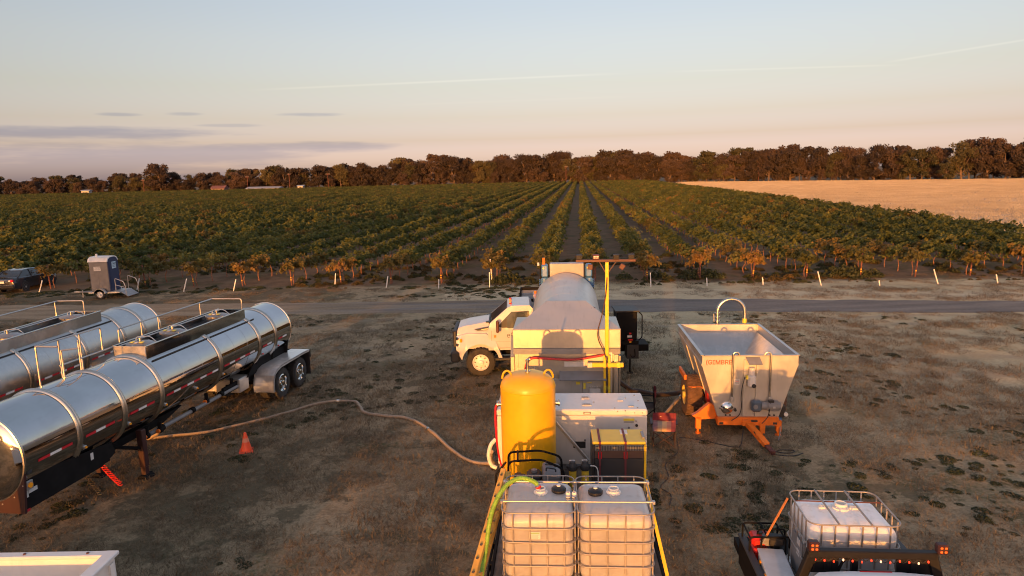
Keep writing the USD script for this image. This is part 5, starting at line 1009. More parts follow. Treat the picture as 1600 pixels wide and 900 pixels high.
for x, lit in ((-0.66, 0), (-0.26, 1), (0.22, 0), (0.58, 0)):
    bb = B(); bb.box((x, 0, 4.99), (0.15, 0.10, 0.12), rx(0.2), 0.015); lp = part(t, "flood_lamp", bb, BLACKP if not lit else RUST)
    if lit:
        for q in (-1, 0, 1):
            for z_ in (-0.018, 0.018): b2 = B(); b2.box((x + q * 0.042, -0.058 , 4.99 + z_), (0.03, 0.012, 0.022), rx(0.2)); part(lp, "lamp_cell", b2, paint("bright_cell", (0.85, 0.80, 0.70), 0.1))
for x, a in ((-0.28 - 0.12, 0.1), (0.36, 0.6)): bb = B(); bb.box((x, -0.02, 4.75), (0.12, 0.06, 0.13), ry(a), 0.01); part(t, "side_lamp", bb, RUST)
bb = B(); bb.bar((-0.18, 0, 4.87), (-0.04, 0, 4.62), 0.02, 0.02); bb.bar((0.22, 0, 4.87), (0.04, 0, 4.62), 0.02, 0.02); part(t, "bar_brace", bb, RUST)
bb = B(); bb.tube(spline([(0.0, -0.07, 4.5), (-0.03, -0.08, 4.1), (-0.12, -0.09, 3.6), (-0.22, -0.1, 3.2), (-0.2, -0.1, 2.95), (-0.05, -0.09, 2.6), (0.0, -0.09, 2.2), (-0.01, -0.07, 1.3)], 8), 0.014, 6); part(t, "cable", bb, paint("dark_cable", (0.05, 0.02, 0.018), 0.6), 40)

TRW = paint("truck_white", (0.455, 0.455, 0.475), 0.28, var=0.03, dirt=0.08, coat=0.3)
# ------------------------------------------------------------------ white truck behind it (faces left)
t = thing("truck", "white medium duty truck with steel wheels parked behind the processing trailer", "truck", (-1.15, 24.2, 0), 180)
# local: +x forward, +y left (towards the camera), front axle at x = 0
def slab(poly, y0, y1): return B().prism(Polygon(poly) if isinstance(poly, list) else poly, y1 - y0, np.array([[1.0, 0, 0], [0, 0, -1], [0, 1, 0]]), (0, y1, 0))
def taper(b, f):
    m = b.tri(); v = np.array(m.vertices); v[:, 1] *= f(v); m.vertices = v; return m
hood_side = [(0.80, 0.95), (0.84, 1.05), (0.84, 1.50), (0.78, 1.66), (0.5, 1.74), (-0.30, 1.86), (-0.30, 0.95)]
bb = slab(hood_side, -0.82, 0.82); m_ = trimesh.remesh.subdivide_to_size(np.array(bb.tri().vertices), np.array(bb.tri().faces), 0.22); m_ = trimesh.Trimesh(*m_, process=True)
v = np.array(m_.vertices); top = np.clip((v[:, 2] - 1.45) / 0.4, 0, 1); v[:, 1] *= 1 - 0.22 * top - 0.10 * np.clip((v[:, 0] - 0.3) / 0.55, 0, 1); v[:, 2] += 0.05 * (1 - (v[:, 1] / 0.8) ** 2) * top; m_.vertices = v
part(t, "hood", m_, TRW, 50)
cab_side = [(-0.28, 0.92), (-0.28, 1.60), (-0.34, 1.86), (-0.98, 2.40), (-1.12, 2.46), (-1.75, 2.47), (-1.85, 2.36), (-1.90, 1.7), (-1.90, 0.92)]
win = Polygon([(-0.62, 1.78), (-1.10, 2.26), (-1.72, 2.28), (-1.76, 1.72), (-1.02, 1.70)])
bb = slab(cab_side, -0.98, 0.98); m_ = trimesh.Trimesh(*trimesh.remesh.subdivide_to_size(np.array(bb.tri().vertices), np.array(bb.tri().faces), 0.25), process=True)
v = np.array(m_.vertices); v[:, 1] *= 1 - 0.13 * np.clip((v[:, 2] - 1.7) / 0.75, 0, 1); m_.vertices = v; part(t, "cab", m_, TRW, 40)
def side_plate(poly, off, th, mat, name, parent=None, lab=None):
    """A plate laid on the cab's side, leaning in with it above the belt line."""
    out = None
    for sg in (1, -1):
        b_ = B().prism(poly if hasattr(poly, "geom_type") else Polygon(poly), th, np.array([[1.0, 0, 0], [0, 0, -1], [0, 1, 0]]))
        mm = trimesh.Trimesh(*trimesh.remesh.subdivide_to_size(np.array(b_.tri().vertices), np.array(b_.tri().faces), 0.3), process=True)
        vv = np.array(mm.vertices); yy = 0.98 * (1 - 0.13 * np.clip((vv[:, 2] - 1.7) / 0.75, 0, 1)) + off + th + vv[:, 1]; vv[:, 1] = sg * yy
        if sg < 0: mm.faces = mm.faces[:, ::-1]
        mm.vertices = vv; p_ = part(parent or t, name, mm, mat); out = out or p_
    return out
dr = side_plate([(-0.40, 1.0), (-0.40, 1.62), (-0.55, 1.74), (-1.04, 2.33), (-1.78, 2.36), (-1.82, 1.7), (-1.82, 1.0)], 0.001, 0.012, TRW, "door")
side_plate(win, 0.014, 0.006, paint("cab_pane", (0.045, 0.052, 0.05), 0.08), "side_window")
for q in ([(-0.385, 1.0), (-0.40, 1.0), (-0.40, 1.62), (-0.385, 1.62)], [(-0.40, 0.99), (-0.40, 1.005), (-1.82, 1.005), (-1.82, 0.99)], [(-0.40, 1.22), (-0.40, 1.228), (-1.82, 1.228), (-1.82, 1.22)]): side_plate(q, 0.006, 0.010, GREYP, "door_seam")
side_plate([(-0.62, 1.77), (-0.78, 1.72), (-0.95, 1.72), (-0.95, 2.06)], 0.02, 0.008, BLACKP, "quarter_trim")
side_plate([(-1.62, 1.50), (-1.74, 1.50), (-1.74, 1.535), (-1.62, 1.535)], 0.014, 0.03, CHROME, "door_handle")
side_plate([(-0.28, 1.74), (0.20, 1.66), (0.08, 1.62), (-0.28, 1.64)], -0.10, 0.05, BLACKP, "fender_vent")
side_plate([(-0.28, 1.70), (-0.02, 1.67), (-0.08, 1.65), (-0.28, 1.665)], -0.06, 0.02, GALV, "vent_badge")
bb = B(); bb.plate([(-0.36, -0.82, 1.87), (-0.36, 0.82, 1.87), (-0.96, 0.76, 2.385), (-0.96, -0.76, 2.385)], 0.02); part(t, "windshield", bb, DARKGLASS)
bb = B(); bb.plate([(-0.20, -0.70, 1.862), (-0.20, 0.70, 1.862), (-0.35, 0.80, 1.885), (-0.35, -0.80, 1.885)], 0.02); part(t, "wiper_cowl", bb, BLACKP)
# flared fenders with round arches
for sg in (1, -1):
    arc = [(0.66 * math.cos(a), 0.50 + 0.66 * math.sin(a)) for a in np.linspace(0.15, math.pi - 0.2, 20)]
    poly = Polygon([(0.82, 0.86), (0.86, 1.05), (0.84, 1.42), (0.45, 1.52), (-0.2, 1.50), (-0.52, 1.30), (-0.78, 0.62), (-0.70, 0.56)] + arc[::-1])
    b_ = B().prism(poly.buffer(0), 0.36, np.array([[1.0, 0, 0], [0, 0, -1], [0, 1, 0]]), (0, 1.08, 0)); mm = trimesh.Trimesh(*trimesh.remesh.subdivide_to_size(np.array(b_.tri().vertices), np.array(b_.tri().faces), 0.18), process=True); vv = np.array(mm.vertices); k_ = np.clip((vv[:, 2] - 1.0) / 0.5, 0, 1) * np.clip((vv[:, 1] - 0.8) / 0.28, 0, 1); vv[:, 1] -= 0.16 * k_ + 0.10 * np.clip((vv[:, 0] - 0.5) / 0.35, 0, 1) * np.clip((vv[:, 1] - 0.8) / 0.28, 0, 1); vv[:, 1] *= sg
    if sg < 0: mm.faces = mm.faces[:, ::-1]
    mm.vertices = vv; part(t, "fender", mm, TRW, 45)
    bb = B(); bb.box((0.76, sg * 0.90, 1.24), (0.16, 0.16, 0.36), rz(-sg * 0.5), 0.03); hl = part(t, "headlight", bb, CLEARL)
    b2 = B(); b2.box((0.70, sg * 0.965, 1.29), (0.13, 0.05, 0.13), rz(-sg * 0.5), 0.02); part(hl, "indicator", b2, AMBER)
    for z_ in (1.14, 1.36): b2 = B(); b2.cyl((0.76, sg * 0.93, z_), (0.82, sg * 0.985, z_), 0.06, 12); part(hl, "reflector", b2, CHROME, 40)
    bb = B(); bb.box((-0.62, sg * 1.24, 1.82), (0.10, 0.20, 0.42), ch=0.03); mr = part(t, "mirror", bb, RUST if sg > 0 else BLACKP); b2 = B(); b2.tube([(-0.62, sg * 0.93, 1.78), (-0.62, sg * 1.18, 1.80)], 0.025, 6); part(mr, "arm", b2, BLACKP); b2 = B(); b2.box((-0.675, sg * 1.24, 1.84), (0.008, 0.17, 0.34)); part(mr, "mirror_glass", b2, CHROME)
    wheel(t, (0, sg * 0.93, 0.50), 0.50, 0.26, 0.29, paint("steel_wheel_white", (0.62, 0.60, 0.57), 0.35), (0, 1, 0), sg, 8)
    for dx in (0.0,): wheel(t, (-4.1, sg * 0.90, 0.50), 0.50, 0.26, 0.29, _mats["steel_wheel_white"], (0, 1, 0), sg, 8)
    bb = B(); bb.box((-1.1, sg * 0.96, 0.62), (1.2, 0.3, 0.10), ch=0.02); part(t, "running_board", bb, BLACKP)
    bb = B(); bb.cyl((-2.4, sg * 0.78, 0.72), (-3.2, sg * 0.78, 0.72), 0.26, 18); part(t, "fuel_tank", bb, CHROME, 40)
bb = B(); bb.box((0.90, 0, 1.30), (0.14, 1.60, 0.62), ch=0.04); gr = part(t, "grille", bb, BLACKP)
for z in np.linspace(1.07, 1.47, 5): b2 = B(); b2.box((0.975, 0, z), (0.02, 1.45, 0.045), ch=0.008); part(gr, "grille_bar", b2, CHROME)
bb = B(); bb.box((0.90, 0, 0.72), (0.30, 2.2, 0.40), ch=0.06); part(t, "bumper", bb, BLACKP)
bb = B(); bb.span((-6.0, -0.42, 0.62), (0.5, 0.42, 0.86)); part(t, "chassis", bb, BLACK)
for y in (-0.5, -0.22, 0.0, 0.22, 0.5): bb = B(); bb.box((-1.08, y, 2.485), (0.10, 0.07, 0.04), ch=0.012); part(t, "roof_marker", bb, REDL if abs(y) > 0.3 else AMBER)
bb = B(); bb.box((0.40, 0.52, 1.72), (0.16, 0.03, 0.02), ry(0.14)); part(t, "hood_scoop", bb, BLACKP)
# door lettering
def letters(txt, h, mat, pos, R, parent, name, depth=0.004, bold=False):
    m = meshkit.text_mesh(txt, h, depth, bold); v = np.array(m.vertices) @ np.asarray(R).T + np.asarray(pos, float); part(parent, name, trimesh.Trimesh(v, m.faces, process=False), mat)
INK = paint("grey_ink", (0.06, 0.06, 0.06), 0.5)
RD_ = np.array([[-1.0, 0, 0], [0, 0, 1], [0, 1, 0]])     # text x -> -x, text y -> z, text z -> +y  (read from the truck's left)
letters("eRent", 0.17, INK, (-0.92, 0.994, 1.37), RD_, t, "door_lettering"); letters("www.e", 0.05, INK, (-1.06, 0.994, 1.16), RD_, t, "small_lettering")
bb = B(); bb.box((-0.52, 0.995, 1.42), (0.08, 0.006, 0.09)); part(t, "door_badge", bb, ORANGE)
# cab guard, tray, body and its tail
bb = B()
for y in (-0.95, 0.95): bb.bar((-2.02, y, 1.0), (-1.98, y, 2.56), 0.07, 0.06)
bb.bar((-1.98, -0.95, 2.6), (-1.98, 0.95, 2.6), 0.07, 0.06); cg = part(t, "cab_guard", bb, TRW)
b2 = B(); b2.span((-2.02, -0.9, 1.1), (-1.98, 0.9, 2.55)); part(cg, "guard_screen", b2, BLACK)
for z in (1.75, 2.2, 2.5): b2 = B(); b2.box((-2.0, 1.0, z), (0.06, 0.04, 0.10), ch=0.01); part(cg, "amber_marker", b2, AMBER)
for y in (-0.5, 0.55): b2 = B(); b2.cyl((-2.0, y, 2.64), (-2.0, y, 2.74), 0.05, 10); part(cg, "beacon", b2, ORANGE, 40)
bb = B(); bb.span((-5.5, -1.15, 1.05), (-2.05, 1.15, 1.18)); part(t, "flat_deck", bb, BLACK)
bb = B(); bb.span((-5.45, 0.3, 1.2), (-4.75, 1.12, 2.2), 0.02); part(t, "rear_locker", bb, BLACK); bb = B(); bb.span((-5.52, 0.2, 2.205), (-4.7, 1.16, 2.25)); part(t, "locker_lid", bb, BLACKP)
bb = B(); bb.tube(rounded([(-5.5, 1.14, 2.2), (-5.62, 1.14, 2.1), (-5.62, 1.14, 1.3), (-5.5, 1.14, 1.2)], 0.08), 0.02, 6); part(t, "grab_rail", bb, BLACK, 40)
bb = B(); bb.span((-5.50, 0.62, 0.55), (-5.10, 1.18, 1.04)); part(t, "mud_flap", bb, BLACKP)
bb = B(); bb.box((-5.20, 1.19, 1.32), (0.24, 0.03, 0.36), ch=0.01); lp = part(t, "tail_lamp_panel", bb, BLACK)
for z, m_, w in ((1.46, REDL, 0.07), (1.24, REDL, 0.16), (1.16, AMBER, 0.07)): b2 = B(); b2.box((-5.20, 1.21, z), (w, 0.02, 0.05)); part(lp, "lamp", b2, m_)
b2 = B(); b2.box((-5.18, 1.21, 1.36), (0.16, 0.012, 0.075)); part(lp, "number_plate", b2, WHITED)
bb = B(); bb.bar((-5.22, 1.05, 0.0), (-5.22, 1.05, 1.0), 0.05, 0.05); bb.box((-5.22, 1.05, 0.015), (0.2, 0.2, 0.03)); part(t, "support_leg", bb, BLACK)
bb = B(); bb.tube(rounded([(-5.35, 1.2, 0.9), (-5.38, 1.22, 0.65), (-5.26, 1.22, 0.6), (-5.2, 1.22, 0.72)], 0.06), 0.015, 6); part(t, "tow_hook", bb, BLACK, 40)
# black framed tray resting on the track beyond the cab
t = thing("framed_tray", "black framed tray with pale ribs tilted up beyond the truck cab", "tray", (0.95, 26.2, 0), -4)
R_ = rx(0.35); c0 = np.array([0, 0, 2.32])
bb = B()
for p_, q_ in (((-0.62, -0.45), (0.62, -0.45)), ((-0.62, 0.45), (0.62, 0.45)), ((-0.62, -0.45), (-0.62, 0.45)), ((0.62, -0.45), (0.62, 0.45))): bb.bar(c0 + R_ @ np.array([*p_, 0.03]), c0 + R_ @ np.array([*q_, 0.03]), 0.06, 0.12)
part(t, "frame", bb, BLACK)
for k in range(4): bb = B(); bb.box(c0 + R_ @ np.array([0, -0.30 + 0.2 * k, -0.01]), (1.16, 0.17, 0.03), R_); part(t, "panel_rib", bb, GREYP)
bb = B(); [bb.bar((x, 0.2, 0), (x, 0.2, 2.3), 0.07, 0.07) for x in (-0.5, 0.5)]; part(t, "stand", bb, BLACK)
# ------------------------------------------------------------------ grape receiving hopper trailer
HOP = steel("hopper_sheet", (0.50, 0.485, 0.465), 0.42, 0.06, 0.3, metal=0.6); HOPIN = steel("hopper_inner", (0.56, 0.55, 0.54), 0.35, 0.07, 0.35, metal=0.7)
t = thing("hopper_trailer", "stainless V shaped grape hopper on an orange wheeled frame", "hopper trailer", (6.13, 17.13, 0), -4.4); HT = t
ZR, ZB = 2.2, 0.56
bb = B(); bb.prism(Polygon([(-1.22, ZR), (1.22, ZR), (1.22, 1.95), (0.78, ZB), (-0.78, ZB), (-1.22, 1.95)]), 0.03, FRONT, (0, 0.03, 0)); part(t, "front_panel", bb, HOP)
for sg in (-1, 1):
    bb = B(); bb.span((min(sg * 1.20, sg * 1.22), 0.03, 1.95), (max(sg * 1.20, sg * 1.22), 3.68, ZR)); part(t, "side_band", bb, HOP)
    bb = B(); bb.plate([(sg * 1.21, 0.03, 1.95), (sg * 1.21, 3.68, 1.95), (sg * 0.78, 3.1, ZB), (sg * 0.78, 0.03, ZB)], 0.02); part(t, "side_panel", bb, HOP)
    bb = B(); bb.plate([(sg * 1.19, 0.04, 1.96), (sg * 1.19, 3.66, 1.96), (sg * 0.2, 2.5, 0.95), (sg * 0.2, 0.04, 0.95)], 0.012); part(t, "inner_slope", bb, HOPIN)
    bb = B(); bb.span((min(sg * 1.17, sg * 1.26), 0.0, ZR + 0.002), (max(sg * 1.17, sg * 1.26), 3.72, ZR + 0.03), 0.006); part(t, "rim", bb, GALV)
    for y in (1.15, 2.35): bb = B(); bb.bar((sg * 1.212, y, 1.93), (sg * 0.85, y, 0.75), 0.05, 0.03, 0.006, up=(0, 1, 0)); part(t, "side_rib", bb, HOP)
    bb = B(); bb.span((min(sg * 1.222, sg * 1.235), 0.02, 1.93), (max(sg * 1.222, sg * 1.235), 3.7, 1.99)); part(t, "fold_line", bb, DULL)
bb = B(); bb.plate([(-1.19, 3.66, 1.96), (1.19, 3.66, 1.96), (0.2, 2.5, 0.95), (-0.2, 2.5, 0.95)], 0.012); part(t, "back_slope", bb, HOPIN)
bb = B(); bb.span((-1.22, 3.66, 1.95), (1.22, 3.69, ZR)); bb.plate([(-1.2, 3.675, 1.95), (1.2, 3.675, 1.95), (0.78, 3.1, ZB), (-0.78, 3.1, ZB)], 0.02); part(t, "back_panel", bb, HOP)
for y in (0.0, 3.68): bb = B(); bb.span((-1.165, y - 0.03, ZR + 0.003), (1.165, y + 0.045, ZR + 0.028), 0.006); part(t, "rim", bb, GALV)
bb = B(); bb.span((-0.2, 0.05, 0.90), (0.2, 2.5, 0.94)); part(t, "trough_floor", bb, HOPIN)
bb = B(); bb.cyl((0, 0.06, 1.08), (0, 2.9, 1.25), 0.07, 14); au = part(t, "auger_shaft", bb, HOPIN, 40)
for k in range(9):
    a = k * 1.1; y = 0.6 + k * 0.27; b2 = B(); b2.plate([(0.05 * math.cos(a), y, 1.12 + 0.06 * k / 9 + 0.05 * math.sin(a)), (0.19 * math.cos(a), y + 0.02, 1.12 + 0.06 * k / 9 + 0.19 * math.sin(a)), (0.18 * math.cos(a + 0.9), y + 0.13, 1.12 + 0.06 * k / 9 + 0.18 * math.sin(a + 0.9)), (0.05 * math.cos(a + 0.9), y + 0.1, 1.12 + 0.06 * k / 9 + 0.05 * math.sin(a + 0.9))], 0.012); part(au, "auger_blade", b2, HOPIN)
# front fittings
for x, hk in ((-0.45, 1), (0.51, -1)):
    an = np.linspace(math.pi, 0, 10) if hk > 0 else np.linspace(0, math.pi, 10)
    bb = B(); bb.tube(np.vstack([[(x, -0.06, 1.08), (x, -0.06, 2.18)], [(x + hk * 0.08 + 0.08 * math.cos(q), -0.06, 2.24 + 0.08 * math.sin(q)) for q in an]]), 0.030, 10); jp = part(t, "hooked_pipe", bb, RINGM, 40); b2 = B(); b2.cyl((x, -0.065, 1.0), (x, -0.065, 1.12), 0.05, 12); part(jp, "foot_elbow", b2, DULL, 40)
bb = B(); bb.span((-0.16, -0.06, ZB + 0.02), (-0.115, 0.0, 2.12)); bb.span((0.155, -0.06, ZB + 0.02), (0.20, 0.0, 2.12)); part(t, "channel_rail", bb, DULL); bb = B(); bb.span((-0.112, -0.012, ZB + 0.02), (0.152, -0.001, 2.1)); part(t, "channel_back", bb, DULL)
bb = B(); bb.plate([(-0.12, -0.01, 2.17), (0.24, -0.01, 2.17), (0.26, -0.24, 2.03), (-0.08, -0.24, 2.03)], 0.012); part(t, "motor_canopy", bb, GREYP)
bb = B(); bb.box((0.03, -0.10, 1.56), (0.20, 0.16, 0.34), ch=0.04); bb.cyl((0.03, -0.10, 1.74), (0.03, -0.10, 1.92), 0.075, 16); gb = part(t, "gearbox", bb, WHITED, 30); b2 = B(); b2.cyl((0.07, -0.20, 1.45), (0.07, -0.17, 1.45), 0.055, 14); part(gb, "output_flange", b2, BLACKP, 40); b2 = B(); b2.box((-0.09, -0.10, 1.66), (0.05, 0.1, 0.09), ch=0.01); part(gb, "terminal_box", b2, LABELY)
bb = B(); bb.box((0.16, -0.14, 0.90), (0.26, 0.18, 0.30), ch=0.05); bm = part(t, "drive_gearbox", bb, paint("slate_blue", (0.07, 0.10, 0.14), 0.45), 30); b2 = B(); b2.cyl((0.12, -0.24, 0.9), (0.12, -0.22, 0.9), 0.06, 14); part(bm, "gear_cover", b2, GREYP, 40)
bb = B(); bb.lathe([(0.0, 0.28), (0.09, 0.28), (0.10, 0.30), (0.10, 0.42), (0.125, 0.44), (0.125, 0.72), (0.11, 0.76), (0.0, 0.76)], 20, RX, (0, -0.14, 0.90)); em = part(t, "electric_motor", bb, GREYP, 40)
for q in range(10): a = q * 0.628; b2 = B(); b2.box((0.59, -0.14 + 0.128 * math.cos(a), 0.90 + 0.128 * math.sin(a)), (0.26, 0.02, 0.008), rx(a)); part(em, "cooling_fin", b2, GREYP)
b2 = B(); b2.box((0.52, -0.17, 1.04), (0.14, 0.10, 0.07), ch=0.012); part(em, "junction_box", b2, BLACKP); b2 = B(); b2.box((0.58, -0.27, 0.90), (0.06, 0.004, 0.04)); part(em, "motor_plate", b2, WHITED)
bb = B(); bb.lathe([(0.16, 0.0), (0.16, 0.03), (0.14, 0.04), (0.125, 0.055), (0.08, 0.085), (0, 0.10)], 28, np.array([[1.0, 0, 0], [0, 0, -1], [0, 1, 0]]), (-0.56, 0.0, 0.80)); hc = part(t, "round_hatch", bb, CHROME, 40); b2 = B(); b2.bar((-0.76, -0.05, 0.80), (-0.34, -0.05, 0.78), 0.035, 0.03); part(hc, "clamp_bar", b2, RINGM); b2 = B(); b2.cyl((-0.36, -0.11, 0.76), (-0.36, -0.03, 0.78), 0.035, 10); part(hc, "knob", b2, BLACKP, 40)
for x in (-0.58, -0.47, 0.55, 0.66): bb = B(); bb.cyl((x, -0.012, 0.60), (x, 0.0, 0.60), 0.025, 10); part(t, "bolt_hole", bb, BLACKP)
bb = B(); bb.box((-0.32, -0.003, 1.50), (0.15, 0.004, 0.15)); lb = part(t, "white_label", bb, WHITED)
for q in range(4): b2 = B(); b2.box((-0.32 + 0.01 * (q % 2), -0.0065, 1.545 - q * 0.03), (0.11 - 0.02 * (q % 2), 0.003, 0.010)); part(lb, "label_line", b2, RED if q == 1 else GREYP)
RF = np.array([[1.0, 0, 0], [0, 0, -1], [0, 1, 0]])
BROWN = paint("rust_lettering", (0.30, 0.075, 0.03), 0.5)
letters("(GIMBRE", 0.115, BROWN, (-1.14, -0.002, 1.98), RF, t, "lettering", 0.004, True)
bb = B(); bb.tube(spline([(-0.14, -0.09, 1.66), (-0.20, -0.10, 1.4), (-0.22, -0.09, 1.1), (-0.20, -0.08, 0.85), (-0.26, -0.08, 0.62), (-0.45, -0.1, 0.48)], 6), 0.012, 6); part(t, "motor_cable", bb, BLACKP, 40)
bb = B(); bb.tube(spline([(0.50, -0.2, 1.04), (0.46, -0.26, 0.8), (0.42, -0.22, 0.6), (0.3, -0.2, 0.44)], 6), 0.012, 6); part(t, "motor_cable", bb, BLACKP, 40)
# orange frame, outriggers, jacks, drawbar, axle
bb = B(); bb.span((-0.80, -0.05, 0.33), (0.78, 0.10, 0.55), 0.012); fr = part(t, "front_beam", bb, ORANGE)
for x in (-0.70, 0.68): b2 = B(); b2.box((x, -0.056, 0.39), (0.10, 0.012, 0.06)); part(fr, "slot", b2, BLACKP)
for sg in (-1, 1): bb = B(); bb.span((sg * 0.72 - 0.06, 0.1, 0.36), (sg * 0.72 + 0.06, 3.4, 0.54)); part(t, "frame_rail", bb, ORANGE)
for sg, y in ((-1, 0.35),):
    bb = B(); bb.prism([(-0.80, 0.78), (-0.80, 0.45), (-1.25, 0.42), (-1.42, 0.52), (-1.28, 0.60), (-0.98, 0.86)], 0.16, FRONT, (0, 0.30, 0)); part(t, "outrigger", bb, ORANGE)
    bb = B(); bb.span((-1.32, 0.14, 0.16), (-1.18, 0.28, 0.50), 0.01); jk = part(t, "jack_leg", bb, ORANGE); b2 = B(); b2.cyl((-1.25, 0.21, 0.03), (-1.25, 0.21, 0.2), 0.03, 8); b2.cyl((-1.25, 0.21, -0.01), (-1.25, 0.21, 0.05), 0.075, 12); part(jk, "jack_foot", b2, ORANGE, 40)
for x, y in ((0.36, -0.02), (0.82, 0.12)):
    bb = B(); bb.span((x - 0.07, y - 0.06, 0.12), (x + 0.07, y + 0.06, 0.42), 0.01); jk = part(t, "jack_leg", bb, ORANGE); b2 = B(); b2.cyl((x, y, 0.0), (x, y, 0.15), 0.035, 8); b2.cyl((x, y, -0.01), (x, y, 0.03), 0.08, 12); part(jk, "jack_foot", b2, ORANGE, 40)
bb = B(); bb.bar((-0.05, 0.0, 0.42), (0.22, -0.95, 0.16), 0.16, 0.12, 0.01); db = part(t, "drawbar", bb, ORANGE); b2 = B(); b2.bar((0.18, -0.80, 0.19), (0.31, -1.22, 0.06), 0.13, 0.05, 0.01); b2.cyl((0.30, -1.20, 0.03), (0.30, -1.20, 0.12), 0.06, 12); part(db, "tow_eye", b2, RUST)
bb = B(); bb.box((0.0, -0.09, 0.42), (0.34, 0.08, 0.16), ch=0.01); part(t, "hitch_bracket", bb, ORANGE); bb = B(); bb.box((0.12, -0.15, 0.49), (0.16, 0.05, 0.03)); part(t, "black_latch", bb, BLACKP)
bb = B(); bb.cyl((-1.05, 1.75, 0.585), (1.05, 1.75, 0.585), 0.07, 12); part(t, "axle", bb, ORANGE, 40)
RIMY = paint("rim_yellow", (0.72, 0.52, 0.12), 0.4, dirt=0.2)
for sg in (-1, 1): wheel(t, (sg * 1.15, 1.75, 0.585), 0.585, 0.44, 0.29, RIMY, (1, 0, 0), sg, 0, tread=30, rubber=TYREB)
bb = B(); bb.span((-1.44, 1.3, 1.16), (-1.38, 2.2, 1.30)); bb.span((-1.32, 1.28, 0.9), (-0.80, 1.34, 0.96)); part(t, "fender_plate", bb, ORANGE)
bb = B(); bb.box((-0.86, 0.75, 0.86), (0.16, 0.3, 0.30), ch=0.02); part(t, "red_pump", bb, RED); bb = B(); bb.cyl((-0.84, 0.35, 1.28), (-0.98, 0.32, 1.26), 0.05, 12); part(t, "orange_lamp", bb, AMBER, 40)
bb = B(); bb.box((0.92, 0.35, 0.62), (0.22, 0.30, 0.34), ch=0.04); bb.cyl((0.9, 0.14, 0.72), (0.9, 0.22, 0.72), 0.10, 14); part(t, "black_pump", bb, BLACKP, 30); bb = B(); bb.box((0.88, 0.16, 0.40), (0.06, 0.05, 0.14)); part(t, "blue_filter", bb, BLUE); bb = B(); bb.cyl((1.03, 0.18, 0.55), (1.03, 0.24, 0.55), 0.055, 12); part(t, "white_cap", bb, LIDW, 40)
bb = B(); bb.tube(spline([(0.84, 0.2, 0.5), (0.86, 0.1, 0.3), (0.80, -0.1, 0.1), (0.7, -0.3, 0.02)], 6), 0.015, 6); part(t, "drain_hose", bb, GREYP, 40)
# U bend over the back edge
an = np.linspace(math.pi, 0, 18)
bb = B(); bb.tube(np.vstack([[(0.0, 3.86, 1.5), (0.0, 3.86, 2.52)], [(0.42 + 0.42 * math.cos(q), 3.86, 2.56 + 0.42 * math.sin(q)) for q in an], [(0.84, 3.86, 2.5), (0.84, 3.86, 2.0)]]), 0.055, 12); up = part(t, "u_bend_pipe", bb, RINGM, 40)
for z in (2.28, 2.40, 2.52): b2 = B(); b2.cyl((0.0, 3.86, z), (0.0, 3.86, z + 0.035), 0.09, 16); part(up, "flange", b2, RINGM, 40)
b2 = B(); b2.cyl((0.42, 3.86, 2.97), (0.43, 3.86, 2.99), 0.06, 10); b2.cyl((0.84, 3.86, 2.22), (0.84, 3.86, 2.36), 0.065, 12); part(up, "green_sleeve", b2, LABELY, 40); b2 = B(); b2.bar((-0.10, 3.84, 2.26), (-0.12, 3.84, 2.52), 0.025, 0.02); part(up, "valve_lever", b2, RINGM)

# ------------------------------------------------------------------ hoses and cables on the ground
def gz(x, y, dz=0.0): return float(bumps(x, y)) + dz
def ground_hose(name, label, pts, r_, mat, bands=()):
    q = spline(pts, 14); q = np.array([(a, b_, max(c, gz(a, b_, r_ * 0.75))) for a, b_, c in q]); t = thing(name, label, "hose", (0, 0, 0)); bb = B().tube(q, r_, 10); part(t, "hose", bb, mat, 40)
    for u in bands:
        i = int(u * (len(q) - 3)); b2 = B(); b2.cyl(q[i], q[i + 1], r_ * 1.35, 12); part(t, "coupling", b2, RINGM, 40)
    return t
ground_hose("transfer_hose", "long tan hose snaking over the ground from the shiny tanker to the flatbed", [(-9.4, 17.6, 0.9), (-9.7, 17.75, 0.3), (-10.05, 17.92, 0), (-8.59, 18.39, 0), (-7.29, 19.33, 0), (-6.19, 20.5, 0), (-5.13, 20.67, 0), (-4.75, 20.1, 0), (-4.4, 19.5, 0), (-3.06, 18.94, 0), (-2.3, 17.9, 0), (-1.7, 16.75, 0), (-1.15, 15.95, 0), (-0.62, 15.6, 0.1), (-0.52, 14.9, 0.45), (-0.55, 14.3, 0.8), (-0.52, 13.7, 1.2)], 0.046, TAN, (0.35, 0.62))
ground_hose("white_hose_loop", "short pale hose coiled at the left end of the white generator", [(-0.40, 13.1, 1.72), (-0.50, 13.05, 1.62), (-0.55, 13.0, 1.42), (-0.50, 13.0, 1.22), (-0.40, 13.0, 1.15)], 0.04, LIDW)
ground_hose("suction_hose", "thick dark hose from the processing trailer to the hopper trailer", [(2.75, 19.3, 0.95), (3.1, 20.0, 0.75), (3.45, 20.7, 0.35), (3.9, 21.0, 0), (4.4, 20.6, 0.05), (4.85, 19.9, 0.3), (5.3, 19.5, 0.55)], 0.075, paint("dark_hose", (0.05, 0.035, 0.032), 0.6), (0.05, 0.93))
ground_hose("short_tan_hose", "short tan hose behind the striped chair by the hopper wheel", [(3.9, 18.2, 0), (4.11, 18.57, 0), (4.4, 18.95, 0.06), (4.75, 19.3, 0.25), (5.1, 19.5, 0.5)], 0.05, TAN, (0.9,))
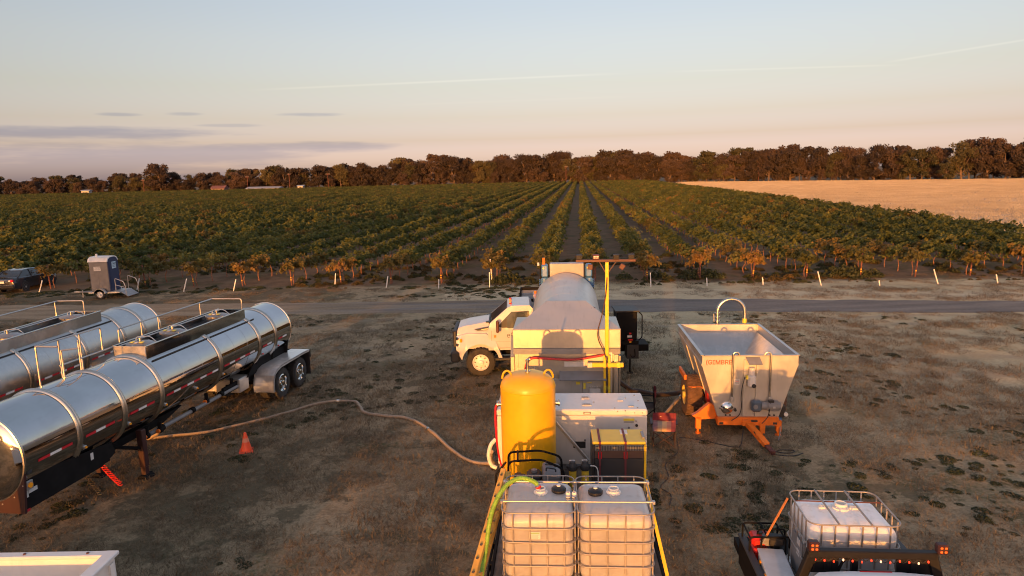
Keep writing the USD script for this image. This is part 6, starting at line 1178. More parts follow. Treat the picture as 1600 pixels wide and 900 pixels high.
ground_hose("black_cable", "thin black cable lying right of the flatbed below the striped chair", [(3.2, 13.4, 0), (3.35, 13.9, 0), (3.22, 14.3, 0), (3.5, 14.8, 0), (3.6, 15.5, 0), (4.1, 16.3, 0), (4.3, 17.1, 0), (4.8, 17.0, 0), (5.6, 16.4, 0), (5.9, 16.8, 0.3)], 0.014, BLACKP)
ground_hose("black_cable", "thin black cables heaped under the hopper drawbar", [(6.1, 16.6, 0.35), (6.3, 16.2, 0.05), (6.7, 15.95, 0), (6.95, 16.1, 0), (6.6, 16.15, 0), (6.4, 15.9, 0), (6.8, 15.8, 0), (7.1, 15.95, 0)], 0.014, BLACKP)

# ------------------------------------------------------------------ folding chairs, cone
def folding_chair(label, loc, rotz, stripes, frame_mat):
    t = thing("folding_chair", label, "folding chair", loc, rotz)
    for sg in (-1, 1):
        bb = B(); bb.cyl((sg * 0.27, 0.22, 0.02), (sg * 0.25, -0.25, 0.42), 0.012, 6); bb.cyl((sg * 0.27, -0.25, 0.02), (sg * 0.27, -0.20, 0.90), 0.012, 6); part(t, "side_frame", bb, frame_mat, 40)
        bb = B(); bb.box((sg * 0.31, 0.02, 0.62), (0.07, 0.44, 0.02), ch=0.006); bb.cyl((sg * 0.30, 0.22, 0.03), (sg * 0.30, 0.22, 0.61), 0.011, 6); part(t, "arm", bb, frame_mat)
    for y in (-0.25, 0.22):
        for sg in (-1, 1): bb = B(); bb.cyl((sg * 0.27, y, 0.03), (-sg * 0.26, y, 0.42), 0.011, 6); part(t, "cross_leg", bb, frame_mat, 40)
    n = len(stripes)
    for k, m_ in enumerate(stripes):
        x0, x1 = -0.28 + 0.56 * k / n, -0.28 + 0.56 * (k + 1) / n; pts = []
        R0 = [[(x0, -0.235 - 0.05 * (1 - (x0 / 0.28) ** 2) * math.sin(u * 3.1), 0.44 + u * 0.30), (x1, -0.235 - 0.05 * (1 - (x1 / 0.28) ** 2) * math.sin(u * 3.1), 0.44 + u * 0.30)] for u in np.linspace(0, 1, 5)]
        v = np.array(R0).reshape(-1, 3); f = [[2 * i, 2 * i + 1, 2 * i + 3, 2 * i + 2] for i in range(4)]; bb = B().raw(v, f).raw(v + np.array([0, 0.006, 0]), [q[::-1] for q in f]); part(t, "back_stripe", bb, m_)
        bb = B(); bb.plate([(x0, -0.23, 0.44), (x1, -0.23, 0.44), (x1, 0.22, 0.43), (x0, 0.22, 0.43)], 0.008); part(t, "seat_stripe", bb, m_)
    q = np.linspace(-0.29, 0.29, 9); v = [(x, -0.24 - 0.05 * (1 - (x / 0.29) ** 2), z + (0.03 * (1 - (x / 0.29) ** 2) if z > 0.8 else 0)) for z in (0.745, 0.93) for x in q]; f = [[i, i + 1, 9 + i + 1, 9 + i] for i in range(8)]
    bb = B().raw(v, f).raw(np.array(v) + np.array([0, 0.02, 0]), [a[::-1] for a in f]); part(t, "back_band", bb, MAROON); return t
MAROON = paint("maroon_cloth", (0.17, 0.022, 0.035), 0.8); C1 = [paint(f"stripe_{k}", c, 0.85) for k, c in enumerate([(0.20, 0.13, 0.18), (0.30, 0.27, 0.25), (0.62, 0.42, 0.26), (0.55, 0.26, 0.20), (0.50, 0.10, 0.09)])]
CH = folding_chair("striped camp chair with a maroon back band beside the hopper trailer", (3.82, 16.75, 0), -8, C1, DKRED)
bb = B(); bb.prism([(-0.03, 0), (0.03, 0), (0, 0.025)], 0.004, FRONT, (-0.1, -0.298, 0.85)); part(CH, "white_emblem", bb, C1[2])
folding_chair("dark brown camp chair seen side on behind the white generator's right end", (3.72, 18.55, 0), 80, [paint("dark_cloth", (0.05, 0.025, 0.022), 0.85)] * 3, BLACK)
t = thing("traffic_cone", "orange traffic cone standing beside the shiny tanker", "traffic cone", (-7.05, 16.95, gz(-7.05, 16.95))); CONE = paint("cone_orange", (0.88, 0.10, 0.035), 0.45, dirt=0.15)
bb = B(); bb.box((0, 0, 0.016), (0.36, 0.36, 0.032), rz(0.3), 0.012); part(t, "base", bb, CONE); bb = B(); bb.lathe([(0.145, 0.03), (0.14, 0.05), (0.085, 0.27), (0.035, 0.50), (0.022, 0.52), (0.0, 0.52)], 24); part(t, "cone", bb, CONE, 40); bb = B(); bb.lathe([(0.0895, 0.27), (0.0655, 0.37)], 24); part(t, "pale_band", bb, paint("cone_band", (0.74, 0.26, 0.16), 0.4), 40)

# ------------------------------------------------------------------ dark saloon car
t = thing("car", "dark grey saloon car parked between vine rows at the left edge", "car", (-33.35, 46.4, 0), 0)
CARP = paint("car_paint", (0.018, 0.020, 0.026), 0.18, metal=0.3, var=0.1, coat=0.8)
def sec(y, zb, zt, wb, wt, zm=None):
    zm = zm or (zb + 0.55 * (zt - zb)); h = [(wb * 0.92, zb), (wb, zb + 0.10), (wb * 1.01, zm), (wt, zt - 0.04), (wt * 0.92, zt)]
    return np.array([(x, y, z) for x, z in h] + [(-x, y, z) for x, z in h[::-1]])
st = [(-2.22, 0.42, 0.88, 0.74, 0.66), (-2.15, 0.28, 0.98, 0.82, 0.74), (-1.85, 0.22, 1.02, 0.87, 0.78), (-1.2, 0.20, 1.00, 0.88, 0.80), (0.0, 0.20, 0.97, 0.88, 0.80), (1.0, 0.20, 0.93, 0.88, 0.78), (1.7, 0.22, 0.84, 0.86, 0.74), (2.1, 0.25, 0.74, 0.78, 0.64), (2.25, 0.35, 0.62, 0.62, 0.5)]
bb = B().loft([sec(*q) for q in st]); part(t, "body", bb, CARP, 50)
gh = [(-1.75, 1.00, 1.01, 0.74, 0.70), (-1.05, 0.96, 1.38, 0.76, 0.60), (-0.5, 0.95, 1.44, 0.77, 0.58), (0.2, 0.93, 1.42, 0.77, 0.58), (1.15, 0.90, 0.92, 0.76, 0.68)]
bb = B().loft([np.array([(wb, y, zb), (wt, y, zt - 0.02), (wt * 0.8, y, zt), (-wt * 0.8, y, zt), (-wt, y, zt - 0.02), (-wb, y, zb)]) for y, zb, zt, wb, wt in gh]); part(t, "glasshouse", bb, DARKGLASS, 30)
bb = B().loft([np.array([(0.615, y, z - 0.03), (0.56, y, z + 0.012), (-0.56, y, z + 0.012), (-0.615, y, z - 0.03)]) for y, z in ((-1.06, 1.385), (-0.8, 1.43), (-0.4, 1.45), (0.15, 1.435), (0.3, 1.40))]); part(t, "roof", bb, CARP, 40)
for sg in (-1, 1):
    for p_, q_ in (((0.735, -1.72, 1.01), (0.61, -1.05, 1.38)), ((0.60, 0.25, 1.41), (0.75, 1.13, 0.93)), ((0.775, -0.42, 0.96), (0.60, -0.42, 1.43))): bb = B(); bb.bar((sg * p_[0], *p_[1:]), (sg * q_[0], *q_[1:]), 0.07, 0.05); part(t, "pillar", bb, CARP)
    for y0, y1 in ((-1.15, -0.42), (-0.40, 0.72)): bb = B(); bb.span((min(sg * 0.884, sg * 0.892), y0, 0.30), (max(sg * 0.884, sg * 0.892), y1, 0.93), 0.003); dr = part(t, "door", bb, CARP); b2 = B(); b2.box((sg * 0.90, y0 + 0.15, 0.82), (0.025, 0.16, 0.03)); part(dr, "handle", b2, CARP)
    bb = B(); bb.box((sg * 0.94, 0.62, 1.0), (0.16, 0.10, 0.11), ch=0.03); part(t, "mirror", bb, CARP)
    for y in (-1.28, 1.40):
        bb = B(); bb.cyl((sg * 0.60, y, 0.34), (sg * 0.893, y, 0.34), 0.375, 24); part(t, "wheel_arch", bb, BLACKP); wheel(t, (sg * 0.80, y, 0.32), 0.32, 0.20, 0.21, GALV, (1, 0, 0), sg, 7, tread=12)
    bb = B(); bb.box((sg * 0.60, -2.17, 0.84), (0.34, 0.12, 0.16), rz(-sg * 0.25), 0.03); tl = part(t, "tail_lamp", bb, REDL); b2 = B(); b2.cyl((sg * 0.56, -2.27, 0.85), (sg * 0.56, -2.235, 0.85), 0.05, 12); part(tl, "white_lens", b2, CLEARL, 40)
    bb = B(); bb.box((sg * 0.58, 2.12, 0.66), (0.3, 0.12, 0.14), rz(sg * 0.3), 0.03); part(t, "headlamp", bb, CLEARL)
bb = B(); bb.box((0, -2.24, 0.90), (0.95, 0.04, 0.05), ch=0.01); part(t, "chrome_strip", bb, CHROME); bb = B(); bb.box((0, -2.255, 0.76), (0.42, 0.02, 0.14)); part(t, "number_plate", bb, WHITED)
bb = B(); bb.box((0, -2.20, 0.46), (1.66, 0.20, 0.26), ch=0.07); part(t, "rear_bumper", bb, CARP); bb = B(); bb.box((0, -2.305, 0.56), (1.5, 0.02, 0.03)); part(t, "bumper_strip", bb, CHROME)
bb = B(); bb.box((0, -1.98, 1.06), (1.3, 0.16, 0.03), ch=0.01); part(t, "boot_spoiler", bb, CARP)

# ------------------------------------------------------------------ portable toilet on a small trailer
PX, PY = -25.25, 42.1
t = thing("toilet_trailer", "small single axle trailer carrying the portable toilet", "trailer", (PX, PY, 0))
bb = B(); bb.span((-0.75, -0.72, 0.34), (1.15, 0.72, 0.42)); part(t, "platform", bb, GALV)
for y in (-0.25, 0.25): bb = B(); bb.bar((-0.7, y, 0.34), (-1.75, 0, 0.34), 0.06, 0.06); part(t, "tongue", bb, GREYP)
bb = B(); bb.bar((-1.6, 0, 0.34), (-2.05, 0, 0.36), 0.07, 0.07); bb.bar((-1.55, 0, 0.0), (-1.55, 0, 0.45), 0.05, 0.05); part(t, "coupler", bb, GALV)
for sg in (-1, 1):
    wheel(t, (0.05, sg * 0.84, 0.29), 0.29, 0.17, 0.18, WHITED, (0, 1, 0), sg, 0, tread=12)
    an = np.linspace(0.2, math.pi - 0.2, 12); bb = B(); bb.loft([np.array([(0.05 + 0.36 * math.cos(a), sg * 0.84 + d, 0.29 + 0.36 * math.sin(a)) for a in an] + [(0.05 + 0.34 * math.cos(a), sg * 0.84 + d, 0.29 + 0.34 * math.sin(a)) for a in an[::-1]]) for d in (-0.12, 0.12)]); part(t, "fender", bb, GALV, 30)
bb = B(); bb.tube(rounded([(0.95, -0.7, 0.42), (0.95, -0.7, 1.25), (1.45, -0.7, 1.05), (1.55, -0.7, 0.75), (1.55, -0.7, 0.2)], 0.08), 0.025, 8); bb.tube([(0.95, -0.7, 0.85), (1.5, -0.7, 0.68)], 0.02, 8); part(t, "ramp_rail", bb, GALV, 40)
bb = B(); bb.tube(rounded([(0.95, 0.7, 0.42), (0.95, 0.7, 1.25), (1.45, 0.7, 1.05), (1.55, 0.7, 0.75), (1.55, 0.7, 0.2)], 0.08), 0.025, 8); part(t, "ramp_rail", bb, GALV, 40)
bb = B(); bb.plate([(1.15, -0.6, 0.40), (1.15, 0.6, 0.40), (1.6, 0.6, 0.1), (1.6, -0.6, 0.1)], 0.03); part(t, "step_ramp", bb, GREYP)
t = thing("portable_toilet", "grey and navy portable toilet with a pale roof on a small trailer", "portable toilet", (PX - 0.05, PY, 0.425))
PGREY = paint("toilet_grey", (0.16, 0.15, 0.15), 0.5, dirt=0.2); PNAVY = paint("toilet_navy", (0.012, 0.020, 0.058), 0.45); PROOF = paint("toilet_roof", (0.66, 0.64, 0.62), 0.5)
bb = B(); bb.span((-0.57, -0.57, 0.0), (0.55, 0.57, 1.85), 0.02); part(t, "walls", bb, PGREY)
for x0, x1 in ((-0.52, -0.04), (0.04, 0.50)): bb = B(); bb.span((x0, -0.582, 0.1), (x1, -0.565, 1.1), 0.006); part(t, "wall_panel", bb, PGREY)
bb = B(); bb.bar((-0.5, -0.588, 0.95), (-0.06, -0.588, 1.1), 0.03, 0.012); bb.bar((0.06, -0.588, 0.3), (0.48, -0.588, 0.5), 0.03, 0.012); part(t, "rib", bb, PGREY)
bb = B(); bb.prism(Polygon([(-0.55, 0.0), (0.55, 0.0), (0.55, 1.75), (0.45, 1.98), (0.25, 2.08), (-0.25, 2.08), (-0.45, 1.98), (-0.55, 1.75)]), 0.04, SIDE, (0.55, 0, 0.0)); dr = part(t, "door_front", bb, PNAVY); b2 = B(); b2.span((0.592, -0.42, 0.05), (0.605, 0.42, 1.82), 0.004); part(dr, "door", b2, PNAVY)
bb = B(); bb.prism(Polygon([(-0.60, 1.84), (0.60, 1.84), (0.58, 1.92), (0.45, 2.07), (0.26, 2.14), (-0.26, 2.14), (-0.45, 2.07), (-0.58, 1.92)]), 1.20, SIDE, (-0.62, 0, 0.0)); part(t, "roof", bb, PROOF, 25); bb = B(); bb.cyl((-0.25, -0.2, 2.1), (-0.25, -0.2, 2.30), 0.06, 12); part(t, "vent_pipe", bb, PROOF, 40)
bb = B(); bb.box((-0.07, -0.59, 1.42), (0.42, 0.006, 0.26)); sg_ = part(t, "side_sticker", bb, WHITED); b2 = B()
letters("Toilet", 0.10, GREYP, (-0.22, -0.594, 1.44), RF, sg_, "sticker_lettering", 0.002, True); b2 = B(); b2.box((-0.07, -0.595, 1.36), (0.34, 0.003, 0.03)); part(sg_, "sticker_line", b2, GREYP)
bb = B(); bb.box((0.608, 0.05, 1.58), (0.006, 0.44, 0.42)); s2 = part(t, "door_sticker", bb, paint("sticker_blue", (0.40, 0.52, 0.60), 0.5))
RSX = np.array([[0, 0, 1.0], [1, 0, 0], [0, 1, 0]]); letters("Toilet", 0.10, PNAVY, (0.6115, -0.12, 1.63), RSX, s2, "sticker_lettering", 0.002, True)
for q in range(2): b2 = B(); b2.box((0.613, 0.05, 1.56 - 0.08 * q), (0.003, 0.32, 0.025)); part(s2, "sticker_line", b2, PNAVY)
# ------------------------------------------------------------------ pickup with tank, lower right
PKA = 5.0; PKO = np.array([4.55, 8.95])
def pk(x, y):
    a = PKA * D2R; return PKO + x * np.array([math.cos(a), -math.sin(a)]) + y * np.array([math.sin(a), math.cos(a)])
t = thing("pickup_truck", "white pickup with black bed and black headache rack at the lower right", "pickup truck", (*PKO, 0), -PKA); PK = t
BED = 1.08
bb = B(); bb.span((-1.14, -0.92, BED - 0.14), (1.14, 1.25, BED)); part(t, "bed_floor", bb, BLACK)
for sg in (-1, 1):
    bb = B(); bb.span((min(sg * 1.10, sg * 1.17), -0.9, BED - 0.2), (max(sg * 1.10, sg * 1.17), 0.82 if sg < 0 else 1.25, BED + 0.26), 0.02); bs = part(t, "bed_side", bb, BLACK)
    b2 = B(); b2.span((min(sg * 1.08, sg * 1.19), -0.9, BED + 0.262), (max(sg * 1.08, sg * 1.19), 0.84 if sg < 0 else 1.25, BED + 0.30), 0.012); part(bs, "rail_cap", b2, BLACKP)
    for y in (0.2, -3.5): wheel(t, (sg * 0.95, y, 0.42), 0.42, 0.28, 0.23, GALV, (1, 0, 0), sg, 6)
bb = B(); bb.span((-0.5, -4.3, 0.45), (0.5, 1.2, 0.62)); part(t, "chassis", bb, BLACK)
bb = B().loft([np.array([(0.97, y, 0.6), (1.0, y, 1.3), (0.97, y, 1.42), (-0.97, y, 1.42), (-1.0, y, 1.3), (-0.97, y, 0.6)]) for y in (-1.12, -2.95)]); part(t, "cab_body", bb, WHITE, 30)
bb = B().loft([np.array([(0.92 * k, y, 1.42), (0.74 * k, y, z), (-0.74 * k, y, z), (-0.92 * k, y, 1.42)]) for y, z, k in ((-1.20, 1.935, 1.0), (-1.4, 1.97, 1.0), (-2.2, 1.97, 1.0), (-2.75, 1.5, 1.0))]); part(t, "cab_glass", bb, DARKGLASS, 30)
bb = B().loft([np.array([(0.74, y, z - 0.02), (0.68, y, z + 0.035), (0.3, y, z + 0.06), (-0.3, y, z + 0.06), (-0.68, y, z + 0.035), (-0.74, y, z - 0.02)]) for y, z in ((-1.16, 1.94), (-1.28, 1.97), (-1.6, 1.985), (-2.25, 1.975))]); part(t, "cab_roof", bb, WHITE, 40)
bb = B(); bb.box((0, -1.17, 1.995), (0.4, 0.04, 0.025), ch=0.01); part(t, "high_brake_lamp", bb, REDL)
bb = B().loft([np.array([(0.9, y, 0.6), (0.92, y, z - 0.1), (0.8, y, z), (-0.8, y, z), (-0.92, y, z - 0.1), (-0.9, y, 0.6)]) for y, z in ((-2.95, 1.42), (-3.6, 1.38), (-4.3, 1.28), (-4.5, 1.1))]); part(t, "hood", bb, WHITE, 30)
# headache rack
RKB = paint("rack_black", (0.009, 0.009, 0.011), 0.5, var=0.15, spec=0.25)
bb = B(); bb.span((-0.76, -0.98, 2.06), (0.84, -0.88, 2.16), 0.012); rk = part(t, "rack_top_bar", bb, RKB)
for x0, x1 in ((-0.70, -0.96), (0.78, 0.98)): bb = B(); bb.bar((x0, -0.93, 2.10), (x1, -0.96, BED + 0.28), 0.09, 0.12, 0.01); part(t, "rack_leg", bb, RKB)
for x0, x1 in ((-0.50, -0.50), (-0.16, -0.16), (0.56, 0.56)): bb = B(); bb.bar((x0, -0.92, 2.07), (x1, -0.92, BED + 0.28), 0.08, 0.06, 0.006); part(t, "rack_post", bb, RKB)
bb = B(); bb.span((-0.9, -0.95, BED + 0.24), (0.92, -0.89, BED + 0.32)); bb.span((-0.74, -0.94, 1.84), (-0.36, -0.90, 2.05)); bb.span((0.36, -0.94, 1.84), (0.8, -0.90, 2.05)); part(t, "rack_plate", bb, RKB)
bb = B(); bb.tube(rounded([(-0.36, -0.92, 1.84), (-0.30, -0.92, 2.0), (-0.2, -0.92, 2.05), (-0.12, -0.92, 2.06)], 0.05), 0.02, 6); part(t, "rack_gusset", bb, RKB, 40)
def glow(name, col, e):
    g = Graph(); p = g.add("principled_bsdf", base_color=col, roughness=0.2, emission_color=col, emission_strength=e); _mats[name] = g.build(f"/World/Looks/{name}", surface=p + ".BSDF"); return _mats[name]
LRED = glow("red_sun_glint", (0.9, 0.05, 0.02), 0.3); LAMB = glow("amber_sun_glint", (0.85, 0.13, 0.02), 0.12); LWARM = glow("warm_bulb_glint", (0.9, 0.5, 0.3), 0.4)  # weak emission painted in for low sun reflected by the lenses
for x, lb in ((-0.70, "left"), (0.86, "right")):
    bb = B(); bb.box((x, -0.98, 2.235), (0.13, 0.10, 0.13), ch=0.015); lp = part(t, "work_lamp", bb, DKRED)
    for dx in (-0.026, 0.026):
        for dz in (-0.026, 0.026): b2 = B(); b2.box((x + dx, -1.034, 2.235 + dz), (0.03, 0.012, 0.026), ch=0.005); part(lp, "led", b2, LAMB)
xs = np.linspace(-0.66, 0.84, 14); wp = []
for k, x in enumerate(xs):
    z = 2.035 - 0.012 * (k % 3); bb = B().lathe([(0.0, -0.022), (0.010, -0.016), (0.012, 0.0), (0.006, 0.012), (0.0, 0.014)], 8, None, (x, -0.96, z)); part(t, "string_bulb", bb, LWARM if k % 4 == 3 else LRED, 40)
    wp += [(x, -0.95, 2.055), (x + 0.05, -0.95, 2.02 - 0.03 * rng.random())]
bb = B(); bb.tube(spline(wp, 3), 0.006, 5); part(t, "string_wire", bb, BLACKP, 40)
# tank in the bed
c = pk(0.02, -0.02); tb_ = [((-0.22, -0.5), (-0.22, 0.5)), ((0.2, -0.5), (0.2, 0.5))]
t3 = bulk_tank("caged white plastic tank with two top bars in the bed of the pickup", (*c, BED + 0.004), -PKA - 1, 1.2, 1.0, 6, 5, [0.16, 0.55, 0.86, 1.185], BOTTLE2, tb_, [(0.02, 0.12, 0.085, "open")], 3)
bb = B(); bb.cyl((-0.6, 0.2, 1.172), (0.6, 0.2, 1.172), 0.011, 8); part(t3, "top_bar", bb, RUST, 40)
for x in (-0.22, 0.2): bb = B(); bb.box((x, 0.1, 1.14), (0.14, 0.06, 0.05), ch=0.012); part(t3, "white_clip", bb, LIDW)
for sg in (-1, 1): bb = B(); bb.span((min(sg * 0.592, sg * 0.604), -0.25, 0.2), (max(sg * 0.592, sg * 0.604), 0.2, 0.75)); pl = part(t3, "side_plate", bb, GREYP)
for z in (0.66, 0.50): bb = B(); bb.span((-0.609, -0.16, z), (-0.605, -0.04, z + 0.09)); part(t3, "side_label", bb, WHITED)
# box, engine, strap beside it
c = pk(-0.88, -0.05)
t = thing("tool_box", "pale flat topped box in the pickup bed left of the caged tank", "box", (*c, BED + 0.004), -PKA - 4); bb = B(); bb.span((-0.17, -0.62, 0.0), (0.17, 0.3, 0.34), 0.02); part(t, "body", bb, WHITED); bb = B(); bb.span((-0.185, -0.64, 0.342), (0.185, 0.32, 0.375), 0.012); part(t, "lid", bb, paint("box_lid", (0.50, 0.52, 0.55), 0.5, dirt=0.2)); bb = B(); bb.box((-0.18, 0.1, 0.27), (0.02, 0.05, 0.05)); bb.box((-0.18, -0.25, 0.27), (0.02, 0.05, 0.05)); part(t, "latch", bb, AMBER)
c = pk(-0.92, 0.52)
t = thing("engine_pump", "red engine pump in a black tube frame at the corner of the pickup bed", "pump", (*c, BED + 0.004), -PKA)
for y in (-0.2, 0.22): bb = B(); bb.tube(rounded([(-0.22, y, 0.0), (-0.22, y, 0.52), (0.30, y, 0.52), (0.30, y, 0.0)], 0.06), 0.014, 8); part(t, "frame_hoop", bb, BLACK, 40)
for x, z in ((-0.21, 0.5), (0.29, 0.5), (0.04, 0.52)): bb = B(); bb.cyl((x, -0.2, z), (x, 0.22, z), 0.013, 6); part(t, "cross_tube", bb, BLACK, 40)
bb = B(); bb.box((-0.02, -0.02, 0.40), (0.30, 0.28, 0.14), ch=0.04); part(t, "red_fuel_tank", bb, RED); bb = B(); bb.box((-0.04, -0.06, 0.17), (0.26, 0.24, 0.26), ch=0.04); part(t, "engine_block", bb, RED); bb = B(); bb.cyl((-0.04, -0.20, 0.2), (-0.04, -0.17, 0.2), 0.10, 16); part(t, "recoil_cover", bb, RED, 40)
bb = B(); bb.box((0.0, -0.165, 0.42), (0.12, 0.006, 0.04)); part(t, "white_mark", bb, LIDW); bb = B(); bb.cyl((-0.02, 0, 0.47), (-0.02, 0, 0.50), 0.04, 12); part(t, "fuel_cap", bb, BLACKP, 40)
bb = B(); bb.box((0.22, 0.08, 0.30), (0.16, 0.22, 0.18), ch=0.03); part(t, "air_cleaner", bb, BLACKP); bb = B(); bb.cyl((-0.10, -0.22, 0.08), (0.06, -0.22, 0.08), 0.07, 14); part(t, "pump_casing", bb, ORANGE, 40)
c = pk(-0.62, 0.40); t = thing("small_engine", "small black engine in a tube frame between the box and the caged tank", "engine", (*pk(-0.78, 0.28), BED + 0.38), -PKA); bb = B(); bb.tube(rounded([(-0.20, 0, 0.0), (-0.20, 0, 0.16), (0.2, 0, 0.18), (0.2, 0, 0.0)], 0.05), 0.014, 6); bb.tube(rounded([(-0.20, 0.22, 0.0), (-0.20, 0.22, 0.16), (0.2, 0.22, 0.18), (0.2, 0.22, 0.0)], 0.05), 0.014, 6); part(t, "frame", bb, BLACK, 40); bb = B(); bb.box((0.03, 0.12, 0.06), (0.24, 0.18, 0.14), ch=0.03); part(t, "engine_block", bb, BLACKP); bb = B(); bb.cyl((-0.1, 0.05, 0.06), (-0.1, 0.2, 0.06), 0.06, 12); part(t, "muffler", bb, GREYP, 40)
t = thing("ratchet_strap", "orange strap running from the pickup's caged tank down to the engine pump", "strap", (0, 0, 0)); a_, b_ = np.array([*pk(-0.59, 0.42), BED + 1.10]), np.array([*pk(-0.98, 0.30), BED + 0.40]); bb = B(); bb.bar(a_, b_, 0.035, 0.008); part(t, "webbing", bb, paint("orange_webbing", (0.55, 0.20, 0.05), 0.7)); bb = B(); bb.bar(b_ + (a_ - b_) * 0.05, b_ + (a_ - b_) * 0.17, 0.05, 0.04, 0.006); part(t, "ratchet", bb, GREYP)
t = thing("ratchet_strap", "dark strap on the ground side of the pickup's caged tank", "strap", (0, 0, 0)); a_, b_ = np.array([*pk(0.61, 0.35), BED + 0.85]), np.array([*pk(1.08, 0.3), BED + 0.28]); bb = B(); bb.bar(a_, b_, 0.03, 0.006); part(t, "webbing", bb, TAN); bb = B(); bb.bar(b_ + (a_ - b_) * 0.1, b_ + (a_ - b_) * 0.25, 0.045, 0.03); part(t, "ratchet", bb, GREYP)

# ------------------------------------------------------------------ open white bin, lower left
t = thing("open_bin", "open topped white bin at the lower left corner", "bin", (-7.9, 7.6, 0), -0.6)
BW, BD, BZ0, BZ1 = 4.3, 2.75, 0.75, 1.8; BINW = paint("bin_white", (0.70, 0.68, 0.65), 0.5, var=0.05, dirt=0.22)
bb = B(); bb.span((-BW / 2, BD / 2 - 0.06, BZ0), (BW / 2, BD / 2, BZ1 - 0.01)); part(t, "far_wall", bb, BINW); bb = B(); bb.span((-BW / 2, -BD / 2, BZ0), (BW / 2, -BD / 2 + 0.06, BZ1 - 0.01)); part(t, "near_wall", bb, BINW)
for sg in (-1, 1):
    x = sg * (BW / 2 - 0.03); bb = B(); bb.span((x - 0.03, -BD / 2 + 0.062, BZ0), (x + 0.03, BD / 2 - 0.062, BZ1 - 0.01)); w_ = part(t, "side_wall", bb, BINW)
    b2 = B(); b2.span((x - sg * 0.12 - 0.04, -BD / 2 + 0.07, BZ1 - 0.14), (x - sg * 0.12 + 0.04, BD / 2 - 0.10, BZ1 - 0.06)); part(w_, "rubber_seal", b2, BLACKP)  # dark strip set along the top of each inner side wall
    for y in np.linspace(-BD / 2 + 0.1, BD / 2 - 0.12, 4): b2 = B(); b2.span((x + sg * 0.03 - 0.035, y - 0.05, BZ0 - 0.2), (x + sg * 0.03 + 0.035, y + 0.05, BZ1 - 0.07), 0.006); part(w_, "side_post", b2, BINW)
    bb = B(); bb.span((x - 0.09, -BD / 2 - 0.04, BZ1 - 0.008), (x + 0.09, BD / 2 + 0.04, BZ1 + 0.05), 0.012); part(t, "rim", bb, WHITE)
for sg in (-1, 1): y = sg * (BD / 2 - 0.03); bb = B(); bb.span((-BW / 2 + 0.07, y - 0.07, BZ1 - 0.006), (BW / 2 - 0.07, y + 0.07, BZ1 + 0.046), 0.012); part(t, "rim", bb, WHITE)
bb = B(); bb.span((-BW / 2 + 0.06, -BD / 2 + 0.06, BZ0), (BW / 2 - 0.06, BD / 2 - 0.06, BZ0 + 0.05)); part(t, "floor", bb, BINW)
bb = B(); bb.box((BW / 2 - 0.16, BD / 2 - 0.085, BZ1 - 0.09), (0.07, 0.03, 0.04), ch=0.006); part(t, "red_reflector", bb, TAPE_R)
for x in (-1.4, 1.4): bb = B(); bb.span((x - 0.08, -BD / 2, 0.45), (x + 0.08, BD / 2, BZ0 - 0.003)); part(t, "cross_member", bb, BLACK)
for sg in (-1, 1):
    bb = B(); bb.span((-BW / 2, sg * 0.8 - 0.06, 0.30), (BW / 2, sg * 0.8 + 0.06, 0.448)); part(t, "frame_rail", bb, BLACK)
    for x in (-0.5, 0.5): wheel(t, (x, sg * 1.15, 0.36), 0.36, 0.22, 0.2, WHITED, (0, 1, 0), sg, 0, tread=14)
for k in range(5): bb = B(); bb.cyl((-1.8 + 0.9 * k, BD / 2 - 0.03, BZ1 + 0.045), (-1.8 + 0.9 * k, BD / 2 - 0.03, BZ1 + 0.06), 0.02, 8); part(t, "rim_bolt", bb, RUST)

# ------------------------------------------------------------------ dry grass and weeds
def blades(n, size, hmin, hmax, w, lean, seed):
    r = np.random.default_rng(seed); P = r.uniform(-size / 2, size / 2, (n, 2)); h = r.uniform(hmin, hmax, n); a = r.uniform(0, 2 * math.pi, n); L = r.normal(0, lean, (n, 2)); ww = w * r.uniform(0.6, 1.4, n)
    c, s = np.cos(a) * ww / 2, np.sin(a) * ww / 2; z = np.full(n, -0.01)
    A = np.stack([P[:, 0] - c, P[:, 1] - s, z], 1); C = np.stack([P[:, 0] + c, P[:, 1] + s, z], 1); M = np.stack([P[:, 0] + L[:, 0] * 0.4 * h, P[:, 1] + L[:, 1] * 0.4 * h, h * 0.62], 1); T = np.stack([P[:, 0] + L[:, 0] * h, P[:, 1] + L[:, 1] * h, h * np.clip(1 - 0.12 * np.abs(L).sum(1), 0.35, 1)], 1)
    M1, M2 = M - np.stack([c, s, 0 * s], 1) * 0.7, M + np.stack([c, s, 0 * s], 1) * 0.7; k = np.arange(n)[:, None] * 5
    return B().raw(np.stack([A, C, M1, M2, T], 1).reshape(-1, 3), np.vstack([np.hstack([k, k + 1, k + 3]), np.hstack([k, k + 3, k + 2]), np.hstack([k + 2, k + 3, k + 4])]))
DRY = leaf_mat("dry_grass", [(0.15, (0.13, 0.096, 0.06)), (0.45, (0.27, 0.204, 0.124)), (0.7, (0.40, 0.312, 0.19)), (0.95, (0.54, 0.44, 0.28))], 0.25, 0.9)
pts = []
for y in np.arange(5.0, 44, 0.62):
    half = y * 0.80 + 2.5
    for x in np.arange(-half, half, 0.62):
        q = np.array([x, y]) + rng.uniform(-0.3, 0.3, 2)
        d = meshkit.fbm(np.array([q[0] * 0.22, q[1] * 0.22, 0.0]), 3, 21)
        keep = 1.1 - max(0.0, (y - 15) / 34)
        if d < 0.42: keep *= 0.45
        if rng.random() < keep and (q[1] < np.interp(q[0], *zip(*RB)) - 0.2 or q[1] > np.interp(q[0], *zip(*RT)) + 0.15): pts.append((*q, float(bumps(*q))))
n = len(pts)
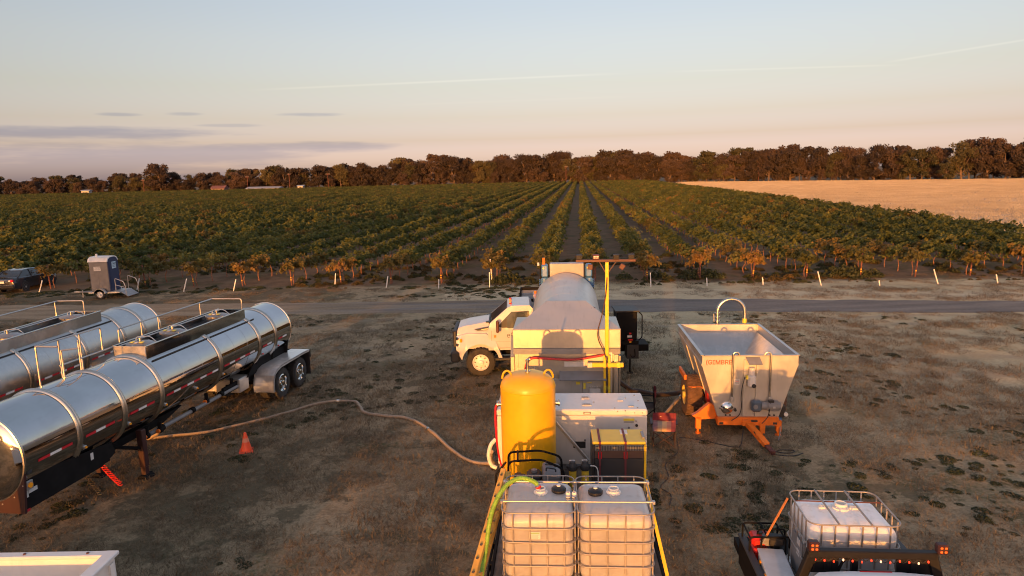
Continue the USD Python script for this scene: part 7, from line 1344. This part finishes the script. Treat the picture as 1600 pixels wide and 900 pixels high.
instancer("dry_grass", [[("blades", blades(240, 0.9, 0.03, 0.11, 0.009, 1.6, 60 + k), DRY)] for k in range(3)] + [[("blades", blades(150, 0.8, 0.05, 0.14, 0.012, 0.9, 70), DRY)]], "short dry straw coloured grass over the open ground", "grass", pts, rng.choice(4, n, p=[0.3, 0.3, 0.3, 0.1]), rng.uniform(0, 6.28, n), rng.uniform(0.8, 1.25, n))
WEED = leaf_mat("weed_leaf", [(0.2, (0.045, 0.054, 0.026)), (0.5, (0.085, 0.095, 0.040)), (0.8, (0.135, 0.13, 0.056)), (0.97, (0.21, 0.165, 0.07))], 0.3, 1.5)
def weed(seed, rad, h, n):
    r = np.random.default_rng(seed); a = r.uniform(0, 6.28, n); d = rad * np.sqrt(r.random(n)); P = np.stack([d * np.cos(a), d * np.sin(a), h * (1 - (d / rad) ** 2) * r.uniform(0.2, 1.0, n) + 0.01], 1); v, f = leaves(P, rad * 0.22, np.array([0, 0, 0.6]), 0.8, r); return B().raw(v, f)
pts, sc = [], []
for _ in range(5200):
    y = rng.uniform(6, 36); x = rng.uniform(-y * 0.8, y * 0.8); d = meshkit.fbm(np.array([x * 0.28 + 7, y * 0.28, 0.0]), 4, 33) + 0.05 * (x > 1) - 0.03 * (y < 12)
    if d > 0.55 and y < np.interp(x, *zip(*RB)) - 0.3 and rng.random() < 0.85: pts.append((x, y, float(bumps(x, y)))); sc.append(0.2 + 0.75 * rng.random() ** 2.2)
for _ in range(900):        # flat streaks of weeds along the track's far side on the left
    x = rng.uniform(-36, 1); y = 44.6 - 0.06 * x - rng.uniform(0.4, 6.5); d = meshkit.fbm(np.array([x * 0.10, y * 0.9, 5.0]), 3, 51)
    if d > 0.54 and not np.interp(x, *zip(*RB)) - 0.1 < y < np.interp(x, *zip(*RT)) + 0.1: pts.append((x, y, 0.0)); sc.append(rng.uniform(0.6, 1.3))
n = len(pts); s3 = np.stack([np.array(sc) * rng.uniform(0.8, 1.5, n), np.array(sc), np.array(sc) * rng.uniform(0.5, 1.0, n)], 1)
instancer("low_weeds", [[("leaves", weed(80 + k, 0.22, 0.06, 110), WEED)] for k in range(4)], "low dark green weed clumps scattered over the dry ground", "weeds", pts, rng.integers(0, 4, n), rng.uniform(0, 6.28, n), s3)
GOLDW = leaf_mat("dry_weed", [(0.2, (0.07, 0.055, 0.022)), (0.55, (0.17, 0.11, 0.04)), (0.95, (0.26, 0.17, 0.07))], 0.3, 1.0)
pts, idx, sc = [], [], []
for _ in range(2600):
    x = rng.uniform(-40, 36); y = 43.4 - 0.06 * x + rng.uniform(-1.2, 14); d = meshkit.fbm(np.array([x * 0.3, y * 0.3, 3.0]), 4, 44)
    if d > 0.50: pts.append((x, y, 0)); idx.append(int(rng.choice(3, p=[0.3, 0.2, 0.5]))); sc.append(rng.uniform(0.2, 0.65) * (0.6 if y < 43.5 - 0.06 * x else 1.0))
for x, y, s_ in ((20.6, 43.4, 1.5), (21.4, 43.2, 1.7), (22.3, 43.3, 1.5), (23.0, 42.9, 1.2), (11.5, 43.9, 1.2), (12.6, 44.6, 1.4), (13.2, 43.8, 1.1), (9.6, 44.2, 1.2), (15.6, 42.6, 0.9), (16.6, 42.4, 1.0), (17.5, 42.6, 0.9), (-0.2, 44.5, 1.5), (-0.8, 43.8, 1.2), (7.4, 44.5, 1.0)): pts.append((x, y, 0)); idx.append(1 if x < 14 else (2 if x < 18 or x < 1 else 0)); sc.append(s_)
n = len(pts)
instancer("vineyard_weeds", [[("leaves", weed(90, 0.55, 0.42, 170), WEED)], [("leaves", weed(91, 0.6, 0.5, 180), WEED)], [("leaves", weed(92, 0.5, 0.4, 160), GOLDW)]], "green and golden weeds growing between and before the vine row ends", "weeds", pts, idx, rng.uniform(0, 6.28, n), np.array(sc))

# ------------------------------------------------------------------ unseen trees added behind the viewpoint to shade the portable toilet
for k, (x, y) in enumerate([(-55.5, -92), (-58.5, -95)]):
    put_tree(int(rng.integers(0, 6)), x, y, 0.88 + 0.06 * (k % 3), "unseen tree added behind the viewpoint on the sunset side to shade the toilet", "added shade trees behind the viewpoint")
